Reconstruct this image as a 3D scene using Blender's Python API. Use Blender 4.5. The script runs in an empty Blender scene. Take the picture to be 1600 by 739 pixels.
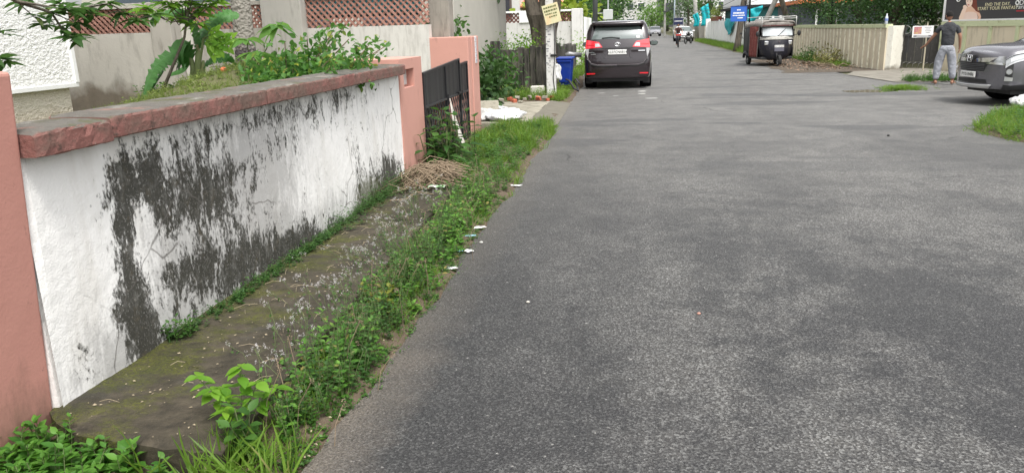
import bpy, math, random
import numpy as np
from mathutils import Vector, Matrix
R = math.radians
C = bpy.context.scene.collection
sc = bpy.context.scene
random.seed(7); rng = np.random.default_rng(7)

# ---------------------------------------------------------------- camera
CH, CF, YH, ROLL, PSI = 1.72, 1200.0, 46.0, R(1.8), R(8.9285)
PITCH = math.atan((369.5 - YH) / CF)
FW = np.array([-math.sin(PSI)*math.cos(PITCH), math.cos(PSI)*math.cos(PITCH), -math.sin(PITCH)])
_r0 = np.array([math.cos(PSI), math.sin(PSI), 0.]); _u0 = np.cross(_r0, FW)
RT = _r0*math.cos(ROLL) - _u0*math.sin(ROLL); UP = _u0*math.cos(ROLL) + _r0*math.sin(ROLL)
CAM = np.array([0, 0, CH])
cd = bpy.data.cameras.new('camera'); cam = bpy.data.objects.new('camera', cd); C.objects.link(cam)
cd.sensor_width = 36; cd.lens = CF/1600*36; cd.clip_end = 2000; cd.clip_start = .05
cam.matrix_world = Matrix(((RT[0], UP[0], -FW[0], CAM[0]), (RT[1], UP[1], -FW[1], CAM[1]), (RT[2], UP[2], -FW[2], CAM[2]), (0, 0, 0, 1)))
sc.camera = cam

# ---------------------------------------------------------------- world, sun, exposure
w = bpy.data.worlds.new('World'); sc.world = w; w.use_nodes = True
nt = w.node_tree; bg = nt.nodes['Background']
sky = nt.nodes.new('ShaderNodeTexSky'); sky.sky_type = 'NISHITA'; sky.sun_disc = False
SUN_EL, SUN_AZ = R(64), R(150)
sky.sun_elevation = SUN_EL; sky.sun_rotation = SUN_AZ; sky.dust_density = 4; sky.air_density = 1.0; sky.ozone_density = .6
hs = nt.nodes.new('ShaderNodeHueSaturation'); hs.inputs['Saturation'].default_value = .10; hs.inputs['Value'].default_value = 1.2
nt.links.new(sky.outputs[0], hs.inputs['Color']); nt.links.new(hs.outputs[0], bg.inputs['Color'])
bg.inputs['Strength'].default_value = .135
sl = bpy.data.lights.new('sun', 'SUN'); sl.energy = 1.35; sl.angle = R(13); sl.color = (1, .96, .90)
so = bpy.data.objects.new('sun', sl); C.objects.link(so)
sdir = Vector((math.sin(SUN_AZ)*math.cos(SUN_EL), math.cos(SUN_AZ)*math.cos(SUN_EL), math.sin(SUN_EL)))
so.rotation_euler = sdir.to_track_quat('Z', 'Y').to_euler(); so.location = (0, 0, 30)
sc.view_settings.view_transform = 'Standard'; sc.view_settings.look = 'None'; sc.view_settings.gamma = 1
sc.view_settings.exposure = 1.04
sc.render.engine = 'CYCLES'
sc.cycles.max_bounces = 6; sc.cycles.transparent_max_bounces = 8

# ---------------------------------------------------------------- placement helpers
def G(x, y, z=0.):
    d = FW + RT*(x-800)/CF - UP*(y-369.5)/CF
    return CAM + d*((z-CH)/d[2])
def VY(x, y, Y):
    d = FW + RT*(x-800)/CF - UP*(y-369.5)/CF
    return CAM + d*(Y/d[1])
def VX(x, y, X):
    d = FW + RT*(x-800)/CF - UP*(y-369.5)/CF
    return CAM + d*(X/d[0])

# ---------------------------------------------------------------- node helper
class N:
    def __init__(s, name):
        s.m = bpy.data.materials.new(name); s.m.use_nodes = True; s.t = s.m.node_tree
        s.b = s.t.nodes['Principled BSDF']; s.tc = s.t.nodes.new('ShaderNodeTexCoord'); s.obj = s.tc.outputs['Object']
    def nn(s, k): return s.t.nodes.new(k)
    def put(s, sock, v):
        if isinstance(v, bpy.types.NodeSocket): s.t.links.new(v, sock)
        elif isinstance(v, (tuple, list)) and len(v) == 3 and sock.type == 'RGBA': sock.default_value = (*v, 1)
        else: sock.default_value = v
    def vec(s, v, scale=(1, 1, 1), rot=(0, 0, 0)):
        n = s.nn('ShaderNodeMapping'); s.put(n.inputs[0], v); n.inputs['Scale'].default_value = scale; n.inputs['Rotation'].default_value = rot; return n.outputs[0]
    def noise(s, scale, detail=4, rough=.55, v=None, dist=0):
        n = s.nn('ShaderNodeTexNoise'); s.put(n.inputs['Vector'], v if v is not None else s.obj)
        n.inputs['Scale'].default_value = scale; n.inputs['Detail'].default_value = detail; n.inputs['Roughness'].default_value = rough
        n.inputs['Distortion'].default_value = dist; return n.outputs[0]
    def vor(s, scale, v=None, feature='F1', out=0):
        n = s.nn('ShaderNodeTexVoronoi'); n.feature = feature; s.put(n.inputs['Vector'], v if v is not None else s.obj); n.inputs['Scale'].default_value = scale
        return n.outputs[out]
    def math(s, op, a, b=0., clamp=False):
        n = s.nn('ShaderNodeMath'); n.operation = op; n.use_clamp = clamp; s.put(n.inputs[0], a); s.put(n.inputs[1], b); return n.outputs[0]
    def ramp(s, f, lo, hi, a=0., b=1.):
        n = s.nn('ShaderNodeMapRange'); s.put(n.inputs[0], f); n.inputs[1].default_value = lo; n.inputs[2].default_value = hi
        n.inputs[3].default_value = a; n.inputs[4].default_value = b; return n.outputs[0]
    def mix(s, f, a, b, mode='MIX'):
        n = s.nn('ShaderNodeMix'); n.data_type = 'RGBA'; n.blend_type = mode; s.put(n.inputs[0], f); s.put(n.inputs[6], a); s.put(n.inputs[7], b); return n.outputs[2]
    def attr(s, name):
        n = s.nn('ShaderNodeAttribute'); n.attribute_name = name; return n.outputs['Fac']
    def xyz(s, v=None):
        n = s.nn('ShaderNodeSeparateXYZ'); s.put(n.inputs[0], v if v is not None else s.obj); return n.outputs
    def bump(s, h, st=.3, d=.01):
        n = s.nn('ShaderNodeBump'); n.inputs['Strength'].default_value = st; n.inputs['Distance'].default_value = d; s.put(n.inputs['Height'], h)
        s.put(s.b.inputs['Normal'], n.outputs[0])
    def done(s, col, rough=.8, metal=0., spec=.4, coat=0.):
        s.put(s.b.inputs['Base Color'], col); s.put(s.b.inputs['Roughness'], rough); s.put(s.b.inputs['Metallic'], metal)
        s.b.inputs['Specular IOR Level'].default_value = spec; s.b.inputs['Coat Weight'].default_value = coat; s.b.inputs['Coat Roughness'].default_value = .05
        return s.m
def mul(c, k): return tuple(min(1, x*k) for x in c)
def M(name, col, rough=.8, var=.15, scale=3, bump=.15, bscale=60, bd=.004, metal=0, spec=.4, coat=0, dirt=None, dscale=2.5, dlo=.5, dhi=.7, damt=.8, streak=False):
    n = N(name); c = n.mix(n.noise(scale, 5), mul(col, 1-var), mul(col, 1+var))
    if dirt:
        v = n.vec(n.obj, (3, 3, .5)) if streak else n.obj
        f = n.math('MULTIPLY', n.ramp(n.noise(dscale, 8, .65, v), dlo, dhi), damt); c = n.mix(f, c, dirt)
    if bump: n.bump(n.noise(bscale, 4), bump, bd)
    return n.done(c, rough, metal, spec, coat)
def leafmat(name, c1, c2, tr=.35, rough=.5, c3=None):
    n = N(name); g = n.nn('ShaderNodeNewGeometry'); ri = g.outputs['Random Per Island']
    c = n.mix(ri, c1, c2)
    if c3: c = n.mix(n.ramp(ri, .9, .95), c, c3)
    c = n.mix(n.ramp(n.noise(6, 3), .35, .65, 0, .5), c, mul(c1, .75))
    n.done(c, rough, 0, .35)
    t = n.nn('ShaderNodeBsdfTranslucent'); n.put(t.inputs[0], n.mix(.5, c, mul(c2, 1.6)))
    ms = n.nn('ShaderNodeMixShader'); ms.inputs[0].default_value = tr
    n.t.links.new(n.b.outputs[0], ms.inputs[1]); n.t.links.new(t.outputs[0], ms.inputs[2])
    n.t.links.new(ms.outputs[0], n.t.nodes['Material Output'].inputs[0]); return n.m

# ---------------------------------------------------------------- object helpers
def tag(o, label=None, cat=None, group=None, kind=None):
    if label: o['label'] = label
    if cat: o['category'] = cat
    if group: o['group'] = group
    if kind: o['kind'] = kind
    return o
def thing(name, label, cat, loc=(0, 0, 0), rz=0., group=None, kind=None, scale=1.):
    o = bpy.data.objects.new(name, None); C.objects.link(o); o.location = tuple(float(v) for v in loc); o.rotation_euler = (0, 0, rz); o.scale = (scale,)*3
    o.empty_display_size = .1
    return tag(o, label, cat, group, kind)
def link(name, me, mat, parent=None, loc=None):
    o = bpy.data.objects.new(name, me); C.objects.link(o)
    if mat: me.materials.append(mat)
    if parent: o.parent = parent
    if loc is not None: o.location = loc
    return o
def copytree(o, parent=None):
    c = o.copy(); C.objects.link(c)
    if parent: c.parent = parent
    for ch in list(o.children): copytree(ch, c)
    return c
class MB:
    """collects shapes into one mesh"""
    def __init__(s): s.v = []; s.f = []
    def add(s, vs, fs):
        b = len(s.v); s.v += [tuple(float(q) for q in p) for p in vs]; s.f += [tuple(b+i for i in f) for f in fs]; return s
    def box(s, c, d, rz=0., rx=0., ry=0.):
        m = Matrix.Rotation(rz, 3, 'Z') @ Matrix.Rotation(ry, 3, 'Y') @ Matrix.Rotation(rx, 3, 'X')
        vs = [tuple(Vector(c) + m @ Vector((x*d[0]/2, y*d[1]/2, z*d[2]/2))) for x in (-1, 1) for y in (-1, 1) for z in (-1, 1)]
        return s.add(vs, [(0, 1, 3, 2), (4, 6, 7, 5), (0, 4, 5, 1), (2, 3, 7, 6), (0, 2, 6, 4), (1, 5, 7, 3)])
    def bb(s, x0, x1, y0, y1, z0, z1): return s.box(((x0+x1)/2, (y0+y1)/2, (z0+z1)/2), (abs(x1-x0), abs(y1-y0), abs(z1-z0)))
    def ring(s, path, rs, n=10, cap=True, flat=1.):
        P = [Vector(p) for p in path]; k = len(P); rs = [rs]*k if not hasattr(rs, '__len__') else rs
        vs = []; ref = None
        for i in range(k):
            t = (P[min(i+1, k-1)] - P[max(i-1, 0)]).normalized()
            if ref is None:
                ref = Vector((0, 0, 1)) if abs(t.z) < .9 else Vector((1, 0, 0))
            a = t.cross(ref).normalized(); b = a.cross(t).normalized(); ref = b
            for j in range(n):
                th = 2*math.pi*j/n; vs.append(P[i] + a*math.cos(th)*rs[i] + b*math.sin(th)*rs[i]*flat)
        fs = [(i*n+j, i*n+(j+1) % n, (i+1)*n+(j+1) % n, (i+1)*n+j) for i in range(k-1) for j in range(n)]
        if cap: fs += [tuple(range(n))[::-1], tuple((k-1)*n+j for j in range(n))]
        return s.add(vs, fs)
    def cyl(s, p0, p1, r0, r1=None, n=16): return s.ring([p0, p1], [r0, r0 if r1 is None else r1], n)
    def torus(s, c, axis, R0, r, n=28, m=8):
        a = Vector(axis).normalized(); u = a.cross(Vector((0, 0, 1)) if abs(a.z) < .9 else Vector((1, 0, 0))).normalized(); v = a.cross(u)
        vs = []; c = Vector(c)
        for i in range(n):
            th = 2*math.pi*i/n; d = u*math.cos(th)+v*math.sin(th)
            for j in range(m):
                ph = 2*math.pi*j/m; vs.append(c + d*(R0+r*math.cos(ph)) + a*r*math.sin(ph))
        return s.add(vs, [(i*m+j, ((i+1) % n)*m+j, ((i+1) % n)*m+(j+1) % m, i*m+(j+1) % m) for i in range(n) for j in range(m)])
    def sph(s, c, r, n=12, m=8):
        r = (r, r, r) if not hasattr(r, '__len__') else r; vs = [(c[0], c[1], c[2]-r[2])]
        for i in range(1, m):
            ph = math.pi*i/m - math.pi/2
            for j in range(n):
                th = 2*math.pi*j/n; vs.append((c[0]+r[0]*math.cos(ph)*math.cos(th), c[1]+r[1]*math.cos(ph)*math.sin(th), c[2]+r[2]*math.sin(ph)))
        vs.append((c[0], c[1], c[2]+r[2])); fs = [(0, 1+(j+1) % n, 1+j) for j in range(n)]
        fs += [(1+i*n+j, 1+i*n+(j+1) % n, 1+(i+1)*n+(j+1) % n, 1+(i+1)*n+j) for i in range(m-2) for j in range(n)]
        fs += [(1+(m-2)*n+j, 1+(m-2)*n+(j+1) % n, len(vs)-1) for j in range(n)]
        return s.add(vs, fs)
    def prism(s, poly, f, a, b):
        """poly: 2-D outline; f(u, v, w) -> 3-D; extruded from w=a to w=b"""
        n = len(poly); vs = [f(u, v, a) for u, v in poly] + [f(u, v, b) for u, v in poly]
        return s.add(vs, [tuple(range(n)), tuple(range(n, 2*n))[::-1]] + [(i, (i+1) % n, n+(i+1) % n, n+i)[::-1] for i in range(n)])
    def grid(s, P):
        n, m = len(P), len(P[0]); return s.add([p for r in P for p in r], [(i*m+j, (i+1)*m+j, (i+1)*m+j+1, i*m+j+1) for i in range(n-1) for j in range(m-1)])
    def build(s, name, mat, parent=None, smooth=False, bevel=0., world=False, origin=None, seg=2, solid=0., auto=None, fixn=False):
        off = Vector((0, 0, 0))
        vs = s.v
        if world and parent is not None:
            mi = (Matrix.Translation(parent.location) @ Matrix.Rotation(parent.rotation_euler.z, 4, 'Z')).inverted()
            vs = [tuple(mi @ Vector(p)) for p in vs]
        if origin is not None: vs = [tuple(Vector(p)-Vector(origin)) for p in vs]
        me = bpy.data.meshes.new(name); me.from_pydata(vs, [], s.f); me.update()
        if fixn:
            import bmesh
            bm = bmesh.new(); bm.from_mesh(me); bmesh.ops.recalc_face_normals(bm, faces=bm.faces); bm.to_mesh(me); bm.free()
        o = link(name, me, mat, parent, origin)
        if smooth: me.shade_smooth()
        if solid: q = o.modifiers.new('s', 'SOLIDIFY'); q.thickness = solid; q.offset = 0
        if bevel:
            q = o.modifiers.new('b', 'BEVEL'); q.width = bevel; q.segments = seg; q.limit_method = 'ANGLE'; q.angle_limit = R(35)
        return o
def text_mesh(txt, size, mat, name, parent, M4, extr=.001, ax='CENTER'):
    cu = bpy.data.curves.new('t', 'FONT'); cu.body = txt; cu.size = size; cu.align_x = ax; cu.align_y = 'CENTER'; cu.extrude = extr; cu.space_character = 1.05
    o = bpy.data.objects.new('t', cu); C.objects.link(o); bpy.context.view_layer.update()
    me = bpy.data.meshes.new_from_object(o.evaluated_get(bpy.context.evaluated_depsgraph_get()))
    bpy.data.objects.remove(o); bpy.data.curves.remove(cu); me.transform(M4); me.materials.clear()
    return link(name, me, mat, parent)
def frame4(o, right, up):
    r = Vector(right).normalized(); u = Vector(up).normalized(); n = r.cross(u)
    return Matrix(((r.x, u.x, n.x, o[0]), (r.y, u.y, n.y, o[1]), (r.z, u.z, n.z, o[2]), (0, 0, 0, 1)))

# ---------------------------------------------------------------- leaves
def tmpl_leaf(w=.28, fold=.12, droop=.15, k=3):
    """outline leaf of length 1 along +x"""
    xs = np.linspace(0, 1, k+2); vs = [(0, 0, 0)]
    prof = lambda t: w*math.sin(math.pi*t**.8)
    for t in xs[1:-1]:
        z = -droop*t*t; vs += [(t, -prof(t), z+fold*prof(t)*2), (t, 0, z), (t, prof(t), z+fold*prof(t)*2)]
    vs.append((1, 0, -droop)); f = [(0, 2, 1), (0, 3, 2)]
    for i in range(k-1):
        a = 1+3*i; b = a+3; f += [(a, a+1, b+1), (a, b+1, b), (a+1, a+2, b+2), (a+1, b+2, b+1)]
    a = 1+3*(k-1); e = len(vs)-1; f += [(a, a+1, e), (a+1, a+2, e)]
    return np.array(vs), np.array(f)
def tmpl_blade(w=.03, bend=.35):
    vs = []; 
    for t in (0, .4, .75): vs += [(t, -w*(1-t*.6), -bend*t*t), (t, w*(1-t*.6), -bend*t*t)]
    vs.append((1, 0, -bend)); return np.array(vs, float), np.array([(0, 1, 3), (0, 3, 2), (2, 3, 5), (2, 5, 4), (4, 5, 6)])
def frames(d, up=None, rand=.0):
    """orthonormal frames whose x axis is d (k,3); z near up"""
    d = d/np.linalg.norm(d, axis=1, keepdims=True); k = len(d)
    u = np.tile([0, 0, 1.], (k, 1)) if up is None else up
    u = u + rng.normal(0, rand, (k, 3)) if rand else u + rng.normal(0, .02, (k, 3))
    y = np.cross(u, d); y /= np.linalg.norm(y, axis=1, keepdims=True)+1e-9; z = np.cross(d, y)
    return np.stack([d, y, z], 1)
class LV:
    """leaf collector, all triangles"""
    def __init__(s): s.V = []; s.F = []; s.n = 0
    def add(s, T, pos, d, size, rand=.3, up=None):
        tv, tf = T; pos = np.asarray(pos, float).reshape(-1, 3); k = len(pos); d = np.asarray(d, float).reshape(-1, 3)
        fr = frames(d, up, rand); sz = np.broadcast_to(np.asarray(size, float), (k,))
        v = np.einsum('ni,kij->knj', tv, fr)*sz[:, None, None] + pos[:, None, :]
        f = tf[None] + (s.n + np.arange(k)*len(tv))[:, None, None]
        s.V.append(v.reshape(-1, 3)); s.F.append(f.reshape(-1, 3)); s.n += k*len(tv); return s
    def stem(s, path, r, n=4):
        m = MB().ring(path, r, n, False); v = np.array(m.v); f = []
        for q in m.f: f += [(q[0], q[1], q[2]), (q[0], q[2], q[3])]
        s.V.append(v); s.F.append(np.array(f)+s.n); s.n += len(v); return s
    def build(s, name, mat, parent=None, origin=None, world=True, smooth=True):
        V = np.concatenate(s.V); F = np.concatenate(s.F)
        if parent is not None and world:
            V = V - np.array(parent.location); a = -parent.rotation_euler.z
            if a: V = V @ np.array([[math.cos(a), math.sin(a), 0], [-math.sin(a), math.cos(a), 0], [0, 0, 1]])
        if origin is not None: V = V-np.array(origin)
        me = bpy.data.meshes.new(name); me.vertices.add(len(V)); me.vertices.foreach_set('co', V.astype(np.float32).ravel())
        me.loops.add(len(F)*3); me.loops.foreach_set('vertex_index', F.astype(np.int32).ravel())
        me.polygons.add(len(F)); me.polygons.foreach_set('loop_start', np.arange(0, len(F)*3, 3, dtype=np.int32))
        me.update(calc_edges=True); me.validate()
        if smooth: me.shade_smooth()
        return link(name, me, mat, parent, origin)
def rdir(k, up=.3, spread=1.):
    d = rng.normal(0, 1, (k, 3)); d[:, :2] *= spread; d /= np.linalg.norm(d, axis=1, keepdims=True); d[:, 2] += up
    return d/np.linalg.norm(d, axis=1, keepdims=True)
T_LEAF = tmpl_leaf(); T_LEAF1 = tmpl_leaf(.3, .1, .12, 1); T_LONG = tmpl_leaf(.14, .1, .3, 3); T_ROUND = tmpl_leaf(.4, .08, .15, 3)
T_BLADE = tmpl_blade()
def crown(lv, c, rad, n, size, T=T_LEAF1, clumps=60, cr=.35, hollow=.35, up=.2):
    """leafy crown: leaves gathered in clumps through an ellipsoid's volume"""
    c = np.array(c, float); rad = np.array(rad, float)
    q = rdir(clumps, 0); rr = (hollow+(1-hollow)*rng.random(clumps)**.6)[:, None]; cc = c + q*rad*rr*(1+rng.normal(0, .12, (clumps, 1)))
    i = rng.integers(0, clumps, n); off = rng.normal(0, 1, (n, 3))*cr*rng.uniform(.5, 1.2, clumps)[i][:, None]
    pos = cc[i] + off; d = off/np.linalg.norm(off, axis=1, keepdims=True)*.7 + rdir(n, up)
    lv.add(T, pos, d, size*rng.uniform(.6, 1.3, n), .6); return cc
# ================================================================ materials
def mat_road():
    n = N('asphalt'); x = n.xyz()
    big = n.noise(.55, 12, .68, n.vec(n.obj, (1, .6, 1)), .3); mid = n.noise(2.6, 9, .75); sm_ = n.noise(11, 6, .75)
    gr = n.noise(75, 4, .75); mid = n.math('ADD', mid, n.math('MULTIPLY', n.math('SUBTRACT', gr, .5), .55))
    f = n.ramp(n.math('ADD', n.math('ADD', n.math('MULTIPLY', big, .55), n.math('MULTIPLY', mid, .33)), n.math('MULTIPLY', sm_, .14)), .462, .57)
    edge = n.ramp(n.math('ADD', x[0], n.math('MULTIPLY', n.noise(.7, 5), 1.8)), .0, 1.5)      # the rarely driven strip along the kerb stays darker
    f = n.math('MULTIPLY', f, n.math('ADD', n.math('MULTIPLY', edge, .8), .2))
    far = n.ramp(x[1], 4.0, 16)                                   # worn, dusty surface further down, with the grazing sheen put into the colour
    c = n.mix(f, (.025, .025, .026), (.086, .083, .078))
    c = n.mix(n.math('MULTIPLY', far, .82), c, n.mix(n.ramp(n.noise(2.2, 9, .72, n.vec(n.obj, (.9, 1, 1))), .38, .64), (.112, .110, .105), (.190, .184, .172)))
    g1 = n.vor(105, out=1); gx_ = n.xyz(g1)[0]
    near = n.ramp(x[1], 9, 4)
    c = n.mix(n.math('MULTIPLY', n.ramp(gr, .54, .40), n.math('ADD', n.math('MULTIPLY', near, .3), .55)), c, (.010, .010, .011))
    c = n.mix(n.math('MULTIPLY', n.ramp(gx_, .55, 1), n.math('ADD', n.math('MULTIPLY', f, .45), .16)), c, (.30, .30, .29))
    c = n.mix(n.math('MULTIPLY', n.ramp(n.noise(34, 2, .5), .69, .74), .55), c, (.36, .35, .33))
    patch = n.ramp(n.noise(.7, 5, .6, n.vec(n.obj, (.28, 1, 1), (0, 0, .15))), .57, .60)
    c = n.mix(n.math('MULTIPLY', n.math('MULTIPLY', patch, n.ramp(x[1], 8, 12)), .55), c, (.055, .056, .058))
    sand = n.math('ADD', x[0], n.math('MULTIPLY', n.noise(2.2, 6, .6), .55))
    sm = n.ramp(sand, -.66, -1.0)
    sm = n.math('MULTIPLY', sm, n.ramp(x[1], 5.0, 3.0, .30, 1)); sm = n.math('MULTIPLY', sm, n.ramp(gr, .3, .6, .35, 1))
    c = n.mix(n.math('MULTIPLY', sm, .8), c, n.mix(n.ramp(n.noise(90, 2), .35, .65), (.10, .08, .065), (.22, .19, .155)))
    nz = n.nn('ShaderNodeTexNoise'); nz.inputs['Scale'].default_value = 1.5; n.put(nz.inputs['Vector'], n.obj)
    cr = n.vor(.5, n.mix(.2, n.obj, nz.outputs[1]), 'DISTANCE_TO_EDGE')
    c = n.mix(n.math('MULTIPLY', n.ramp(cr, .007, .002), n.math('MULTIPLY', n.ramp(n.noise(.35, 3), .55, .60), n.ramp(x[1], 7, 10, 0, .6))), c, (.02, .02, .02))
    n.bump(n.math('ADD', n.vor(105), n.math('MULTIPLY', gr, 1.6)), .8, .007)
    return n.done(c, n.ramp(f, 0, 1, .6, .8), 0, .45)
def mat_slab():
    n = N('mossy_concrete'); x = n.xyz()
    c = n.mix(n.ramp(n.noise(9, 9, .75), .32, .68), (.018, .015, .010), (.088, .073, .050)); c = n.mix(n.ramp(n.noise(34, 6, .75), .60, .68, 0, .55), c, (.14, .12, .085)); c = n.mix(n.ramp(n.noise(2.1, 8, .7), .55, .62, 0, .5), c, (.05, .048, .042))
    c = n.mix(n.ramp(n.noise(1.6, 5, .6, n.vec(n.obj, (1, .6, 1))), .45, .62, 0, .6), c, (.024, .022, .012))
    nearw = n.ramp(x[0], -1.85, -2.5)
    mm = n.math('ADD', n.math('MULTIPLY', nearw, .15), n.noise(2.4, 8, .7, n.vec(n.obj, (1, 1.6, 1))))
    moss = n.math('MULTIPLY', n.ramp(mm, .56, .68), n.ramp(n.noise(60, 3, .7), .35, .55))
    c = n.mix(n.math('MULTIPLY', moss, .8), c, n.mix(n.noise(9, 4), (.035, .045, .008), (.12, .125, .012)))
    n.bump(n.math('ADD', n.noise(32, 8, .75), n.math('MULTIPLY', moss, .5)), .8, .014)
    return n.done(c, .75, 0, .35)
def mat_wall():
    n = N('mouldy_whitewash'); m = n.attr('mold'); s = n.attr('smear')
    V = n.vec(n.obj, (1, 1, .55)); N1 = n.noise(7, 10, .68, V, .8); N2 = n.noise(46, 6, .7, n.vec(n.obj, (1, 1, .6))); N3 = n.noise(3.2, 6, .6)
    a = n.math('ADD', m, n.math('MULTIPLY', n.math('SUBTRACT', N1, .5), 3.4)); a = n.math('ADD', a, n.math('MULTIPLY', n.math('SUBTRACT', N2, .5), 2.3))
    blk = n.ramp(a, .42, .80)
    b = n.math('ADD', s, n.math('MULTIPLY', n.math('SUBTRACT', n.noise(14, 8, .7, n.vec(n.obj, (1, 1, .28))), .5), 1.9))
    b = n.math('ADD', b, n.math('MULTIPLY', n.math('SUBTRACT', N2, .5), .8))
    gry = n.ramp(b, .42, 1.0)
    white = n.mix(N3, (.72, .705, .69), (.83, .82, .80))
    white = n.mix(n.ramp(n.noise(5, 6, .6, n.vec(n.obj, (1, 1, .25))), .5, .75, 0, .45), white, (.50, .47, .42))
    c = n.mix(n.math('MULTIPLY', gry, .62), white, n.mix(N1, (.17, .165, .16), (.36, .35, .34)))
    dark = n.mix(n.noise(30, 6, .8), (.008, .008, .006), (.055, .052, .040))
    dark = n.mix(n.ramp(n.noise(11, 8, .75), .54, .66, 0, .55), dark, (.085, .066, .038))
    dark = n.mix(n.ramp(n.noise(62, 4, .8), .56, .68, 0, .7), dark, (.34, .335, .31))
    lich = n.math('MULTIPLY', n.ramp(n.noise(13, 9, .75, n.vec(n.obj, (1, 1, .5))), .50, .66), .62); dark = n.mix(lich, dark, n.mix(N2, (.09, .09, .08), (.26, .255, .24)))
    c = n.mix(n.math('MULTIPLY', blk, .97), c, dark)
    g = n.attr('green'); gg = n.ramp(n.math('ADD', g, n.math('MULTIPLY', n.math('SUBTRACT', n.noise(22, 6, .7), .5), 1.4)), .5, .8)
    c = n.mix(n.math('MULTIPLY', gg, .8), c, n.mix(N2, (.03, .04, .015), (.10, .10, .04)))
    nz = n.nn('ShaderNodeTexNoise'); nz.inputs['Scale'].default_value = 3; n.put(nz.inputs['Vector'], n.obj)
    cr = n.vor(1.5, n.mix(.22, n.obj, nz.outputs[1]), 'DISTANCE_TO_EDGE')
    c = n.mix(n.math('MULTIPLY', n.ramp(cr, .009, .003), n.ramp(n.noise(1.7, 3), .48, .56, 0, .7)), c, (.12, .11, .10))
    pit = n.math('MULTIPLY', n.ramp(n.vor(11), .10, .06), n.ramp(n.noise(6, 2), .55, .6)); c = n.mix(n.math('MULTIPLY', pit, .6), c, (.13, .12, .11))
    h = n.math('ADD', n.math('MULTIPLY', n.noise(9, 6, .6), .7), n.math('MULTIPLY', blk, -.35)); h = n.math('ADD', h, n.math('MULTIPLY', n.noise(90, 4), .18))
    n.bump(h, .6, .02)
    return n.done(c, .85, 0, .25)
def mat_pink(name='pink_plaster', base=(.46, .225, .185), amt=.8):
    n = N(name); c = n.mix(n.noise(2.5, 5), mul(base, .92), mul(base, 1.1))
    f = n.math('MULTIPLY', n.ramp(n.noise(5, 8, .7, n.vec(n.obj, (1, 1, .35))), .60, .72), amt); c = n.mix(f, c, (.11, .07, .055))
    f = n.ramp(n.noise(18, 7, .7), .64, .72, 0, amt*.8); c = n.mix(f, c, (.06, .05, .04))
    c = n.mix(n.ramp(n.noise(1.1, 4), .5, .75, 0, .25), c, (.55, .30, .25))
    lowz = n.math('ADD', n.xyz()[2], n.math('MULTIPLY', n.noise(6, 8, .7, n.vec(n.obj, (1, 1, .4))), .9)); c = n.mix(n.ramp(lowz, .78, .45, 0, .75), c, (.12, .085, .06))
    n.bump(n.math('ADD', n.noise(5, 5), n.math('MULTIPLY', n.noise(70, 3), .3)), .3, .012)
    return n.done(c, .8, 0, .3)
def mat_coping():
    n = N('mossy_coping'); g = n.nn('ShaderNodeNewGeometry'); nz = n.xyz(g.outputs['Normal'])[2]
    pink = n.mix(n.noise(4, 5), (.17, .075, .065), (.29, .135, .115))
    pink = n.mix(n.ramp(n.noise(5, 9, .7, n.vec(n.obj, (1, .5, 1))), .42, .60, 0, .9), pink, (.15, .105, .085))
    pink = n.mix(n.ramp(n.noise(16, 9, .78), .54, .66, 0, .85), pink, (.055, .045, .037)); pink = n.mix(n.ramp(n.noise(60, 4, .7), .64, .70, 0, .6), pink, (.40, .30, .26))
    top = n.mix(n.noise(9, 9, .75), (.045, .043, .038), (.19, .175, .155)); top = n.mix(n.ramp(n.noise(5, 8, .7, n.vec(n.obj, (1, .5, 1))), .56, .70, 0, .8), top, (.32, .31, .28))
    top = n.mix(n.ramp(n.noise(3.3, 8, .7), .54, .64, 0, .75), top, (.075, .08, .025)); top = n.mix(n.ramp(n.noise(4.2, 4), .62, .7, 0, .5), top, (.30, .14, .11))
    c = n.mix(n.ramp(n.math('ADD', nz, n.math('MULTIPLY', n.noise(12, 4), .5)), .75, 1.15), pink, top)
    n.bump(n.noise(16, 9, .7), .7, .025); return n.done(c, .88, 0, .25)

m_road = mat_road(); m_slab = mat_slab(); m_wall = mat_wall(); m_pink = mat_pink(); m_coping = mat_coping()
m_pink2 = mat_pink('pale_pink_plaster', (.52, .275, .225), .55)
m_soil = M('soil', (.085, .062, .042), .95, .35, 5, .6, 35, .02, dirt=(.15, .12, .085), dscale=9)
m_ground = M('ground_earth', (.09, .085, .045), .95, .3, .8, .4, 8, .03, dirt=(.05, .075, .02), dscale=1.2)
m_litter = M('litter_soil', (.075, .06, .045), .95, .45, 9, .7, 30, .03, dirt=(.20, .16, .12), dscale=18, dlo=.55, dhi=.62)
m_apron = M('apron_concrete', (.21, .195, .165), .85, .25, 2.2, .3, 50, .005, dirt=(.10, .09, .07), dscale=3, dlo=.45, dhi=.65, damt=.7)
m_ramp = M('ramp_concrete', (.27, .25, .20), .85, .25, 2.5, .3, 40, .006, dirt=(.11, .10, .07), dscale=4, dlo=.5, dhi=.65)
m_garden = M('garden_soil', (.10, .10, .045), .95, .35, 4, .5, 20, .03, dirt=(.13, .10, .06), dscale=5)
m_water = N('puddle_water').done((.03, .028, .022), .06, 0, .7)
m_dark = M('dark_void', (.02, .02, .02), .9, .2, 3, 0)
m_white = M('white_paint', (.78, .78, .77), .6, .05, 3, .1, 30, .004)

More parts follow.
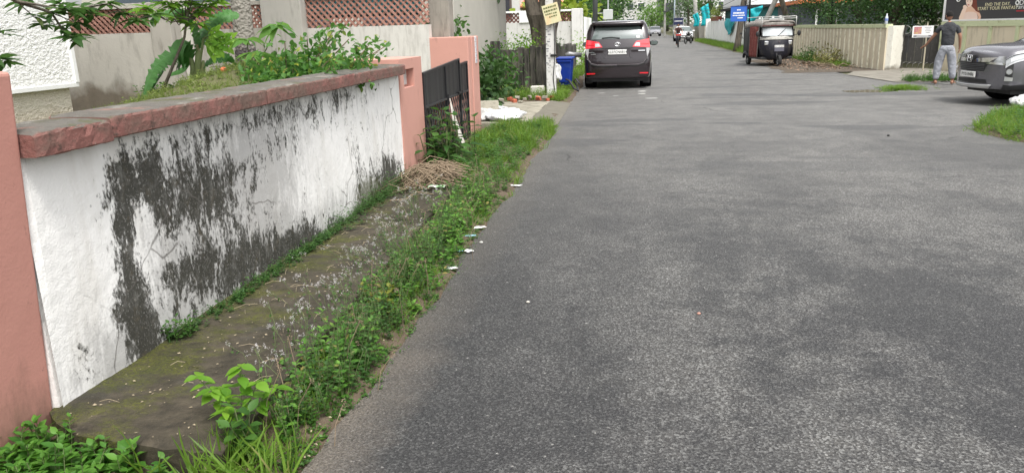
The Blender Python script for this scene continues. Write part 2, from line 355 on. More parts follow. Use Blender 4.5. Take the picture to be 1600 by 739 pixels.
# ================================================================ ground, road, verge
def struct(o): o['kind'] = 'structure'; return o
MB().add([(-300, -60, -.03), (300, -60, -.03), (300, 500, -.03), (-300, 500, -.03)], [(0, 1, 2, 3)]).build('ground', m_ground)['kind'] = 'structure'
def nz1(t, s=0): return math.sin(t*1.7+s)*.4+math.sin(t*4.1+s*2)*.3+math.sin(t*9.7+s*3)*.2+math.sin(t*23+s)*.1
def left_edge(y): return (-1.28 if y < 13.5 else -1.28-.12*min(1, (y-13.5)/3)) - (.35*min(1, max(0, y-24)/6)) + .05*nz1(y)
def right_edge(y):
    if y < 21.8: return 16
    if y < 23: return 16-(y-21.8)/1.2*8.9
    return 7.1-.5*min(1, (y-23)/7)+.10*nz1(y*.8, 2) if y < 36 else 6.5+.08*nz1(y*.5, 1)
L, F_ = [], []
ys = list(np.arange(-4, 40, .08))+list(np.arange(40, 262, 2))
for y in ys: L.append((left_edge(y), y, 0)); F_.append((right_edge(y), y, 0))
m = MB(); k = len(ys); m.add(L+F_, [(i, k+i, k+i+1, i+1) for i in range(k-1)]); struct(m.build('road', m_road))
# verge of soil left of the road (a shallow bank that meets the asphalt)
def verge_z(x, y):
    e = left_edge(y); t = min(1, max(0, (e+.05-x)/.22)); z = -.022+.06*t*t*(3-2*t)+.008*math.sin(x*21+y*7)*t+.007*math.sin(y*19-x*5)*t
    if y < 2.95: z -= .06*t*min(1, (2.95-y)/.3)
    if y < 13.4 and y > 8.2: z += .03*t
    return z
P = [[(x, y, verge_z(x, y)) for x in np.arange(-4.4, -1.0, .06)] for y in np.arange(-1, 36, .08)]
struct(MB().grid(P).build('verge_soil', m_soil, smooth=True))
# footpath slab, with two joints
def slab(y0, y1, x0, x1, z, nm='footpath'):
    m = MB(); n = max(2, int((y1-y0)/.06)); Lp = []
    xr = lambda y: x1+(-.13*(y-2.6)/2.4 if y < 5 else -.13-.1*(y-5)/3)+.012*nz1(y*5)
    for i in range(n+1):
        y = y0+(y1-y0)*i/n; r = []
        for j in range(16):
            x = x0+(xr(y)-x0)*j/15; yy = y+(.012*nz1(x*9)+max(0, (-1.0-(x+1.1)*.0))*.0 if i == 0 else 0)
            if y0 < 3: yy = y + (1-i/n)*(-.23*(1-math.exp(-(x-x0)/.22))-.03*(x-x0))
            ed_ = .010*((i in (0, n))+(j == 15))+(.012 if (i == 0 and nz1(x*23) > .25) else 0); r.append((x, yy, z-ed_+.004*nz1(x*6+y*3)+.003*nz1(x*31-y*27)))
        Lp.append(r)
    m.grid(Lp)
    fr = [(p[0], p[1], -.03) for p in Lp[0]]; m.grid([fr, Lp[0]]); m.grid([[r[-1] for r in Lp], [(r[-1][0], r[-1][1], -.03) for r in Lp]])
    m.grid([Lp[-1], [(p[0], p[1], -.03) for p in Lp[-1]]])
    return m
m = slab(2.84, 5.42, -2.62, -1.62, .10); q = slab(5.435, 6.5, -2.62, -1.62, .094); m.add(q.v, q.f); q = slab(6.515, 8.3, -2.62, -1.62, .098); m.add(q.v, q.f)
struct(m.build('footpath', m_slab))
# concrete ramp of the neighbouring plot, apron, shoulder, side verge, puddle
m = MB(); 
for i in range(5): m.bb(-4.6, -1.80-.03*(i % 2), 13.75+i*.8, 13.75+i*.8+.785, -.03, .10+.004*(i % 2))
struct(m.build('driveway_slab', m_ramp, bevel=.012))
struct(MB().add([(-1.82, 13.7, .10), (-1.80, 17.9, .10), (-1.36, 18.2, .006), (-1.30, 13.9, .006), (-1.82, 13.7, -.02), (-1.30, 13.9, -.02)], [(0, 3, 2, 1), (0, 4, 5, 3)]).build('driveway_ramp', M('ramp_edge', (.13, .12, .095), .9, .3, 5, .4, 30)))
pts = [(7.15, 22.6), (8.2, 22.4), (10.4, 22.9), (11.9, 23.3), (11.9, 24.0), (9.9, 26.4), (9.9, 29.2), (9.0, 28.9), (8.45, 27.8), (7.4, 27.6), (6.75, 26)]
struct(MB().add([(a, b, .016) for a, b in pts], [tuple(range(len(pts)))]).build('gate_apron', m_apron))
P = [[(x+.25*nz1(y*1.3), y, .006+.05*max(0, 1-abs(x-7.2)/1.6)*min(1, (y-27.4)/2)*(.7+.3*nz1(x*5+y*2))) for x in np.linspace(5.3, 8.7, 28)] for y in np.arange(27.5, 37.8, .2)]
struct(MB().grid(P).build('roadside_shoulder', m_litter, smooth=True))
P = [[(x+.15*nz1(y*.9), y, .004+.10*(x-6.2)/1.6) for x in np.linspace(6.15, 8.4, 12)] for y in np.arange(37.5, 160, .8)]
struct(MB().grid(P).build('side_verge', M('grassy_soil', (.10, .10, .05), .95, .4, 3, .4, 12)))
isl = [(5.22, 12.7), (5.3, 11.9), (5.45, 11.2), (5.9, 10.9), (7.0, 10.8), (9, 10.7), (11, 10.9), (11, 15.1), (9, 15.3), (7.7, 15.4), (7.0, 15.3), (6.4, 14.7), (5.8, 13.8)]
def inpoly(x, y, P):
    c = False; n = len(P)
    for i in range(n):
        x1, y1 = P[i]; x2, y2 = P[(i+1) % n]
        if (y1 > y) != (y2 > y) and x < (x2-x1)*(y-y1)/(y2-y1)+x1: c = not c
    return c
P = [[(x, y, -.03+(.10 if inpoly(x, y, isl) else 0)*(.7+.3*nz1(x*3+y*2))) for x in np.arange(4.9, 11.6, .1)] for y in np.arange(10.3, 16, .1)]
struct(MB().grid(P).build('soil_island', m_soil, smooth=True))
pp = [(5.75+.62*math.cos(t)*(1+.25*nz1(t*2)), 20.0+.36*math.sin(t)*(1+.3*nz1(t*3, 1)), .004) for t in np.linspace(0, 2*math.pi, 40)[:-1]]
struct(MB().add(pp, [tuple(range(len(pp)))]).build('puddle', m_water))
# painted/white scuffs on the asphalt behind the parked car
m = MB()
for (px, py, a, b) in ((1003, 143, .11, .05), (1003, 147, .10, .04), (1018, 154, .16, .03), (962, 150, .08, .02), (940, 146, .10, .02)):
    g = G(px, py); p = [(g[0]+a*math.cos(t)*(1+.2*nz1(t*3+px)), g[1]+b*3*math.sin(t)*(1+.3*nz1(t*4+px)), .004) for t in np.linspace(0, 6.28, 14)[:-1]]
    m.add(p, [tuple(range(len(p)))])
struct(m.build('road_scuffs', M('lime_marks', (.38, .38, .36), .9, .3, 12, 0)))

# garden ground behind the wall
def garden_z(x, y):
    return .66+.72*math.exp(-((x+4.3)/1.6)**2-((y-8.9)/2.9)**2)+.03*math.sin(x*3+y)+.02*math.sin(y*7-x*2) - .0
P = [[(x, y, garden_z(x, y)) for x in np.arange(-9, -2.7, .15)] for y in np.arange(1.5, 12.5, .15)]
struct(MB().grid(P).build('garden_ground', m_garden, smooth=True))
P = [[(x, y, .08+.5*min(1, max(0, (-2.9-x)/1.5))+.04*math.sin(x*2+y)) for x in np.arange(-16, -2.5, .4)] for y in np.arange(18, 60, .5)]
struct(MB().grid(P).build('plot_ground', M('weedy_soil', (.085, .10, .035), .95, .4, 2, .5, 10, .03), smooth=True))

# ================================================================ hero boundary wall (X=-2.57)
WX = -2.57
blobs = [  # y, z, ry, rz, strength : where the black mould sits (along the wall, height)
 (4.15, .60, .62, .60, .34), (3.46, .30, .14, .30, .35), (5.2, .35, .9, .35, .32), (3.44, .55, .13, .45, .85), (3.48, .15, .20, .22, .75), (3.62, 1.02, .26, .17, 1.0), (3.95, .88, .42, .26, .80), (3.92, .38, .34, .24, .70), (4.4, .80, .42, .22, .72),
 (4.5, .30, .5, .18, .72), (5.0, .22, .5, .14, .68), (5.3, .9, .7, .2, .42), (4.9, 1.18, .9, .10, .75), (5.7, .18, .5, .11, .7), (3.06, .30, .10, .20, .62), (6.4, 1.2, .9, .10, .58), (6.5, .08, 1.6, .08, .62), (5.2, .12, .8, .10, .4), (5.9, 1.05, 1.0, .16, .28), (7.4, 1.15, .8, .10, .4), (4.9, .55, .35, .2, .3),
 (6.95, .38, .22, .42, .8), (7.7, .25, .5, .30, .95), (8.15, .15, .4, .28, .95), (3.12, .75, .14, .5, -.6), (4.02, .62, .12, .16, -.35), (3.70, .74, .08, .18, -.5), (7.0, .9, .7, .25, .25)
]
m = MB(); ny, nzz = 150, 30; P = []; info = []
for i in range(ny+1):
    y = 2.87+(8.5-2.87)*i/ny; r = []
    for j in range(nzz+1):
        z = -.02+(1.27+.02)*j/nzz; bx = .010*math.sin(y*2.1+z*1.3)+.006*math.sin(y*5.7+z*4)
        r.append((WX+bx*(1 if 0 < i < ny else 0), y, z)); info.append((y, z))
    P.append(r)
nf = len(info)
m.grid(P); m.bb(WX-.16, WX-.02, 2.87, 8.5, -.02, 1.26)
wall = thing('boundary_wall', 'whitewashed boundary wall blackened by mould with a reddish coping', 'wall', (WX, 2.87, 0))
wo = m.build('wall_face', m_wall, wall, world=True)
def fld(rows, y, z, base=0.): return base+sum(s*math.exp(-((y-a)/c)**2-((z-b)/d)**2) for a, b, c, d, s in rows)
def setattr_(o, nm, rows, base):
    at = o.data.attributes.new(nm, 'FLOAT', 'POINT'); v = [base]*len(o.data.vertices)
    for i in range(nf): v[i] = fld(rows, info[i][0], info[i][1], base)
    at.data.foreach_set('value', v)
setattr_(wo, 'mold', blobs, -.28)
setattr_(wo, 'smear', [(3.25, .12, .35, .3, .9), (4.0, .7, .5, .5, .75), (4.3, .2, .9, .25, .9), (4.9, .8, .6, .35, .6), (5.2, .5, .6, .6, .45), (6.2, .2, 1.4, .22, .75), (5.5, 1.2, 1.8, .18, .55), (7.8, .6, .9, .7, .55), (6.8, 1.2, .8, .15, .4), (6.2, .7, 1.2, .5, .28), (5.2, .9, .8, .3, .3), (4.2, .5, .9, .6, .3)], -.08)
setattr_(wo, 'green', [(7.6, .12, .9, .28, .95), (5.8, .05, 1.6, .09, .55), (4.3, .04, 1, .07, .5), (7.0, .3, .5, .3, .5)], -.2)
# coping: a broken first stone, then long pieces with open joints
def coping(y0, y1, dz=0., dx=0., tilt=0., rough=.006):
    m = MB(); n = max(3, int((y1-y0)/.035)); sec = [(.100, 0), (.106, .006), (.108, .05), (.107, .092), (.101, .103), (.09, .107), (0, .113), (-.14, .116), (-.25, .112), (-.262, .10), (-.262, 0)]
    vs = []; k = len(sec)
    for i in range(n+1):
        y = y0+(y1-y0)*i/n; e = 1-.10*(i in (0, n))
        for a, (u, v) in enumerate(sec):
            q = rough*.6*(nz1(y*7+a*.5)+.6*nz1(y*23+a*.9)); vs.append((WX+dx+u*e+q, y, 1.262+dz+v*e+tilt*(y-y0)+q*.8))
    m.add(vs, [(i*k+j, i*k+(j+1) % k, (i+1)*k+(j+1) % k, (i+1)*k+j) for i in range(n) for j in range(k)])
    m.add(vs[:k], [tuple(range(k))]); m.add(vs[-k:], [tuple(range(k))[::-1]]); return m
for y0, y1, dz, dx, t, r in ((2.875, 3.38, -.006, .012, .0, .009), (3.396, 5.05, .006, 0, .0, .005), (5.058, 6.42, .008, .004, 0, .005), (6.428, 8.46, .010, 0, 0, .005)):
    coping(y0, y1, dz, dx, t, r).build('coping', m_coping, wall, world=True, smooth=False, fixn=True)

# near pink gatepost
t = thing('gatepost', 'large pink plastered gatepost at left edge, nearest the camera', 'gatepost', (-2.75, 2.6, 0))
x0, x1 = float(VY(84, 650, 2.868)[0]), float(VY(18, 110, 2.868)[0]); m = MB(); m.add([(a, b, c) for c, xx in ((-.05, x0), (1.617, x1)) for a, b in ((xx-.45, 2.12), (xx, 2.12), (xx, 2.868), (xx-.45, 2.868))], [(3, 2, 1, 0), (4, 5, 6, 7), (0, 1, 5, 4), (1, 2, 6, 5), (2, 3, 7, 6), (3, 0, 4, 7)])
m.build('post', m_pink, t, world=True, bevel=.02, seg=3)
# pink gatepost at the far end of the white wall, with a letter box recess
t = thing('gatepost', 'pink gatepost between the white wall and the black gate, with letter slot', 'gatepost', (-2.75, 9, 0))
m = MB(); X1, Y0, Y1, ZT = -2.555, 8.50, 9.46, 1.43; a0, a1, b0, b1 = 8.66, 9.10, 1.10, 1.31
m.bb(X1-.10, X1, Y0, a0, -.03, ZT); m.bb(X1-.10, X1, a1, Y1, -.03, ZT); m.bb(X1-.10, X1, a0, a1, -.03, b0); m.bb(X1-.10, X1, a0, a1, b1, ZT); m.bb(X1-.42, X1-.1002, Y0, Y1, -.03, ZT)
m.build('post', m_pink2, t, world=True)
MB().bb(X1-.098, X1-.085, a0+.14, a1-.03, b0+.02, b1-.02).build('letter_plate', M('grey_plate', (.5, .5, .48), .5, .2, 20), t, world=True, bevel=.004)
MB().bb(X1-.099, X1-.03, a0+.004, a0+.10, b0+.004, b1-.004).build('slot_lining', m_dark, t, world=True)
# return walls
q = VY(560, 95, 9.3)
t = tag(MB().bb(-3.72, -2.98, 9.22, 9.44, .3, 1.42).build('garden_return_wall', m_pink2, bevel=.02, origin=(-4, 9.3, 0)), 'low pink return wall running back from the letter slot gatepost', 'wall')
xl = VY(667, 57, 12.3)[0]
t = thing('driveway_wall', 'tall pink wall behind the black gate, seen above it', 'wall', ((xl-2.5)/2, 12.3, 0))
MB().bb(xl, -2.52, 12.2, 12.42, -.03, 1.63).build('wall_panel', m_pink2, t, world=True, bevel=.015)
MB().bb(-2.74, -2.50, 12.425, 12.95, -.03, 1.63).build('gatepost', m_pink2, t, world=True, bevel=.015)
m = MB()
for i in range(5): m.bb(-2.499, -2.488, 12.62, 12.74, 1.20+i*.085, 1.28+i*.085)
m.build('number_tile', M('glazed_tile', (.66, .68, .70), .25, .1, 20, 0), t, world=True, bevel=.003)
m = MB()
for i, s in enumerate('86531'):
    M4 = frame4((-2.485, 12.68, 1.24+i*.085), (0, 1, 0), (0, 0, 1)); text_mesh(s, .06, M('tile_ink', (.12, .13, .2), .5, 0, 3, 0), 'number_digit', t, Matrix.Translation(-Vector(t.location)) @ M4)
# driveway floor
struct(MB().bb(-7, -2.56, 9.47, 12.18, -.03, .05).build('driveway', m_apron))

# ---------------------------------------------------------------- black sheet and lattice gate
m_gate = M('black_gate_paint', (.018, .018, .020), .38, .3, 4, .1, 40, .003, metal=.2, dirt=(.07, .05, .04), dscale=5, dlo=.6, dhi=.75, damt=.5, streak=True)
gx = -2.56
def yz(px, py): p = VX(px, py, gx); return float(p[1]), float(p[2])
t = thing('driveway_gate', 'black steel gate with solid sheet top and open diamond lattice below', 'gate', (gx, 10.8, 0))
yA, yB, yC, yD = 9.47, 10.70, 11.62, 12.19
zt = lambda y: 1.23+(y-yA)/(yC-yA)*.09 if y < yC else 1.24+.03*(y-yC)
zb = .80
def sheet(y0, y1, nm='sheet_panel'):
    m = MB(); n = 10
    vs = []
    for i in range(n+1):
        y = y0+(y1-y0)*i/n
        for x in (gx-.004+.004*math.sin(y*23), gx+.004+.004*math.sin(y*23)): vs += [(x, y, zb), (x, y, zt(min(y, y1-.001)))]
    f = []
    for i in range(n):
        a = i*4; b = a+4; f += [(a, a+1, b+1, b), (a+2, b+2, b+3, a+3), (a+1, a+3, b+3, b+1), (a, b, b+2, a+2)]
    f += [(0, 2, 3, 1), (n*4, n*4+1, n*4+3, n*4+2)]
    m.add(vs, f); m.build(nm, m_gate, t, world=True)
sheet(yA+.03, yB-.01); sheet(yB+.01, yC-.02); sheet(yC+.02, yD-.03)
m = MB()
for y0, y1 in ((yA, yB), (yB, yC), (yC, yD)):
    for y in (y0+.015, y1-.015): m.box((gx+.006, y, .06+(zt(min(y, yC-.02) if y < yC else y)-.06)/2), (.035, .028, zt(y if y < yC else y)-.06))
    for z in (zb, .08): m.box((gx+.008, (y0+y1)/2, z), (.03, y1-y0-.03, .03))
    m.add([(gx-.012, y0, zt(y0+.001)), (gx+.022, y0, zt(y0+.001)), (gx+.022, y1, zt(y1-.001)), (gx-.012, y1, zt(y1-.001)), (gx-.012, y0, zt(y0+.001)-.03), (gx+.022, y0, zt(y0+.001)-.03), (gx+.022, y1, zt(y1-.001)-.03), (gx-.012, y1, zt(y1-.001)-.03)],
          [(0, 1, 2, 3), (4, 7, 6, 5), (1, 5, 6, 2), (0, 3, 7, 4), (0, 4, 5, 1), (2, 6, 7, 3)])
m.build('gate_frame', m_gate, t, world=True, bevel=.003)
def lattice(m, y0, y1, z0, z1, pitch, w, th, x, slope=1.5):
    """crossing diagonal bars clipped to a rectangle in the plane x = const; m collects them"""
    H = z1-z0; dy = H/slope
    for sgn in (1, -1):
        k = int((y1-y0+dy)/pitch)+2
        for i in range(-1, k):
            a = y0-dy+i*pitch if sgn > 0 else y0+i*pitch; p0, p1 = (a, z0), (a+dy*sgn, z1)
            (ya, za), (yb, zbb) = p0, p1
            def clip(yy, zz, y2, z2):
                if yy < y0: zz += (y0-yy)*(z2-zz)/(y2-yy); yy = y0
                elif yy > y1: zz += (y1-yy)*(z2-zz)/(y2-yy); yy = y1
                return yy, zz
            if max(ya, yb) <= y0 or min(ya, yb) >= y1: continue
            c0 = clip(ya, za, yb, zbb); c1 = clip(yb, zbb, ya, za)
            if math.hypot(c0[0]-c1[0], c0[1]-c1[1]) < .03: continue
            xx = x+(.3*th if sgn > 0 else -.3*th)
            L_ = math.hypot(c1[0]-c0[0], c1[1]-c0[1]); an = math.atan2(c1[1]-c0[1], c1[0]-c0[0])
            m.box((xx, (c0[0]+c1[0])/2, (c0[1]+c1[1])/2), (th, L_, w), rx=an)
m = MB()
for y0, y1 in ((yA+.03, yB-.03), (yB+.03, yC-.03), (yC+.03, yD-.03)): lattice(m, y0, y1, .095, zb-.015, .145, .016, .009, gx, 1.7)
m.build('lattice_bars', m_gate, t, world=True)
MB().cyl((gx+.03, yB+.02, .86), (gx+.03, yB+.02, .72), .012).build('drop_bolt', m_gate, t, world=True)
m = MB(); m.box((gx+.03, yC-.1, .82), (.03, .25, .03)); m.cyl((gx+.04, yC-.02, .84), (gx+.04, yC-.02, .70), .012)
m.build('latch', m_gate, t, world=True)
# leaning scrap board
t = MB(); a = VX(697, 166, gx+.1); b = VX(706, 222, gx+.17)
t.add([(gx+.05, 10.72, .80), (gx+.07, 10.92, .52), (gx+.17, 11.10, .06), (gx+.20, 10.86, .05), (gx+.12, 10.60, .40)], [(0, 1, 2, 3, 4)])
tag(t.build('paper_scrap', M('pale_scrap', (.62, .58, .53), .7, .12, 6, .3, 20, dirt=(.3, .22, .17), dscale=9), solid=.012, origin=(gx+.12, 10.8, 0)), 'pale torn pointed board leaning on the lattice of the black gate', 'board')
# ================================================================ compound wall behind the garden
m_plaster = M('weathered_plaster', (.48, .45, .40), .9, .16, 2.2, .3, 30, .008, dirt=(.20, .18, .15), dscale=4, dlo=.5, dhi=.68, damt=.6, streak=True)
def plaster_low():
    n = N('stained_plaster'); z = n.xyz()[2]; c = n.mix(n.noise(1.5, 6), (.52, .49, .435), (.68, .65, .59))
    c = n.mix(n.ramp(n.noise(5, 8, .65, n.vec(n.obj, (1, 1, .3))), .5, .68, 0, .6), c, (.25, .23, .20))
    low = n.ramp(n.math('ADD', z, n.math('MULTIPLY', n.noise(2.5, 6), .7)), 1.42, 1.22)
    c = n.mix(n.math('MULTIPLY', low, .85), c, n.mix(n.noise(8, 8, .7), (.10, .075, .05), (.27, .22, .165)))
    n.bump(n.noise(20, 8), .35, .01); return n.done(c, .9, 0, .25)
m_low = plaster_low()
m_terra = M('terracotta_jaali', (.40, .215, .17), .85, .2, 9, .3, 50, .004, dirt=(.14, .08, .06), dscale=12, dlo=.5, dhi=.7, damt=.6)
def jaali(root, x0, x1, Y, z0, z1, pitch=.093, w=.028, th=.07, mat=None, facing='y', slope=1.05, nm='lattice_blocks'):
    m = MB(); lattice(m, x0, x1, z0, z1, pitch, w, th*.5, 0, slope)
    m.v = [(p[1], Y+p[0]+th*.28, p[2]) for p in m.v]
    m.build(nm, mat or m_terra, root, world=True, fixn=True)
cw = thing('compound_wall', 'grey stained plaster wall with terracotta lattice panels behind the garden', 'wall', (-6, 12, 0))
m = MB(); m.bb(-9.6, -7.45, 11.6, 11.78, .2, 1.84); m.bb(-9.6, -7.45, 11.58, 11.80, 2.215, 2.29)
m.build('wall_base', m_low, cw, world=True)
MB().bb(-7.45, -7.10, 11.5, 11.80, .2, 2.29).build('pillar', m_plaster, cw, world=True, bevel=.01)
jaali(cw, -9.6, -7.45, 11.62, 1.84, 2.215)
MB().bb(-9.6, -7.45, 11.70, 11.76, 1.84, 2.215).build('lattice_backing', M('jaali_back', (.16, .07, .055), .9), cw, world=True)
m = MB(); m.bb(-7.10, -5.82, 12.1, 12.28, .2, 1.86); m.bb(-7.1, -5.82, 12.08, 12.30, 2.22, 2.28); m.bb(-5.15, -3.2, 12.18, 12.40, 2.28, 2.36)
m.build('wall_base', m_plaster, cw, world=True)
MB().bb(-5.15, -3.14, 12.2, 12.38, .2, 1.83).build('wall_base', M('pale_streaked_plaster', (.60, .58, .54), .9, .1, 2, .3, 30, .008, dirt=(.30, .28, .25), dscale=4, dlo=.5, dhi=.7, damt=.6, streak=True), cw, world=True)
jaali(cw, -7.10, -5.82, 12.12, 1.86, 2.22); jaali(cw, -5.15, -3.14, 12.22, 1.83, 2.28, .102, .030)
MB().bb(-5.82, -5.15, 12.0, 12.40, .2, 2.42).build('pillar', M('light_plaster', (.47, .45, .41), .9, .15, 3, .3, 30, dirt=(.28, .26, .23), dscale=4, streak=True), cw, world=True, bevel=.01)
MB().bb(-3.20, -2.86, 12.45, 12.78, .2, 2.5).build('pillar', M('concrete_column', (.27, .25, .215), .9, .25, 5, .4, 40, dirt=(.13, .12, .10), dscale=5, streak=True), cw, world=True, bevel=.02)
# teal tarpaulin hanging behind the lattice
P = [[(x, 12.75+.05*math.sin(x*9)+.03*math.sin(z*7), z) for x in np.linspace(-6.25, -3.4, 40)] for z in np.linspace(2.05 if 0 else 1.98, 2.75, 8)]
tag(MB().grid(P).build('tarpaulin', M('teal_tarp', (.012, .12, .14), .5, .2, 3, .2, 20), smooth=True, solid=.006, origin=(-4.8, 12.75, 1.98)), 'teal tarpaulin hanging behind the lattice of the compound wall', 'tarpaulin')
MBx = MB()
# neighbour's house far behind the compound wall
nb = thing('neighbour_house', 'cream house with dark shutters glimpsed over the compound wall', 'house', (-9, 18, 0))
m = MB(); m.bb(-13, -3.9, 17.5, 25, 0, 5.6); m.build('wall', M('cream_paint', (.45, .43, .38), .85, .12, 2, .15, 20), nb, world=True)
for x in (-11.5, -9.6, -7.4, -5.4):
    f = MB().bb(x-.6, x+.6, 17.44, 17.498, 1.9, 3.2).build('window', M('shutter_paint', (.10, .11, .13), .5), nb, world=True)
    MB().bb(x-.52, x+.52, 17.42, 17.436, 1.98, 3.12).build('pane', M('window_glass', (.07, .09, .11), .08, 0, 3, 0, spec=.6), f, world=False).location = (-nb.location)*1
MB().bb(-13.3, -3.6, 17.1, 25.3, 5.6, 5.8).build('roof', m_plaster, nb, world=True)

# ---------------------------------------------------------------- white textured house at the left
def rough_white(nm, col, sc_=16):
    n = N(nm); v = n.vec(n.obj, (.6, 1, 1.5)); h = n.math('ADD', n.noise(sc_, 5, .6, v), n.math('MULTIPLY', n.noise(sc_*3, 3), .25))
    z = n.xyz()[2]; c = n.mix(n.noise(1.2, 4), mul(col, .93), mul(col, 1.04))
    low = n.ramp(n.math('ADD', z, n.math('MULTIPLY', n.noise(3, 6), .4)), 1.22, .92)
    c = n.mix(n.math('MULTIPLY', low, .6), c, (.42, .31, .21)); n.bump(h, 1.0, .035); return n.done(c, .85, 0, .25)
m_hw = rough_white('textured_white_plaster', (.84, .835, .82)); m_hp = rough_white('cream_plinth_plaster', (.66, .61, .52), 22)
wh = thing('white_house', 'white house with rough textured plaster and cream plinth at the left', 'house', (-7, 6, 0))
hx = -6.80
MB().bb(-13, hx, 1.0, 8.80, 1.24, 6.5).build('wall', m_hw, wh, world=True)
MB().bb(-13, hx-.06, 1.05, 8.74, .3, 1.20).build('plinth', m_hp, wh, world=True)
m = MB(); m.bb(-13, hx+.02, 1.0, 8.83, 1.19, 1.245); m.bb(hx-.03, hx+.03, 8.77, 8.835, 1.245, 6.5); m.build('drip_trim', m_white, wh, world=True, bevel=.006)
MB().bb(-13.2, hx+.5, .6, 9.2, 6.5, 6.65).build('roof', m_plaster, wh, world=True)

# ================================================================ overgrown plot beyond the pink wall
m_mould = M('mouldy_concrete', (.105, .095, .08), .95, .4, 4, .6, 22, .015, dirt=(.02, .02, .017), dscale=3, dlo=.40, dhi=.58, damt=.9, streak=True)
sw = thing('slab_fence', 'blackened fence of upright concrete slabs behind the shrubs', 'fence', (-2.6, 20.8, 0))
xs = np.linspace(-3.15, -1.98, 8)
for i in range(7):
    MB().bb(xs[i]+.012, xs[i+1]-.004, 20.75+.03*(i % 2), 20.87+.03*(i % 2), -.03, 1.18+.10*i/6+.05*((i*3) % 2)).build('slab', m_mould, sw, world=True, bevel=.015)
t = thing('slab_fence', 'long low blackened concrete wall left of the upright slabs, weeds on top', 'fence', (-5, 21.4, 0))
MB().bb(-9.5, -3.2, 21.3, 21.45, 0, 1.18).build('slab', m_mould, t, world=True, bevel=.02); MB().bb(-3.75, -3.5, 21.1, 21.299, 0, 1.42).build('post', m_mould, t, world=True, bevel=.02)
t = thing('slab_fence', 'blackened broken slab wall behind the blue bin', 'fence', (-2.4, 27, 0))
for i, (a, b, h) in enumerate(((24.4, 26.2, 1.22), (26.2, 28.4, 1.10), (28.4, 30.6, 1.13), (30.6, 33, 1.04))): MB().bb(-2.42+.02*i, -2.28+.02*i, a+.01, b-.01, 0, h).build('slab', m_mould, t, world=True, bevel=.02)
MB().bb(-3.4, -2.43, 24.5, 24.62, 0, 1.15).build('slab', m_mould, t, world=True, bevel=.02)
# big trunk
m_bark = M('grey_bark', (.135, .115, .09), .95, .3, 6, .8, 18, .03, dirt=(.05, .043, .035), dscale=4, dlo=.45, dhi=.62, streak=True)
m_leaf_dk = leafmat('dark_leaves', (.018, .050, .012), (.050, .11, .025), .3)
m_leaf_md = leafmat('mid_leaves', (.03, .085, .015), (.085, .18, .035), .35)
m_leaf_lt = leafmat('light_leaves', (.07, .16, .025), (.16, .29, .05), .4)
m_leaf_far = leafmat('far_leaves', (.045, .085, .035), (.10, .17, .06), .35)
def fluted(m, path, rs, n=22, k=5, amp=.18, ph=0.):
    P = [Vector(p) for p in path]; vs = []
    for i, p in enumerate(P):
        for j in range(n):
            th = 2*math.pi*j/n; r = rs[i]*(1+amp*math.cos(k*th+ph+i*.15)+.05*math.sin(9*th+i)); vs.append(p+Vector((math.cos(th)*r, math.sin(th)*r, 0)))
    m.add(vs, [(i*n+j, i*n+(j+1) % n, (i+1)*n+(j+1) % n, (i+1)*n+j) for i in range(len(P)-1) for j in range(n)]); return m
bt = thing('roadside_tree', 'broad tree with thick fluted grey trunk beside the pole', 'tree', (-2.62, 24.0, 0))
m = MB(); fluted(m, [(0, 0, 0), (0, 0, .6), (0, 0, 1.3), (.0, 0, 1.7), (.02, 0, 2.1)], [.50, .36, .33, .36, .42])
fluted(m, [(-.12, 0, 1.6), (-.28, 0, 2.1), (-.42, .1, 2.8), (-.9, .3, 4.2)], [.22, .22, .19, .12], 12, 3, .1)
fluted(m, [(.02, .05, 1.6), (.05, .1, 2.3), (.1, .2, 3.2), (.2, .4, 4.6)], [.22, .20, .17, .12], 12, 3, .1)
fluted(m, [(.15, 0, 1.6), (.27, 0, 2.1), (.36, -.1, 2.9), (.9, -.3, 4.4)], [.24, .23, .21, .12], 12, 3, .1)
m.build('trunk', m_bark, bt, smooth=True)
lv = LV(); crown(lv, (-2.7, 24.2, 5.4), (3.4, 3.2, 1.7), 5200, .17, clumps=90, cr=.42)
crown(lv, (-4.3, 23.0, 2.95), (1.1, .6, .35), 260, .16, clumps=16, cr=.22)
lv.build('crown', m_leaf_dk, bt)

# white lattice wall, its end post and sheet gate
lw = thing('lattice_wall', 'white wall with brown lattice band behind the big trunk', 'wall', (-5, 36, 0))
MB().bb(-12, -2.62, 36, 36.2, 0, 1.98).build('wall_base', M('old_whitewash', (.55, .54, .52), .9, .12, 2, .2, 15, dirt=(.25, .24, .22), dscale=2.2, streak=True, damt=.55), lw, world=True)
MB().bb(-12, -2.62, 35.97, 36.23, 2.42, 2.50).build('top_rail', m_white, lw, world=True)
m_brown = M('brown_jaali', (.13, .055, .045), .85, .2, 5)
for a, b in ((-12, -9.3), (-7.9, -5.0), (-4.35, -3.7), (-3.6, -2.62)): jaali(lw, a, b, 36.03, 1.98, 2.42, .19, .06, .08, m_brown)
m = MB(); m.bb(-9.3, -7.9, 36.0, 36.2, 1.98, 2.42); m.bb(-5.0, -4.35, 35.95, 36.25, 1.98, 2.48); m.build('pier', m_white, lw, world=True)
MB().bb(-2.62, -2.12, 35.85, 36.3, -.03, 2.52).build('end_post', M('old_whitewash_post', (.62, .61, .59), .9, .1, 2, .2, 15, dirt=(.3, .29, .27), dscale=3, streak=True, damt=.4), lw, world=True, bevel=.02)
t = thing('sheet_gate', 'white ribbed sheet metal gate beyond the white end post', 'gate', (-2.0, 39, 0))
m = MB(); m.bb(-2.10, -2.04, 36.31, 42, .1, 2.15)
for i in range(18): m.box((-2.03, 36.5+i*.31, 1.12), (.03, .10, 2.03))
m.build('gate_sheet', m_white, t, world=True)
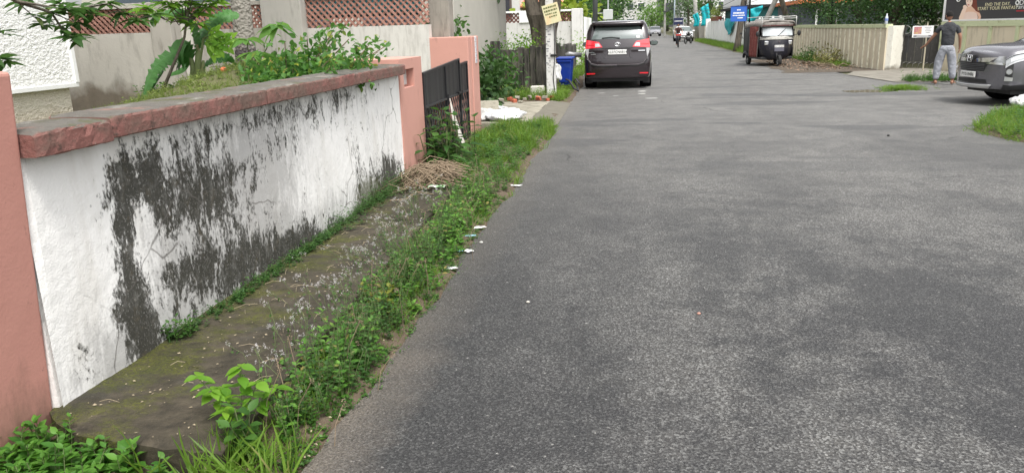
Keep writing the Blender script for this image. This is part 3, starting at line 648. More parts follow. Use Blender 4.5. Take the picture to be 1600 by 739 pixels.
# house behind it
hb = thing('verandah_house', 'white house with brown shutters and terracotta awning behind the lattice wall', 'house', (-8, 41, 0))
MB().bb(-14, -5.6, 40.5, 48, 0, 6).build('wall', M('house_white', (.58, .57, .55), .85, .1), hb, world=True)
MB().bb(-9.9, -8.9, 40.2, 40.499, 0, 6).build('column', m_white, hb, world=True)
for a, b in ((-8.6, -7.7), (-7.5, -6.9), (-6.7, -6.0)):
    f = MB().bb(a, b, 40.44, 40.498, 2.2, 4.4).build('window', M('brown_shutter', (.12, .085, .075), .6), hb, world=True)
    q = MB().bb(a+.1, b-.1, 40.42, 40.436, 2.3, 4.3).build('pane', M('pane_dark', (.05, .05, .06), .15, 0, 3, 0), f); q.location = -hb.location
MB().bb(-5.6, -3.5, 41.5, 47, 0, 2.85).build('annex', M('cream_annex', (.62, .50, .32), .85), hb, world=True)
MB().add([(-5.9, 40.7, 2.85), (-3.2, 40.7, 2.85), (-3.2, 44, 3.6), (-5.9, 44, 3.6), (-5.9, 40.7, 2.77), (-3.2, 40.7, 2.77), (-3.2, 44, 3.52), (-5.9, 44, 3.52)], [(0, 1, 2, 3), (4, 7, 6, 5), (0, 4, 5, 1), (1, 5, 6, 2), (2, 6, 7, 3), (3, 7, 4, 0)]).build('awning', M('tile_awning', (.50, .20, .11), .8), hb, world=True)
MB().bb(-14.4, -5.2, 40, 48.4, 6, 6.2).build('roof', m_plaster, hb, world=True)

# ---------------------------------------------------------------- marked wooden pole with yellow notice, blue bin
pl = thing('utility_pole', 'whitewashed square pole with black markings beside the blue bin', 'pole', (-1.98, 19.9, 0))
m_polew = M('flaking_whitewash', (.60, .59, .57), .85, .12, 4, .3, 30, dirt=(.25, .24, .22), dscale=9, dlo=.55, dhi=.65)
m = MB(); n = 12; m.ring([(0, 0, -.03), (-.01, 0, 2), (-.04, 0, 5.2)], [.165, .15, .135], 4); m.build('pole_shaft', m_polew, pl, bevel=.01).rotation_euler.z = R(45)
m = MB()
for i in range(26): m.box((-.055+.05*math.sin(i*2.3), -.118+.0004*i*0, .75+i*.058), (.03+.02*((i*7) % 3), .006, .010+.004*(i % 3)))
m.build('marking', M('black_marks', (.10, .10, .12), .7, 0, 3, 0), pl)
m = MB(); m.ring([(.10, -.10, .02), (.06, -.13, .5), (.11, -.13, 1.0), (.10, -.12, 2.2), (.08, -.12, 5)], .012, 6); m.build('cable', m_dark, pl, smooth=True)
m = MB(); m.cyl((.0, -.14, 1.05), (.16, -.12, 1.05), .03); m.build('cable_clamp', m_dark, pl)
def notice(nm, lab, cat, o, w, h, base, rows, ink, tilt=0., rz=0., th=.012):
    t = thing(nm, lab, cat, o, rz)
    b = MB().box((0, 0, 0), (w, th, h), ry=tilt).build('board', base, t, bevel=.002)
    m = MB(); c, s = math.cos(tilt), math.sin(tilt)
    for (u0, u1, v, hh) in rows:
        x = u0
        while x < u1-.01:
            L_ = min(u1-x, random.uniform(.07, .17)); cx = ((x+L_/2)-.5)*w
            z = (v-.5)*h; m.box((cx*c+z*s, -th/2-.0035, -cx*s+z*c), (L_*w*.86, .003, hh*h*random.uniform(.75, 1)), ry=tilt); x += L_+.018
    m.build('lettering', ink, t); return t
py = VY(862, 22, 19.72)
m_yel = M('faded_yellow', (.62, .58, .36), .6, .15, 7, 0, dirt=(.70, .42, .22), dscale=4)
notice('notice_board', 'tilted pale yellow notice nailed to the whitewashed pole', 'sign', (py[0]+.0, 19.70, py[2]), .40, .47, m_yel,
       [(.08, .9, .85, .10), (.08, .9, .68, .10), (.1, .55, .52, .07), (.6, .85, .50, .08), (.3, .8, .36, .07)], M('notice_ink', (.13, .14, .05), .7, 0, 3, 0), tilt=R(-14))
notice('notice_board', 'small white card at the top of the whitewashed pole', 'sign', (-1.70, 19.73, 2.44), .17, .12, m_white, [(.1, .9, .6, .15)], m_dark, tilt=R(14))
# bin
m_blue = M('blue_plastic', (.008, .035, .26), .42, .12, 4, .05, 30, dirt=(.03, .06, .2), dscale=5)
t = thing('wheelie_bin', 'blue plastic bin standing behind the whitewashed pole', 'bin', (-1.78, 21.9, .02), R(-8))
m = MB(); m.add([(x*a, y*a*.9, z) for (a, z) in ((.155, .22), (.20, .84)) for x, y in ((-1, -1), (1, -1), (1, 1), (-1, 1))], [(0, 1, 2, 3)[::-1], (4, 5, 6, 7), (0, 1, 5, 4), (1, 2, 6, 5), (2, 3, 7, 6), (3, 0, 4, 7)])
m.build('body', m_blue, t, bevel=.02)
MB().box((0, 0, .875), (.46, .42, .05), rx=R(4)).build('lid', m_blue, t, bevel=.015)
MB().box((0, -.17, .80), (.40, .06, .05)).build('rim', m_blue, t, bevel=.01); MB().box((0, .0, .19), (.24, .2, .08)).build('base', m_blue, t, bevel=.01)
for sx in (-.1, .1): MB().box((sx, 0, .075), (.03, .03, .145)).build('leg', m_dark, t)
m = MB(); m.grid([[(.18*u-.32+.03*math.sin(v*9), -.24+.02*math.sin(u*7+v*5), .72-.42*v-.05*u) for u in np.linspace(0, 1-.55*abs(v-.6), 6)] for v in np.linspace(0, 1, 10)])
tag(m.build('plastic_bag', m_white, smooth=True, solid=.004, origin=None), 'limp white plastic sheet hanging between pole and blue bin', 'plastic bag').location = (-1.72, 21.85, .05)
t = tag(MB().ring([(0, 0, .35), (.10, -.1, .32), (.22, -.15, .12), (.34, -.12, .05), (.30, .0, .18), (.2, .05, .3), (.28, -.05, .36), (.38, -.1, .22)], .028, 8).build('hose_coil', M('black_rubber', (.03, .03, .035), .6, .3), smooth=True, origin=None), 'tangle of black pipe at the foot of the blue bin', 'pipe'); t.location = (-1.72, 21.3, .0)
t = tag(MB().ring([(0, 0, 0), (.12, .02, .04), (.2, .05, .02), (.45, .1, 0)], [.07, .075, .07, .065], 12).build('metal_pipe', M('grey_pipe', (.30, .30, .31), .45, .2, metal=.5), smooth=True, origin=None), 'grey metal pipe resting above the blue bin', 'pipe'); t.location = (-1.85, 22.9, .93)
tag(MB().box((0, 0, .13), (.34, .26, .26)).build('stone_block', M('pale_block', (.48, .46, .41), .9, .2, 6, .5, 20), bevel=.03, origin=None), 'pale squared block at the foot of the whitewashed pole', 'block').location = (-2.32, 19.7, .05)
# dark metal post and meter box
dp = thing('street_post', 'dark slim steel post with pale meter box behind the parked car', 'pole', (-1.62, 37, 0))
MB().cyl((0, 0, -.03), (.02, 0, 6.5), .13, .10, 12).build('shaft', M('dark_steel', (.06, .065, .065), .6, .2), dp, smooth=True)
MB().bb(.38, .82, -.15, .1, 2.0, 2.45).build('meter_box', M('meter_grey', (.48, .50, .48), .5, .05), dp, bevel=.02)
m = MB(); m.cyl((.60, 0, 0), (.60, 0, 3.2), .035); m.box((.3, 0, 2.3), (.6, .04, .04)); m.build('bracket', M('zinc', (.35, .37, .37), .5), dp)
# ================================================================ vehicles
m_tyre = M('tyre_rubber', (.022, .022, .022), .85, .2, 8, .3, 40)
m_arch = M('arch_liner', (.006, .006, .006), .95, .1, 3, 0, spec=.05)
m_rim = M('alloy', (.42, .42, .43), .35, .1, 5, 0, metal=.8)
m_black = M('black_plastic', (.022, .022, .023), .55, .2, 6, .1, 60)
m_chrome = M('chrome', (.75, .75, .76), .12, .03, 5, 0, metal=1)
m_silver = M('silver_paint', (.48, .48, .48), .35, .06, 5, 0, metal=.5)
m_plate = M('plate_white', (.72, .72, .70), .45, .04, 9, 0)
m_ink = M('plate_ink', (.02, .02, .02), .6, 0, 3, 0)
m_red = M('red_lens', (.62, .012, .025), .12, .12, 30, 0, spec=.7, coat=.5)
m_lens = M('clear_lens', (.42, .43, .44), .08, .35, 22, .3, 45, .004, metal=.3, spec=.8)
def glassm(nm, c, r=.06):
    n = N(nm); n.done(c, r, 0, .9, .6); return n.m
m_glass = glassm('dark_glass', (.035, .045, .045)); m_glass_r = glassm('rear_glass', (.10, .125, .12), .1)
def paint(nm, c, metal=.35): return M(nm, c, .26, .05, 30, .03, 8, .002, metal=metal, spec=.55, coat=.8, dirt=mul(c, 1.3), dscale=3)
def catmull(p0, p1, p2, p3, t):
    return .5*((2*p1)+(-p0+p2)*t+(2*p0-5*p1+4*p2-p3)*t*t+(-p0+3*p1-3*p2+p3)*t*t*t)
class Car:
    """body surface S(u, v): u = station from rear to front, v = level from sill to roof centre"""
    def __init__(s, W, st, cap_r=.05, cap_f=.10, upper=(.93, .80, .5)):
        s.W = W/2; s.cr, s.cf = cap_r, cap_f; rows = []
        for (y, bot, belt, roof, ws, lean, up) in st:
            zz = [bot, bot+.07, bot+(belt-bot)*.5, belt-.12, belt, belt+(roof-belt)*.5, roof-(.06 if roof-belt > .3 else (roof-belt)*.28), roof-.012, roof]
            ww = [.90, .975, 1.0, .99, .955, upper[0]*up, upper[1]*up, upper[2]*up, 0]
            hh = max(roof-bot, .01); fr = [0, 0, 0, .01, .02, .45, .92, 1.0, 1.0]
            rows.append([(s.W*ws*ww[j], y+lean[0]*(1-min(1, abs(zz[j]-(bot+.25))/.45))*(1 if j < 4 else 0)+lean[1]*fr[j], zz[j]) for j in range(9)])
        s.A = np.array(rows); s.nu, s.nv = s.A.shape[0]-1, 8
    def S(s, u, v):
        i = int(min(max(u, 0), s.nu-1e-6)); t = min(max(u, 0), s.nu)-i; A = s.A; n = s.nu
        g = [A[max(i-1, 0)], A[i], A[min(i+1, n)], A[min(i+2, n)]]; row = catmull(*g, t)
        j = int(min(max(v, 0), 8-1e-6)); k = min(max(v, 0), 8)-j
        a = row[max(j-1, 0)]; b = row[j]; c = row[j+1]; d = row[min(j+2, 8)]
        if j >= 7: d = np.array([-row[7][0], row[7][1], row[7][2]])
        p = catmull(a, b, c, d, k)
        return p
    def Nrm(s, u, v, side=1):
        e = .02; du = s.S(u+e, v)-s.S(u-e, v); dv = s.S(u, v+e)-s.S(u, v-e); n = np.cross(du, dv); n = n/(np.linalg.norm(n)+1e-9)
        c = np.array([0, s.S(u, v)[1], .8]); 
        if np.dot(n, s.S(u, v)-c) < 0: n = -n
        return n
    def patch(s, u0, u1, v0, v1, off=.006, nu=8, nv=5, side=1, fn=None):
        P = []
        for a in np.linspace(0, 1, nu):
            r = []
            for b in np.linspace(0, 1, nv):
                u = u0+(u1-u0)*a; v = v0+(v1-v0)*b
                if fn: u, v = fn(a, b)
                p = s.S(u, v)+s.Nrm(u, v)*off; r.append((p[0]*side, p[1], p[2]))
            P.append(r)
        return MB().grid(P)
    def cap(s, x, z, front=False):
        row = s.A[-1] if front else s.A[0]; zs = row[:8, 2]; y = float(np.interp(z, zs, row[:8, 1])); w_ = float(np.interp(z, zs, row[:8, 0]))
        b = max(0, 1-(x/max(w_, .05))**2); return y+(s.cf*b if front else -s.cr*b)
    def cappatch(s, q, off=.01, n=10, m=5, front=False, th=0):
        """q: four (x, z) corners a b c d"""
        P = []
        for i in range(n):
            a = i/(n-1); r = []
            for j in range(m):
                b = j/(m-1); x = (q[0][0]*(1-a)+q[1][0]*a)*(1-b)+(q[3][0]*(1-a)+q[2][0]*a)*b; z = (q[0][1]*(1-a)+q[1][1]*a)*(1-b)+(q[3][1]*(1-a)+q[2][1]*a)*b
                r.append((x, s.cap(x, z, front)+(off if front else -off), z))
            P.append(r)
        return MB().grid(P)
    def body(s):
        m = MB(); U = np.linspace(0, s.nu, s.nu*5+1); V = np.linspace(0, 8, 33); G_ = [[s.S(u, v) for v in V] for u in U]
        m.grid([[(p[0], p[1], p[2]) for p in r] for r in G_]); m.grid([[(-p[0], p[1], p[2]) for p in r][::-1] for r in G_])
        for fr in (False, True):
            row = G_[-1] if fr else G_[0]; P = []
            for p in row: P.append([(p[0]*t, p[1]+((s.cf if fr else -s.cr)*(1-t*t)), p[2]) for t in np.linspace(-1, 1, 17)])
            m.grid(P)
        b = [[(x*r[0][0], r[0][1], r[0][2]) for x in (-1, 0, 1)] for r in G_]; m.grid(b)
        return m
def weld(o, d=.0008):
    import bmesh
    bm = bmesh.new(); bm.from_mesh(o.data); bmesh.ops.remove_doubles(bm, verts=bm.verts, dist=d); bmesh.ops.dissolve_degenerate(bm, edges=bm.edges, dist=1e-5)
    bmesh.ops.recalc_face_normals(bm, faces=bm.faces); bm.to_mesh(o.data); bm.free(); o.data.shade_smooth(); return o
def wheel(t, x, y, r, wd=.2, rimr=.62, spokes=8, nm='wheel'):
    sg = 1 if x > 0 else -1; wrt = MB()
    prof = [(r*.60, -wd/2), (r*.93, -wd/2), (r, -wd*.36), (r, wd*.36), (r*.93, wd/2), (r*.60, wd/2)]
    n = 28; vs = []
    for i in range(n):
        th = 2*math.pi*i/n
        for (a, b) in prof: vs.append((x+b, y+a*math.cos(th), r+a*math.sin(th)))
    k = len(prof); wrt.add(vs, [(i*k+j, ((i+1) % n)*k+j, ((i+1) % n)*k+(j+1) % k, i*k+(j+1) % k) for i in range(n) for j in range(k)])
    W = weld(wrt.build(nm, m_tyre, t))
    m = MB(); xo = x+sg*wd*.30; m.torus((xo, y, r), (1, 0, 0), r*.60, r*.045, 24, 6)
    for i in range(spokes):
        th = 2*math.pi*i/spokes; m.box((xo, y+math.cos(th)*r*.32, r+math.sin(th)*r*.32), (.03, r*.6, r*.11), rx=th)
    m.cyl((xo-.03*sg, y, r), (xo+.025*sg, y, r), r*.14); m.build('rim', m_rim, W)
    return W
def common(car, t, pm, wheels, r, gl, lay, arch=True, detail=True):
    """lay: u ranges of side windows; wheels: y positions"""
    b = weld(car.body().build('body', pm, t))
    for sx in (1, -1):
        for (a, c, v0, v1) in lay['side']:
            car.patch(a, c, v0, v1, .006, 7, 5, sx).build('side_window', gl, t, smooth=True)
        if detail:
            for u in lay['doors']:
                car.patch(u, u+.02, 1.3, 4, .003, 2, 12, sx).build('door_seam', m_black, t, smooth=True)
            car.patch(lay['doors'][0]-.35, lay['doors'][-1]+.1, .2, 1.0, .008, 12, 4, sx).build('side_sill', m_black, t, smooth=True)
        for y in wheels:
            wheel(t, sx*(car.W-.085), y, r)
            if arch: MB().cyl((sx*(car.W-.30), y, r+.02), (sx*(car.W+.003), y, r+.02), r+.04, n=28).build('wheel_arch', m_arch, t, smooth=False)
    u0, u1 = lay['screen']; m = car.patch(u0, u1, 5.15, 8, .006, 8, 8); q = car.patch(u0, u1, 5.15, 8, .006, 8, 8, -1); m.add(q.v, q.f); weld(m.build('windscreen', gl, t))
    for sx in (1, -1):
        y, z = lay['mirror']; m = MB(); m.sph((sx*(car.W+.12), y, z), (.13, .07, .085), 14, 9); m.box((sx*(car.W+.0), y, z-.03), (.16, .05, .04)); mi = m.build('side_mirror', pm if not lay.get('mblack') else m_black, t, smooth=True)
        MB().box((sx*(car.W+.13), y-.066, z), (.20, .012, .11)).build('mirror_glass', m_glass_r, mi, bevel=.004)
    return b
# ---- dark brown people carrier seen from behind
m_maroon = paint('dark_maroon_paint', (.013, .007, .010), .15)
def make_mpv():
    t = thing('people_carrier', 'dark maroon people carrier parked at the left kerb, seen from behind', 'car', (-.33, 22.3+2.36, 0), R(-.5), scale=1.03)
    Z = (0, 0)
    st = [(-2.36, .30, 1.08, 1.74, .955, (-.06, .30), 1.0), (-2.10, .27, 1.10, 1.80, .99, (0, .16), 1.0), (-1.5, .26, 1.09, 1.82, 1.0, Z, 1.0), (-.6, .26, 1.07, 1.82, 1.0, Z, 1.0), (.15, .26, 1.06, 1.80, 1.0, Z, 1.0),
          (.55, .26, 1.05, 1.70, 1.0, Z, .99), (1.25, .26, 1.04, 1.16, .995, Z, 1.0), (1.8, .28, .96, 1.08, .98, Z, .95), (2.25, .30, .80, .94, .90, Z, .9), (2.36, .34, .66, .80, .80, Z, .85)]
    c = Car(1.83, st, .07, .10)
    common(c, t, m_maroon, (-1.45, 1.42), .335, m_glass, dict(side=[(.55, 1.75, 4.2, 5.8), (1.85, 2.95, 4.2, 5.8), (3.05, 5.1, 4.25, 5.75)], doors=[1.8, 3.0, 4.9], screen=(5.05, 5.95), mirror=(.95, 1.13), mblack=False))
    cp = c.cappatch
    cp([(-.70, 1.325), (.70, 1.325), (.60, 1.63), (-.60, 1.63)], .010, 18, 8).build('rear_window', m_glass_r, t, smooth=True)
    m = MB()
    P = [[(x, c.cap(min(abs(x), .6)*(1 if x > 0 else -1), 1.66)+dy-.03*(1-(x/.7)**2), z) for (dy, z) in ((.10, 1.79), (-.12, 1.765), (-.16, 1.72), (-.13, 1.675), (.02, 1.69))] for x in np.linspace(-.69, .69, 15)]
    m.grid(P); m.build('roof_spoiler', m_maroon, t, smooth=True, solid=.012)
    cp([(-.58, 1.635), (.58, 1.635), (.58, 1.68), (-.58, 1.68)], .02, 10, 3).build('window_surround', m_black, t)
    for sx in (1, -1):
        w_ = .868
        a = cp([(sx*.40, 1.115), (sx*w_, 1.085), (sx*.835, 1.315), (sx*.50, 1.255)], .022, 10, 6)
        l = a.build('tail_lamp', m_red, t, smooth=True)
        cp([(sx*.45, 1.135), (sx*.60, 1.13), (sx*.60, 1.215), (sx*.50, 1.22)], .027, 6, 3).build('reversing_lens', m_lens, l, smooth=True)
        cp([(sx*.62, 1.17), (sx*.83, 1.165), (sx*.83, 1.185), (sx*.62, 1.19)], .027, 6, 2).build('lamp_bar', M('deep_red_bar', (.35, .005, .01), .2, 0, 3, 0), l)
        c.patch(.02, .55, 4.1, 4.9, .012, 5, 4, sx).build('side_lamp', m_red, t, smooth=True)
        cp([(sx*.80, .80), (sx*.815, .79), (sx*.865, 1.075), (sx*.765, 1.08)], .016, 4, 6).build('lower_reflector', m_silver, t, smooth=True)
        cp([(sx*.60, .405), (sx*.83, .40), (sx*.83, .435), (sx*.60, .44)], .02, 5, 2).build('bumper_reflector', m_red, t)
        pth = [(x, c.cap(x, z)-.012, z) for x, z in ((sx*.83, .95), (sx*.78, .80), (sx*.70, .695), (sx*.55, .655), (0, .645))]
        MB().ring(pth, .007, 6).build('tailgate_seam_highlight', M('seam_highlight', (.16, .14, .15), .3, 0, 3, 0), t, smooth=True)  # thin highlight along the tailgate seam, drawn as a paler line
        pth = [(p[0]*1.01, p[1]-.0, p[2]-.028) for p in pth]; MB().ring(pth, .014, 6).build('seam_shadow_gap', m_black, t, smooth=True)
        cp([(sx*.62, .975), (sx*.80, .97), (sx*.80, .99), (sx*.62, .995)], .012, 3, 2).build('badge', m_chrome, t) if sx < 0 else cp([(.56, 1.0), (.74, 1.0), (.74, 1.022), (.56, 1.022)], .012, 3, 2).build('badge', m_chrome, t)
    cp([(-.72, .93), (-.58, .93), (-.58, .945), (-.72, .945)], .012, 3, 2).build('badge', m_chrome, t)
    cp([(-.43, 1.085), (.43, 1.085), (.43, 1.11), (-.43, 1.11)], .018, 8, 2).build('garnish_bar', m_black, t)
    cp([(-.34, .83), (.34, .83), (.30, 1.075), (-.30, 1.075)], .006, 8, 4).build('plate_recess', M('plate_recess_paint', (.06, .055, .06), .5), t)
    cp([(-.40, .83), (-.34, .83), (-.30, 1.075), (-.36, 1.075)], .018, 3, 4).build('recess_edge', m_maroon, t); cp([(.40, .83), (.34, .83), (.30, 1.075), (.36, 1.075)], .018, 3, 4).build('recess_edge', m_maroon, t)
    y = c.cap(0, .98)-.022
    p = MB().box((0, y, .985), (.50, .012, .125)).build('number_plate', m_plate, t, bevel=.006)
    text_mesh('KL07CN5814', .088, m_ink, 'plate_lettering', p, frame4((0, y-.008, .983), (1, 0, 0), (0, 0, 1)))
    m = MB(); yy = c.cap(0, 1.19)-.02; vs = [(x*1.0, yy, 1.185+z) for x, z in [(math.cos(a)*.075, math.sin(a)*.05) for a in np.linspace(0, 6.283, 25)]]
    m.ring(vs, .009, 6, False); m.ring([(math.cos(a)*.028, yy, 1.185+math.sin(a)*.045) for a in np.linspace(0, 6.283, 17)], .007, 6, False); m.ring([(math.cos(a)*.055, yy, 1.20+math.sin(a)*.02) for a in np.linspace(0, 6.283, 17)], .007, 6, False)
    m.build('emblem', m_chrome, t, smooth=True)
    MB().ring([(.06, c.cap(0, 1.34)-.025, 1.345), (-.15, c.cap(0, 1.36)-.03, 1.375), (-.42, c.cap(.4, 1.355)-.025, 1.355)], .012, 6).build('rear_wiper', m_black, t, smooth=True)
    cp([(.50, 1.345), (.60, 1.345), (.59, 1.40), (.50, 1.40)], .016, 3, 3).build('window_sticker', m_plate, t)
    MB().bb(-.72, .72, -2.30, 2.1, .20, .30).build('underbody', m_black, t); m = MB(); m.bb(-.78, .78, -2.34, -2.2, .255, .30); m.cyl((.5, -2.3, .24), (.5, -1.6, .24), .035); m.build('exhaust_valance', m_black, t)
    for sx in (1, -1): MB().bb(sx*.70, sx*.88, -1.86, -1.84, .12, .42).build('mud_flap', m_black, t)
    return t
make_mpv()
# ---- grey compact suv at the right edge
m_grey = paint('slate_grey_paint', (.135, .132, .148), .35)
def make_suv():
    cx, cy = 6.86, 16.75; rz = R(99)
    d = (-math.sin(rz), math.cos(rz)); Lh = 2.0
    t = thing('compact_suv', 'slate grey compact suv nosing in from the right edge of the photo', 'car', (cx-d[0]*Lh*1.06, cy-d[1]*Lh*1.06, 0), rz, scale=1.06)
    Z = (0, 0)
    st = [(-2.0, .36, 1.00, 1.48, .93, (-.05, .35), 1), (-1.8, .32, 1.03, 1.56, .97, (0, .2), 1), (-1.2, .30, 1.02, 1.60, 1, Z, 1), (-.3, .30, 1.0, 1.60, 1, Z, 1), (.1, .30, .99, 1.56, 1, Z, 1), (.95, .30, 1.0, 1.12, 1, Z, 1), (1.35, .30, .98, 1.10, .99, Z, .97), (1.72, .30, .95, 1.07, .975, Z, .95), (1.90, .29, .92, 1.04, .93, Z, .93), (2.0, .31, .85, .975, .86, (0, 0), .93)]
    c = Car(1.73, st, .06, .19)
    common(c, t, m_grey, (-1.38, 1.04), .325, m_glass, dict(side=[(1.2, 2.8, 4.2, 5.8), (2.9, 4.7, 4.2, 5.8)], doors=[1.6, 2.85, 4.5], screen=(4.05, 4.95), mirror=(.62, 1.05)))
    cp = lambda q, off=.01, n=10, m=5: c.cappatch(q, off, n, m, True)
    cp([(-.36, .625), (.36, .625), (.44, .775), (-.44, .775)], .010, 14, 5).build('grille', m_black, t, smooth=True)
    m = MB()
    for z in (.65, .68, .71, .74):
        m.ring([(x, c.cap(x, z, True)+.014, z) for x in np.linspace(-.37, .37, 11)], .005, 4)
    m.build('grille_mesh', M('grille_grey', (.07, .07, .075), .5), t)
    for sx in (1, -1):
        cp([(sx*0, .79), (sx*.46, .78), (sx*.60, .87), (sx*0, .835)], .020, 8, 3).build('chrome_wing', m_chrome, t, smooth=True)
        cp([(sx*.53, .775), (sx*.745, .76), (sx*.735, .895), (sx*.60, .885)], .012, 8, 4).build('headlamp_inner', m_lens, t, smooth=True)
        cp([(sx*.40, .755), (sx*.745, .735), (sx*.745, .768), (sx*.50, .79)], .018, 8, 3).build('lamp_chrome', m_chrome, t, smooth=True)
        # headlamp wraps from the front face round the corner
        hl = c.patch(0, 0, 0, 0, .012, 14, 6, sx, fn=lambda a, b: (c.nu-.02-a*3.4, 2.72+a*.50+b*(1.12-.30*a-.5*max(0, a-.7)*2))).build('headlamp', m_lens, t, smooth=True)
        c.patch(0, 0, 0, 0, .016, 10, 5, sx, fn=lambda a, b: (c.nu-.7-a*1.5, 3.05+a*.2+b*.42)).build('headlamp_reflector', m_chrome, hl, smooth=True)
        c.patch(0, 0, 0, 0, .018, 12, 2, sx, fn=lambda a, b: (c.nu-.02-a*3.4, 2.66+a*.50+b*.09)).build('headlamp_trim', m_chrome, hl, smooth=True)
        c.patch(0, 0, 0, 0, .018, 12, 2, sx, fn=lambda a, b: (c.nu-.1-a*2.4, 3.66+a*.12+b*.12)).build('headlamp_brow', m_black, hl, smooth=True)
        # fog lamp pocket
        c.patch(c.nu-1.02, c.nu-.15, 1.55, 2.75, .006, 6, 5, sx).build('fog_pocket', m_black, t, smooth=True)
        p = c.S(c.nu-.62, 2.15); nn = c.Nrm(c.nu-.62, 2.15); p = np.array([p[0]*sx, p[1], p[2]]); nn = np.array([nn[0]*sx, nn[1], nn[2]])
        f = MB().cyl(p-nn*.01, p+nn*.025, .055, .05, 18).build('fog_lamp', m_chrome, t, smooth=False); MB().cyl(p+nn*.026, p+nn*.03, .04, .04, 16).build('fog_lens', m_lens, f)
        c.patch(0, 0, 0, 0, .014, 8, 3, sx, fn=lambda a, b: (c.nu-.08-a*1.0, 1.45+b*.35*(1-a*.4)+.0*a)).build('fog_trim', m_silver, t, smooth=True)
        c.patch(c.nu-2.6, c.nu-.02, .25, 1.12, .008, 12, 4, sx).build('bumper_cladding', m_black, t, smooth=True)
        c.patch(c.nu-1.6, c.nu-.02, 1.14, 1.26, .012, 10, 2, sx).build('cladding_edge', m_silver if 0 else m_grey, t, smooth=True)
    cp([(-.13, .785), (.13, .785), (.17, .90), (-.17, .90)], .026, 6, 5).build('emblem_plinth', m_black, t, smooth=True)
    m = MB(); Y = c.cap(0, .84, True)+.034
    m.ring([(-.035, Y, .885), (-.045, Y, .80)], .012, 6); m.ring([(.035, Y, .885), (.045, Y, .80)], .012, 6); m.ring([(-.04, Y, .845), (.04, Y, .845)], .012, 6)
    m.ring([(x, Y-.004, z) for x, z in ((-.075, .895), (.075, .895), (.085, .85), (.06, .785), (-.06, .785), (-.085, .85), (-.075, .895))], .010, 6, False); m.build('emblem', m_chrome, t, smooth=True)
    cp([(-.45, .405), (.45, .405), (.42, .475), (-.42, .475)], .008, 12, 3).build('lower_intake', m_black, t, smooth=True)
    cp([(-.50, .315), (.50, .315), (.56, .385), (-.56, .385)], .030, 12, 4).build('skid_plate', m_silver, t, smooth=True, solid=.01)
    Y = c.cap(0, .55, True)+.03; p = MB().box((0, Y, .555), (.46, .014, .105)).build('number_plate', m_plate, t, bevel=.006)
    text_mesh('PY01B486', .085, m_ink, 'plate_lettering', p, frame4((0, Y+.009, .553), (-1, 0, 0), (0, 0, 1)))
    MB().bb(-.66, .66, -1.9, 1.8, .21, .32).build('underbody', m_black, t)
    m = MB(); m.ring([(x, 1.0+.05*(1-(x/.7)**2), 1.075) for x in np.linspace(-.68, .68, 9)], .012, 6); m.build('wiper', m_black, t)
    return t
make_suv()
# ---- small far cars
def far_car(name, label, loc, rz, pm, group, front=True, H=1.45, W=1.7, gl=None, red=False):
    t = thing(name, label, 'car', loc, rz, group); Z = (0, 0); k = H/1.5
    st = [(-2.0, .3, .92*k, 1.25*k, .93, (-.05, .3), 1), (-1.75, .28, .95*k, 1.36*k, .97, (0, .25), 1), (-.9, .28, .95*k, 1.5*k, 1, Z, 1), (.1, .28, .94*k, 1.48*k, 1, Z, 1), (.95, .28, .92*k, 1.0*k, 1, Z, 1), (1.6, .3, .82*k, .93*k, .96, Z, .95), (2.0, .32, .62*k, .74*k, .80, Z, .9)]
    c = Car(W, st, .06, .12)
    common(c, t, pm, (-1.2, 1.2), .31, gl or m_glass, dict(side=[(1.1, 2.2, 4.2, 5.8), (2.3, 3.7, 4.2, 5.8)], doors=[2.25], screen=(3.08, 3.95), mirror=(.6, 1.0)), detail=False)
    for sx in (1, -1):
        c.patch(0, 0, 0, 0, .012, 8, 4, sx, fn=lambda a, b: (c.nu-.05-a*.75, 3.3+a*.3+b*1.2)).build('headlamp', m_lens, t, smooth=True)
        c.cappatch([(sx*.50, .85*k), (sx*.74, .85*k), (sx*.72, 1.0*k), (sx*.55, 1.0*k)], .015, 4, 3).build('tail_lamp', m_red, t)
    c.cappatch([(-.55, 1.0*k), (.55, 1.0*k), (.48, 1.2*k), (-.48, 1.2*k)], .01, 8, 4).build('rear_window', m_glass_r, t, smooth=True)
    c.cappatch([(-.38, .5), (.38, .5), (.42, .62*k), (-.42, .62*k)], .01, 8, 4, True).build('grille', m_black, t)
    c.cappatch([(-.6, .33), (.6, .33), (.5, .44), (-.5, .44)], .01, 8, 4, True).build('lower_intake', m_black, t)
    Y = c.cap(0, .48, True)+.03; MB().box((0, Y, .48), (.46, .014, .10)).build('number_plate', m_plate, t); MB().box((0, c.cap(0, .75)-.03, .75), (.46, .014, .10)).build('number_plate', m_plate, t)
    return t
g = G(1054, 66)
far_car('parked_car', 'white hatchback parked at the right kerb behind the cyclist', (g[0]+.95, g[1]+2.0, 0), R(180+3), paint('white_car_paint', (.70, .70, .70), 0), None, W=1.65, gl=m_glass_r)
far_car('distant_car', 'silver grey sedan coming towards the camera far down the road', (3.75, 124, 0), R(180), paint('silver_car_paint', (.30, .30, .32), .3), None)
far_car('distant_car', 'dark car partly hidden behind the people carrier roof, far down the road', (-.2+1.0, 128, 0), 0, paint('dark_car_paint', (.06, .065, .085), .3), None)
far_car('distant_car', 'pale car just right of the people carrier roof in the distance', (.62, 78, 0), 0, paint('pale_car_paint', (.50, .50, .52), .2), None, H=1.75)

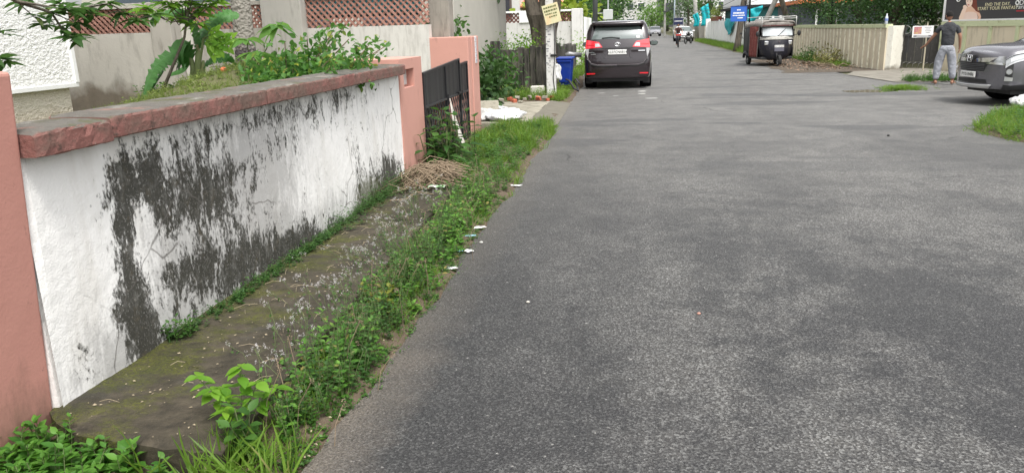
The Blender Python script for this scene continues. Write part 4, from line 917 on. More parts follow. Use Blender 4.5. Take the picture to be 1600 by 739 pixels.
# ================================================================ auto rickshaw
def make_rickshaw():
    g = G(1207, 103); rz = R(188)
    t = thing('auto_rickshaw', 'black three wheeled auto rickshaw with red side curtain, by the beige wall', 'auto rickshaw', (5.55, 33.0, 0), rz, scale=1.0)
    mb = M('rickshaw_black', (.014, .014, .022), .45, .2, 5, .1, 30, dirt=(.06, .055, .05), dscale=6); mc = M('canvas', (.035, .036, .038), .8, .3, 8, .5, 14, .02)
    mcg = M('worn_canvas', (.24, .22, .20), .85, .3, 9, .6, 14, .02, dirt=(.07, .05, .05), dscale=6)
    mr = M('red_canvas', (.17, .038, .032), .8, .35, 10, .6, 16, .02, dirt=(.36, .16, .13), dscale=14, dlo=.55, dhi=.66)
    mw = M('cream_band', (.50, .49, .45), .5, .15, 8, .1, 30, dirt=(.2, .19, .17), dscale=9)
    # nose cowl
    lv_ = [(.24, .30, 1.05), (.33, .48, 1.10), (.50, .58, 1.16), (.75, .63, 1.16), (.98, .645, 1.12), (1.02, .645, 1.10)]
    P = [[(w_*tt, y-.32*abs(tt)**2.6-.0, z) for tt in np.linspace(-1, 1, 19)] for z, w_, y in lv_]
    m = MB(); m.grid(P); 
    for sx in (0, -1): m.grid([[P[i][sx], (P[i][sx][0], .35, P[i][sx][2])] for i in range(len(P))])
    m.build('nose_cowl', mb, t, smooth=True, solid=.02)
    P = [[(.652*tt, 1.105-.32*abs(tt)**2.6+.02*(1 if z < 1.06 else .2), z) for tt in np.linspace(-1, 1, 19)] for z in (1.01, 1.03, 1.10, 1.13)]
    MB().grid(P).build('cream_band', mw, t, smooth=True, solid=.025)
    P = [[(.658*tt, 1.115-.32*abs(tt)**2.6, z) for tt in np.linspace(-1, 1, 19)] for z in (1.055, 1.075)]
    MB().grid(P).build('band_stripe', m_black, t, solid=.02)
    # windscreen
    yt = lambda z, tt: 1.08-(z-1.12)*.42-.16*abs(tt)**2.4
    P = [[((.60-.02*(z-1.12)*3)*tt, yt(z, tt), z) for tt in np.linspace(-1, 1, 13)] for z in (1.14, 1.3, 1.48)]
    MB().grid(P).build('windscreen', M('rickshaw_glass', (.42, .45, .46), .08, .35, 3, 0, spec=.9), t, smooth=True)
    m = MB()
    for sx in (1, -1): m.ring([(sx*.615, yt(1.12, 1)+.005, 1.12), (sx*.60, yt(1.5, 1)+.005, 1.50)], .030, 8); 
    for z in (1.135, 1.495): m.ring([(.60*tt, yt(z, tt)+.01, z) for tt in np.linspace(-1, 1, 11)], .022, 8)
    m.build('windscreen_frame', m_black, t, smooth=True)
    MB().ring([(.05, yt(1.14, 0)+.03, 1.15), (-.28, yt(1.4, .4)+.03, 1.42)], .010, 6).build('wiper', m_black, t)
    MB().box((-.12, yt(1.2, 0)+.02, 1.175), (.26, .006, .05), rz=0).build('screen_sticker', m_plate, t)
    # canopy
    m = MB(); sec = lambda y, k: [(-.66, y, 1.50*k), (-.655, y, 1.60*k), (-.57, y, 1.69*k), (-.3, y, 1.725*k), (0, y, 1.735*k), (.3, y, 1.725*k), (.57, y, 1.69*k), (.655, y, 1.60*k), (.66, y, 1.50*k)]
    ysx = [(.96, .985), (.86, 1.0), (.4, 1.0), (-.2, 1.01), (-.8, 1.0), (-1.15, .98), (-1.30, .93)]
    m.grid([[(p[0], p[1]+.015*math.sin(p[0]*9), p[2]+.012*math.sin(p[1]*13+p[0]*5)) for p in sec(y, k)] for y, k in ysx]); m.build('canopy', mcg, t, smooth=True, solid=.025)
    P = [[(.64*tt, .985-.10*abs(tt)**2, z) for tt in np.linspace(-1, 1, 13)] for z in (1.50, 1.545, 1.60, 1.67)]
    P = [[(p[0], p[1]+.02*math.sin(p[0]*15+p[2]*30), p[2]) for p in r] for r in P]; MB().grid(P).build('canopy_front', mcg, t, smooth=True, solid=.02)
    P = [[(.625*tt, 1.005-.10*abs(tt)**2, z) for tt in np.linspace(-1, 1, 13)] for z in (1.52, 1.56)]; MB().grid(P).build('canopy_stripe', M('maroon_cloth', (.10, .03, .03), .8), t, solid=.01)
    # rear hood and side canvas
    m = MB(); m.grid([[(sx_, y, z) for sx_, z in ((.665, .35), (.68, .75), (.665, 1.1), (.655, 1.52))] for y in (-1.18, -.8, -.45)]); m.grid([[(-sx_, y, z) for sx_, z in ((.665, .35), (.68, .75), (.665, 1.1), (.655, 1.52))] for y in (-1.18, -.8, -.45, 0.1)])
    m.grid([[(x, -1.2-.10*(1-(x/.67)**2)+.10*(z-1), z) for x in np.linspace(-.665, .665, 9)] for z in (.35, .75, 1.1, 1.62)]); m.build('rear_hood', mc, t, smooth=True, solid=.02)
    P = [[(.675+.014*math.sin(y*26)+.01*math.sin(z*9+y*8), y, z) for z in np.linspace(.34, 1.52, 12)] for y in np.linspace(-.46, .60, 30)]
    MB().grid(P).build('side_curtain', mr, t, smooth=True, solid=.008)
    m = MB(); m.ring([(.69, .63, .36), (.675, .66, 1.1), (.66, .66, 1.5)], .018, 8); m.ring([(-.66, .70, .4), (-.66, .66, 1.5)], .018, 8)
    m.ring([(.69, -.47, .36), (.665, -.47, 1.5)], .016, 8); m.build('cabin_post', mcg, t, smooth=True)
    m = MB(); m.bb(-.62, .62, -1.15, .9, .26, .36); m.bb(-.60, .60, -1.1, -.5, .36, .75); m.bb(-.55, .55, -1.12, -.95, .75, 1.2); m.bb(-.25, .25, -.1, .3, .36, .70); m.bb(-.64, -.60, -.4, .9, .36, .72); m.build('floor_and_seats', m_black, t, bevel=.02)
    for sx in (1, -1):
        h = MB().box((sx*.44, 1.02, .885), (.19, .06, .165)).build('headlamp', m_chrome, t, bevel=.025, seg=3); h.rotation_euler = (0, 0, 0)
        MB().cyl((sx*.44, 1.045, .885), (sx*.44, 1.056, .885), .055, n=18).build('headlamp_lens', m_lens, h)
        wheel(t, sx*.57, -.88, .215, .12, spokes=5)
        m = MB(); m.ring([(sx*.69, -.62, .30), (sx*.70, -.66, .44), (sx*.70, -.88, .50), (sx*.70, -1.12, .44), (sx*.69, -1.18, .28)], .055, 8); m.build('rear_mudguard', mb, t, smooth=True)
    m = MB(); m.ring([(0, 1.33, .10), (0, 1.36, .28), (0, 1.22, .44), (0, 1.0, .44)], .075, 10, True); m.build('front_mudguard', mb, t, smooth=True) if 0 else None
    wheel(t, .0001, 1.20, .215, .11, spokes=5)
    MB().ring([(.09, 1.20, .215), (.08, 1.15, .5), (0, 1.0, .6)], .025, 8).build('front_fork', m_black, t, smooth=True)
    MB().box((0, 1.182, .765), (.36, .012, .085)).build('number_plate', m_plate, t)
    MB().box((0, 1.185, .64), (.37, .012, .14)).build('plate_panel', M('slate_panel', (.11, .11, .14), .6), t); MB().cyl((0, 1.15, .93), (0, 1.172, .93), .03, n=16).build('emblem', M('dull_badge', (.10, .08, .09), .5), t)
    text_mesh('KL 7 AP 3614', .055, m_ink, 'plate_lettering', t, frame4((0, 1.192, .763), (-1, 0, 0), (0, 0, 1)))
    m = MB()
    for x in (-.66, .66): m.ring([(x, 1.0, 1.50), (x, 1.0, 1.86), (x*.98, .8, 1.88), (x*.98, -1.0, 1.86), (x, -1.15, 1.66)], .014, 6)
    for y in (.98, .5, 0, -.5, -1.0): m.ring([(-.66, y, 1.87), (.66, y, 1.87)], .012, 6)
    m.ring([(-.66, 1.0, 1.80), (.66, 1.0, 1.80)], .012, 6); m.build('roof_rack', M('white_tube', (.55, .55, .53), .5), t, smooth=True)
    for sx in (1, -1):
        mm = MB(); mm.ring([(sx*.62, .88, 1.16), (sx*.78, .98, 1.2)], .012, 6); mm.sph((sx*.80, .98, 1.24), (.075, .045, .11), 12, 8); mm.build('side_mirror', m_black, t, smooth=True)
make_rickshaw()
# ================================================================ two wheelers
def motorbike(t, pm):
    for y, nm in ((.62, 'wheel'), (-.62, 'wheel')):
        W = MB().torus((0, y, .29), (1, 0, 0), .245, .05, 26, 8).build(nm, m_tyre, t, smooth=True)
        m = MB(); m.cyl((-.05, y, .29), (.05, y, .29), .05)
        for i in range(8):
            a = 2*math.pi*i/8; m.box((0, y+.12*math.cos(a), .29+.12*math.sin(a)), (.012, .24, .012), rx=a)
        m.build('spokes', m_rim, W)
    m = MB(); m.ring([(0, .22, .78), (0, .30, .88), (0, .05, .92), (0, -.12, .82)], [.08, .13, .14, .08], 12); m.build('fuel_tank', pm, t, smooth=True)
    m = MB(); m.ring([(0, -.10, .80), (0, -.35, .80), (0, -.72, .86)], [.09, .12, .08], 10, True, .5); m.build('seat', m_black, t, smooth=True)
    m = MB(); m.ring([(0, .62, .29), (0, .42, .75), (0, .36, .98)], .03, 8); m.ring([(0, .35, .75), (0, .1, .4), (0, -.62, .29)], .03, 8); m.ring([(0, .35, .75), (0, -.3, .72), (0, -.6, .75)], .025, 8); m.sph((0, .02, .42), (.13, .2, .17)); m.cyl((.12, .1, .3), (.14, -.7, .36), .035); m.build('frame_and_engine', m_black, t, smooth=True)
    m = MB(); m.ring([(-.34, .26, 1.04), (-.15, .36, 1.0), (.15, .36, 1.0), (.34, .26, 1.04)], .014, 8); 
    for sx in (1, -1): m.ring([(sx*.25, .34, 1.02), (sx*.32, .36, 1.2)], .007, 6); m.sph((sx*.33, .36, 1.22), (.055, .02, .04))
    m.build('handlebar', m_black, t, smooth=True)
    m = MB(); m.sph((0, .46, .90), (.09, .07, .10)); m.build('headlamp', m_lens, t, smooth=True)
    m = MB(); m.ring([(0, .92, .42), (0, .80, .58), (0, .60, .63), (0, .42, .55)], [.03, .06, .06, .03], 8); m.ring([(0, -.45, .62), (0, -.7, .66), (0, -.92, .5)], [.05, .06, .03], 8); m.build('mudguards', pm, t, smooth=True)
m_bikep = paint('bike_paint', (.05, .05, .055))
g = G(1076, 69); t = thing('motorcycle', 'dark motorcycle parked beside the white hatchback', 'motorcycle', (g[0], g[1]+.5, 0), R(180-25)); motorbike(t, m_bikep)
g = G(1168, 98); t = thing('motorcycle', 'dark motorcycle parked behind the auto rickshaw', 'motorcycle', (g[0]+.12, g[1]+.8, 0), R(180-8)); motorbike(t, m_bikep)
def bicycle(t):
    for y in (.52, -.52):
        W = MB().torus((0, y, .34), (1, 0, 0), .32, .022, 30, 6).build('wheel', m_tyre, t, smooth=True); m = MB()
        for i in range(12):
            a = math.pi*i/6; m.box((0, y+.16*math.cos(a), .34+.16*math.sin(a)), (.005, .32, .005), rx=a)
        m.build('spokes', m_rim, W)
    m = MB(); r = .017
    for p in ([(0, .52, .34), (0, .40, .80), (0, .36, .95)], [(0, .41, .78), (0, -.15, .80)], [(0, .43, .66), (0, -.05, .30)], [(0, -.05, .30), (0, -.2, .92)], [(0, -.05, .30), (0, -.52, .34)], [(0, -.16, .80), (0, -.52, .34)]): m.ring(p, r, 8)
    m.build('frame', M('bicycle_paint', (.03, .03, .035), .4), t, smooth=True)
    MB().ring([(-.27, .22, .98), (-.22, .36, 1.0), (.22, .36, 1.0), (.27, .22, .98)], .014, 8).build('handlebar', m_chrome, t, smooth=True)
    MB().sph((0, -.22, .95), (.10, .14, .04)).build('saddle', m_black, t, smooth=True)
    m = MB(); m.torus((.03, -.05, .30), (1, 0, 0), .085, .01, 20, 5); m.cyl((.05, -.05, .30), (.07, .05, .17), .01); m.cyl((-.05, -.05, .30), (-.07, -.15, .43), .01); m.box((.12, .05, .17), (.1, .07, .02)); m.box((-.12, -.15, .43), (.1, .07, .02)); m.build('pedals', m_black, t)
    m = MB(); m.box((0, .50, .92), (.42, .06, .12)); m.build('carrier_bar', M('red_carrier', (.40, .05, .04), .6), t, bevel=.01)
g = G(1060, 75); cyc_loc = (g[0], g[1]+.5, 0); t = thing('bicycle', 'black bicycle ridden by the far cyclist', 'bicycle', cyc_loc, R(180)); bicycle(t)
# ================================================================ people
m_skin = M('skin', (.30, .155, .10), .6, .1, 8, .1, 40, .002, spec=.35); m_hair = M('black_hair', (.008, .007, .006), .95, .3, 30, .6, 90, .006)
def skin_obj(name, J, E, mat, parent, sub=2, root=None):
    names = list(J); idx = {n: i for i, n in enumerate(names)}
    me = bpy.data.meshes.new(name); me.from_pydata([J[n][0] for n in names], [(idx[a], idx[b]) for a, b in E], []); o = bpy.data.objects.new(name, me); C.objects.link(o)
    md = o.modifiers.new('skin', 'SKIN'); md.use_smooth_shade = True; md.branch_smoothing = .6
    for n in names:
        r = J[n][1]; d = me.skin_vertices[0].data[idx[n]]; d.radius = (r, r) if not hasattr(r, '__len__') else r; d.use_root = (n == (root or names[0]))
    q = o.modifiers.new('sub', 'SUBSURF'); q.levels = sub; q.render_levels = sub
    bpy.context.view_layer.update(); dg = bpy.context.evaluated_depsgraph_get(); m2 = bpy.data.meshes.new_from_object(o.evaluated_get(dg)); bpy.data.objects.remove(o)
    m2.name = name; m2.materials.clear(); m2.shade_smooth(); return link(name, m2, mat, parent)
def join_into(o, others):
    vs, fs = [tuple(v.co) for v in o.data.vertices], [tuple(p.vertices) for p in o.data.polygons]
    for q in others:
        b = len(vs); vs += [tuple(v.co) for v in q.data.vertices]; fs += [tuple(b+i for i in p.vertices) for p in q.data.polygons]; bpy.data.objects.remove(q)
    me = bpy.data.meshes.new(o.name); me.from_pydata(vs, [], fs); me.materials.append(o.data.materials[0]); me.shade_smooth(); o.data = me; return o
def fingers(parent, wrist, d, palm_n, open_=.2, s=1.0, thumb_side=1, mat=None):
    """four unequal fingers and a thumb; d = hand direction, palm_n = palm normal"""
    d = Vector(d).normalized(); nrm = Vector(palm_n).normalized(); side = d.cross(nrm).normalized()*thumb_side; w0 = Vector(wrist); out = []
    palm = w0+d*.085*s
    for k, (off, L_, a) in enumerate(((.033, .075, .10), (.011, .085, .03), (-.012, .078, -.05), (-.034, .060, -.14))):
        b = palm+side*off*s; dd = (d+side*a*(.6+open_)).normalized(); c1 = (dd+nrm*.35*(1-open_)).normalized(); c2 = (dd+nrm*1.0*(1-open_)).normalized()
        J = {'a': (b-dd*.03*s, .010*s), 'b': (b+dd*L_*.1*s, .0092*s), 'c': (b+dd*L_*.1*s+c1*L_*.45*s, .0088*s), 'd': (b+dd*L_*.1*s+c1*L_*.45*s+c2*L_*.45*s, .0075*s)}
        out.append(skin_obj('f', J, [('a', 'b'), ('b', 'c'), ('c', 'd')], mat or m_skin, parent, 1))
    b = w0+d*.03*s+side*.025*s; dd = (d*.6+side*.9+nrm*.3).normalized()
    J = {'a': (b-dd*.01*s, .013*s), 'b': (b+dd*.035*s, .012*s), 'c': (b+dd*.055*s+d*.025*s, .009*s)}; out.append(skin_obj('f', J, [('a', 'b'), ('b', 'c')], mat or m_skin, parent, 1))
    return out
def head_mesh(c, yaw=0., s=1., pitch=0.):
    """head facing +y before rotation; one lofted surface with brow, nose, mouth and chin"""
    m = MB(); V = []; n, k = 28, 22
    for i in range(k+1):
        ph = math.pi*i/k-math.pi/2; z = math.sin(ph); r = math.cos(ph)
        for j in range(n):
            th = 2*math.pi*j/n; x, y = math.cos(th)*r, math.sin(th)*r
            X = x*.075*(1-.16*max(0, -z)); Y = y*.096*(1-.10*max(0, -z)*(1 if y < 0 else .3)); Z = z*.118
            if y > 0:
                f = max(0, 1-abs(x)*3.2); Y += f*.020*math.exp(-((z+.12)/.16)**2) + f*.004*math.exp(-((z+.50)/.08)**2) - .006*math.exp(-((abs(x)-.35)/.16)**2-((z-.02)/.10)**2)*y + .006*f*math.exp(-((z+.80)/.15)**2)
            else: Y -= .008*math.exp(-((z-.25)/.4)**2)*(-y)
            V.append(Vector((X, Y, Z)))
    m.add(V, [(i*n+j, i*n+(j+1) % n, (i+1)*n+(j+1) % n, (i+1)*n+j) for i in range(k) for j in range(n)])
    for sx in (1, -1): m.sph((sx*.078, -.006, -.01), (.012, .020, .032), 8, 6)
    mt = Matrix.Rotation(yaw, 3, 'Z') @ Matrix.Rotation(pitch, 3, 'X'); m.v = [tuple(Vector(c)+mt @ (Vector(v)*s)) for v in m.v]; return m
def hair_mesh(c, yaw=0., s=1., pitch=0., fade=.0):
    m = MB(); n, k = 28, 14; V = []
    for i in range(k+1):
        for j in range(n):
            th = 2*math.pi*j/n; fr = math.sin(th); lo = -.30 if fr < 0 else -.05+.5*fr; z = lo+(1-lo)*i/k; r = math.sqrt(max(0, 1-z*z))
            bump = 1.07+.02*math.sin(j*3+i*2); V.append(Vector((math.cos(th)*r*.077*bump, math.sin(th)*r*.099*bump, z*.122+.002)))
    m.add(V, [(i*n+j, i*n+(j+1) % n, (i+1)*n+(j+1) % n, (i+1)*n+j) for i in range(k) for j in range(n)])
    mt = Matrix.Rotation(yaw, 3, 'Z') @ Matrix.Rotation(pitch, 3, 'X'); m.v = [tuple(Vector(c)+mt @ (Vector(v)*s)) for v in m.v]; return m
def person_man():
    # faces away from the camera (+y), his left arm (viewer's left) reaching out and down
    t = thing('person', 'barefoot man in dark t-shirt and grey trousers, back turned, reaching out one hand', 'person', (7.98, 21.55, .02), R(-18), scale=1.03)
    J = {'pelvis': ((0, 0, .95), (.155, .115)), 'waist': ((0, .01, 1.10), (.145, .10)), 'chest': ((0, .0, 1.29), (.155, .10)), 'neckb': ((0, -.01, 1.445), (.066, .066)), 'neck': ((-.005, .01, 1.53), (.055, .055)),
         'shL': ((-.165, 0, 1.39), .052), 'elL': ((-.315, .05, 1.17), .043), 'wrL': ((-.46, .16, .955), .028), 'paL': ((-.515, .195, .905), (.034, .022)),
         'shR': ((.165, 0, 1.39), .052), 'elR': ((.255, -.02, 1.14), .043), 'wrR': ((.275, .06, .90), .028), 'paR': ((.275, .075, .83), (.034, .022)),
         'hiL': ((-.095, 0, .88), .095), 'knL': ((-.15, .03, .49), .062), 'anL': ((-.175, -.01, .10), .038), 'toL': ((-.20, .14, .035), (.040, .028)),
         'hiR': ((.095, 0, .88), .095), 'knR': ((.15, .02, .49), .062), 'anR': ((.19, -.02, .10), .038), 'toR': ((.235, .13, .035), (.040, .028))}
    E = [('pelvis', 'waist'), ('waist', 'chest'), ('chest', 'neckb'), ('neckb', 'neck'), ('chest', 'shL'), ('shL', 'elL'), ('elL', 'wrL'), ('wrL', 'paL'), ('chest', 'shR'), ('shR', 'elR'), ('elR', 'wrR'), ('wrR', 'paR'),
         ('pelvis', 'hiL'), ('hiL', 'knL'), ('knL', 'anL'), ('anL', 'toL'), ('pelvis', 'hiR'), ('hiR', 'knR'), ('knR', 'anR'), ('anR', 'toR')]
    b = skin_obj('body', J, E, m_skin, t)
    fs = fingers(t, J['wrL'][0], (-.62, .4, -.5), (.3, -.2, -.9), .85, 1.0, -1) + fingers(t, J['wrR'][0], (0, .12, -1), (-1, 0, 0), .35, 1.0, 1)
    h = head_mesh((-.02, .045, 1.635), R(22), 1.0, R(-12)).build('h', m_skin, t)
    toes = []
    for sx, (fx, fy) in ((-1, (-.205, .165)), (1, (.245, .155))):
        for k in range(5): toes.append(MB().sph((fx+(k-2)*.019, fy+.035-.006*abs(k-1.5)+.0, .018), (.011, .028, .013), 8, 6).build('f', m_skin, t))
        toes.append(MB().sph(((-.172 if sx < 0 else .187), -.045, .045), (.036, .042, .045), 10, 8).build('f', m_skin, t))
    join_into(b, fs+[h]+toes)
    hair_mesh((-.02, .045, 1.635), R(22), 1.0, R(-12)).build('hair', m_hair, t, smooth=True)
    S = {'hem': ((0, 0, .84), (.185, .138)), 'waist': ((0, .01, 1.06), (.178, .128)), 'chest': ((0, -.005, 1.30), (.205, .15)), 'nk': ((0, -.01, 1.435), (.16, .115)), 'top': ((0, -.008, 1.50), (.095, .085)),
         'shL': ((-.172, 0, 1.395), .088), 'slL': ((-.252, .025, 1.275), .058), 'slLe': ((-.275, .034, 1.235), .056), 'shR': ((.172, 0, 1.395), .088), 'slR': ((.216, -.01, 1.25), .058), 'slRe': ((.226, -.012, 1.20), .056)}
    ms = M('dark_tshirt', (.040, .042, .047), .9, .2, 5, .9, 9, .05)
    skin_obj('tshirt', S, [('hem', 'waist'), ('waist', 'chest'), ('chest', 'nk'), ('nk', 'top'), ('chest', 'shL'), ('shL', 'slL'), ('slL', 'slLe'), ('chest', 'shR'), ('shR', 'slR'), ('slR', 'slRe')], ms, t, root='chest')
    T = {'wb': ((0, 0, 1.00), (.165, .122)), 'hip': ((0, -.01, .90), (.178, .138)), 'hL': ((-.10, 0, .80), .125), 'kL': ((-.150, .03, .50), .108), 'aL': ((-.172, -.01, .15), .080), 'eL': ((-.174, -.01, .10), .062),
         'hR': ((.10, 0, .80), .125), 'kR': ((.15, .02, .50), .108), 'aR': ((.187, -.02, .17), .082), 'eR': ((.190, -.02, .12), .062)}
    mt = M('grey_trousers', (.27, .28, .31), .9, .16, 5, 1, 8, .06)
    skin_obj('trousers', T, [('wb', 'hip'), ('hip', 'hL'), ('hL', 'kL'), ('kL', 'aL'), ('aL', 'eL'), ('hip', 'hR'), ('hR', 'kR'), ('kR', 'aR'), ('aR', 'eR')], mt, t, root='hip')
person_man()
def person_cyclist():
    t = thing('person', 'far cyclist in a dark brown shirt riding towards the camera', 'person', cyc_loc, R(180))
    J = {'pelvis': ((0, -.24, 1.02), (.14, .11)), 'chest': ((0, -.10, 1.34), (.165, .11)), 'neck': ((0, -.05, 1.50), .055),
         'shL': ((-.17, -.08, 1.40), .055), 'elL': ((-.27, .06, 1.20), .042), 'wrL': ((-.26, .22, 1.03), .032), 'shR': ((.17, -.08, 1.40), .055), 'elR': ((.27, .06, 1.20), .042), 'wrR': ((.26, .22, 1.03), .032),
         'hiL': ((-.09, -.22, .97), .085), 'knL': ((-.12, .17, .80), .060), 'anL': ((-.12, -.12, .50), .04), 'toL': ((-.12, .0, .45), .035), 'hiR': ((.09, -.22, .97), .085), 'knR': ((.12, .16, .62), .060), 'anR': ((.12, .0, .24), .04), 'toR': ((.12, .12, .19), .035)}
    E = [('pelvis', 'chest'), ('chest', 'neck'), ('chest', 'shL'), ('shL', 'elL'), ('elL', 'wrL'), ('chest', 'shR'), ('shR', 'elR'), ('elR', 'wrR'), ('pelvis', 'hiL'), ('hiL', 'knL'), ('knL', 'anL'), ('anL', 'toL'), ('pelvis', 'hiR'), ('hiR', 'knR'), ('knR', 'anR'), ('anR', 'toR')]
    b = skin_obj('body', J, E, m_skin, t, 1)
    f = fingers(t, J['wrL'][0], (0, 1, -.3), (0, -.3, -1), .1, 1, 1)+fingers(t, J['wrR'][0], (0, 1, -.3), (0, -.3, -1), .1, 1, -1)
    join_into(b, f+[head_mesh((0, -.02, 1.62)).build('h', m_skin, t)])
    hair_mesh((0, -.02, 1.62)).build('hair', m_hair, t, smooth=True)
    S = {k: (J[k][0], J[k][1]) for k in ('pelvis', 'chest', 'shL', 'elL', 'shR', 'elR')}; S['pelvis'] = (J['pelvis'][0], (.165, .135)); S['chest'] = (J['chest'][0], (.19, .135)); S['nk'] = ((0, -.055, 1.47), .075)
    for s_ in 'LR': S['sh'+s_] = (J['sh'+s_][0], .072); S['el'+s_] = (J['el'+s_][0], .056)
    skin_obj('shirt', S, [('pelvis', 'chest'), ('chest', 'nk'), ('chest', 'shL'), ('shL', 'elL'), ('chest', 'shR'), ('shR', 'elR')], M('brown_shirt', (.075, .035, .03), .9), t, 1, root='chest')
    T = {k: (J[k][0], J[k][1]) for k in ('pelvis', 'hiL', 'knL', 'anL', 'hiR', 'knR', 'anR')}; T['pelvis'] = (J['pelvis'][0], (.155, .13))
    for s_ in 'LR': T['hi'+s_] = (J['hi'+s_][0], .105); T['kn'+s_] = (J['kn'+s_][0], .078); T['an'+s_] = (J['an'+s_][0], .055)
    skin_obj('trousers', T, [('pelvis', 'hiL'), ('hiL', 'knL'), ('knL', 'anL'), ('pelvis', 'hiR'), ('hiR', 'knR'), ('knR', 'anR')], M('dark_trousers', (.03, .03, .04), .9), t, 1)
person_cyclist()
# ================================================================ right side of the street
def wallrun(pts, z0, z1, th, mb=None):
    m = mb or MB()
    for (x0, y0), (x1, y1) in zip(pts[:-1], pts[1:]):
        L_ = math.hypot(x1-x0, y1-y0); m.box(((x0+x1)/2, (y0+y1)/2, (z0+z1)/2), (L_+.002, th, z1-z0), rz=math.atan2(y1-y0, x1-x0))
    return m
def VPl(px, py, A, B):
    """ray through a pixel met with the upright plane through A and B"""
    d = FW + RT*(px-800)/CF - UP*(py-369.5)/CF; n = np.array([B[1]-A[1], -(B[0]-A[0]), 0.]); t = ((A[0]-CAM[0])*n[0]+(A[1]-CAM[1])*n[1])/(d @ n); return CAM+d*t
m_beige = M('beige_wall_paint', (.60, .53, .40), .85, .12, 1.6, .15, 20, .006, dirt=(.24, .21, .15), dscale=2.5, dlo=.5, dhi=.7, damt=.6, streak=True)
m_lime = M('pale_green_paint', (.50, .54, .34), .8, .10, 4, .1, 30, dirt=(.22, .22, .12), dscale=5, dlo=.55, dhi=.7)
m_cream = M('cream_rib', (.80, .77, .62), .8, .08, 4, .1, 20, dirt=(.34, .29, .18), dscale=6)
bw = thing('beige_wall', 'long beige wall with raised cream ribs and pale green cap beside the rickshaw', 'wall', (8, 32, 0))
pts = [(7.45, 40.5), (7.62, 37), (7.95, 31.5), (8.50, 28.0)]
wallrun(pts, -.03, 1.38, .16).build('wall_face', m_beige, bw, world=True)
wallrun(pts, 1.382, 1.50, .24).build('cap', m_lime, bw, world=True)
def along(pts, s):
    for (a, b) in zip(pts[:-1], pts[1:]):
        L_ = math.dist(a, b)
        if s <= L_: return (a[0]+(b[0]-a[0])*s/L_, a[1]+(b[1]-a[1])*s/L_), math.atan2(b[1]-a[1], b[0]-a[0])
        s -= L_
    return pts[-1], 0
m = MB(); s = .2; tot = sum(math.dist(a, b) for a, b in zip(pts[:-1], pts[1:]))
while s < tot:
    (x, y), a = along(pts, s); m.box((x+.084*math.sin(a), y-.084*math.cos(a), .68), (.06, .045, 1.40), rz=a); s += .40
m.build('ribs', m_cream, bw, world=True)
A, B = (8.52, 27.95), (9.15, 28.65)
t = thing('white_pier', 'short chipped white pier between the ribbed beige wall and dark gate', 'pier', ((A[0]+B[0])/2, (A[1]+B[1])/2, 0), math.atan2(B[1]-A[1], B[0]-A[0]))
m = MB(); n = 14; P = []
for i in range(n+1):
    z = 1.44*i/n; r = []
    for u in np.linspace(-.47, .44, 9): r.append((u+(.05*nz1(z*6) if u > .4 else 0), -.11+.006*nz1(u*8+z*5), z))
    P.append([( -.47, .11, z)]+r+[(.44+.05*nz1(z*6), .11, z)])
m.grid(P); m.grid([P[-1][:6], [(p[0], .11, p[2]) for p in P[-1][:6]]]); m.bb(-.46, .42, -.10, .10, 0, 1.43)
n_ = N('chipped_limewash'); x = n_.xyz(); e = n_.math('ADD', x[0], n_.math('MULTIPLY', n_.noise(5, 7), .35)); f = n_.ramp(e, .43, .50); f2 = n_.ramp(n_.noise(9, 8, .7), .6, .66, 0, .8)
cc = n_.mix(f2, (.76, .74, .66), (.45, .41, .33)); cc = n_.mix(f, cc, (.035, .032, .026)); low = n_.ramp(n_.math('ADD', x[2], n_.math('MULTIPLY', n_.noise(4, 6), .4)), .38, .25, 0, .8); cc = n_.mix(low, cc, (.16, .14, .10)); n_.bump(n_.noise(12, 8), .5, .02)
m.build('pier_face', n_.done(cc, .9), t)
# water bottle on the pier
q = VPl(1385, 42, A, B); t = thing('water_bottle', 'clear plastic water bottle with blue label standing on the white pier', 'bottle', (q[0], q[1]+.05, 1.502))
m = MB(); m.ring([(0, 0, 0), (0, 0, .02), (0, 0, .10), (0, 0, .16), (0, 0, .22), (0, 0, .27), (0, 0, .31)], [.040, .050, .048, .050, .046, .020, .018], 16)
m.build('bottle_body', M('clear_plastic', (.55, .60, .66), .12, .1, 9, 0, spec=.7), t, smooth=True); MB().cyl((0, 0, .10), (0, 0, .18), .0515, n=16).build('label_band', M('blue_band', (.18, .25, .50), .5), t); MB().cyl((0, 0, .311), (0, 0, .335), .021, n=14).build('cap', m_white, t)
# dark gate
ga, gb = (9.22, 28.80), (10.10, 28.25)
t = thing('iron_gate', 'old dark boarded iron gate with ring ornaments behind the poster', 'gate', ((ga[0]+gb[0])/2, (ga[1]+gb[1])/2, 0), math.atan2(gb[1]-ga[1], gb[0]-ga[0]))
m_og = M('worn_black_boards', (.05, .048, .045), .8, .3, 6, .4, 20, .01, dirt=(.20, .19, .17), dscale=9, dlo=.62, dhi=.70, streak=True)
for i in range(5): MB().box((-.46+i*.235, .0+.008*(i % 2), .66), (.222, .03, .86)).build('board', m_og, t)
m = MB(); 
for x in (-.58, .58): m.box((x, 0, .72), (.05, .05, 1.40))
for z in (.20, 1.12): m.box((0, -.02, z), (1.16, .03, .05))
m.build('gate_frame', m_og, t)
m = MB()
for i in range(4): m.torus((-.42+i*.29, -.01, 1.28), (0, 1, 0), .13, .012, 22, 6)
for i in range(6): m.ring([(-.5+i*.18, -.03, .04), (-.47+i*.18, -.03, .16), (-.38+i*.18, -.03, .21)], .011, 6)
m.build('ring_ornaments', M('pale_iron', (.24, .24, .21), .7, .3, 9), t, smooth=True); MB().box((0, .02, .10), (1.14, .04, .16)).build('kick_board', M('mossy_iron', (.13, .13, .08), .9), t)
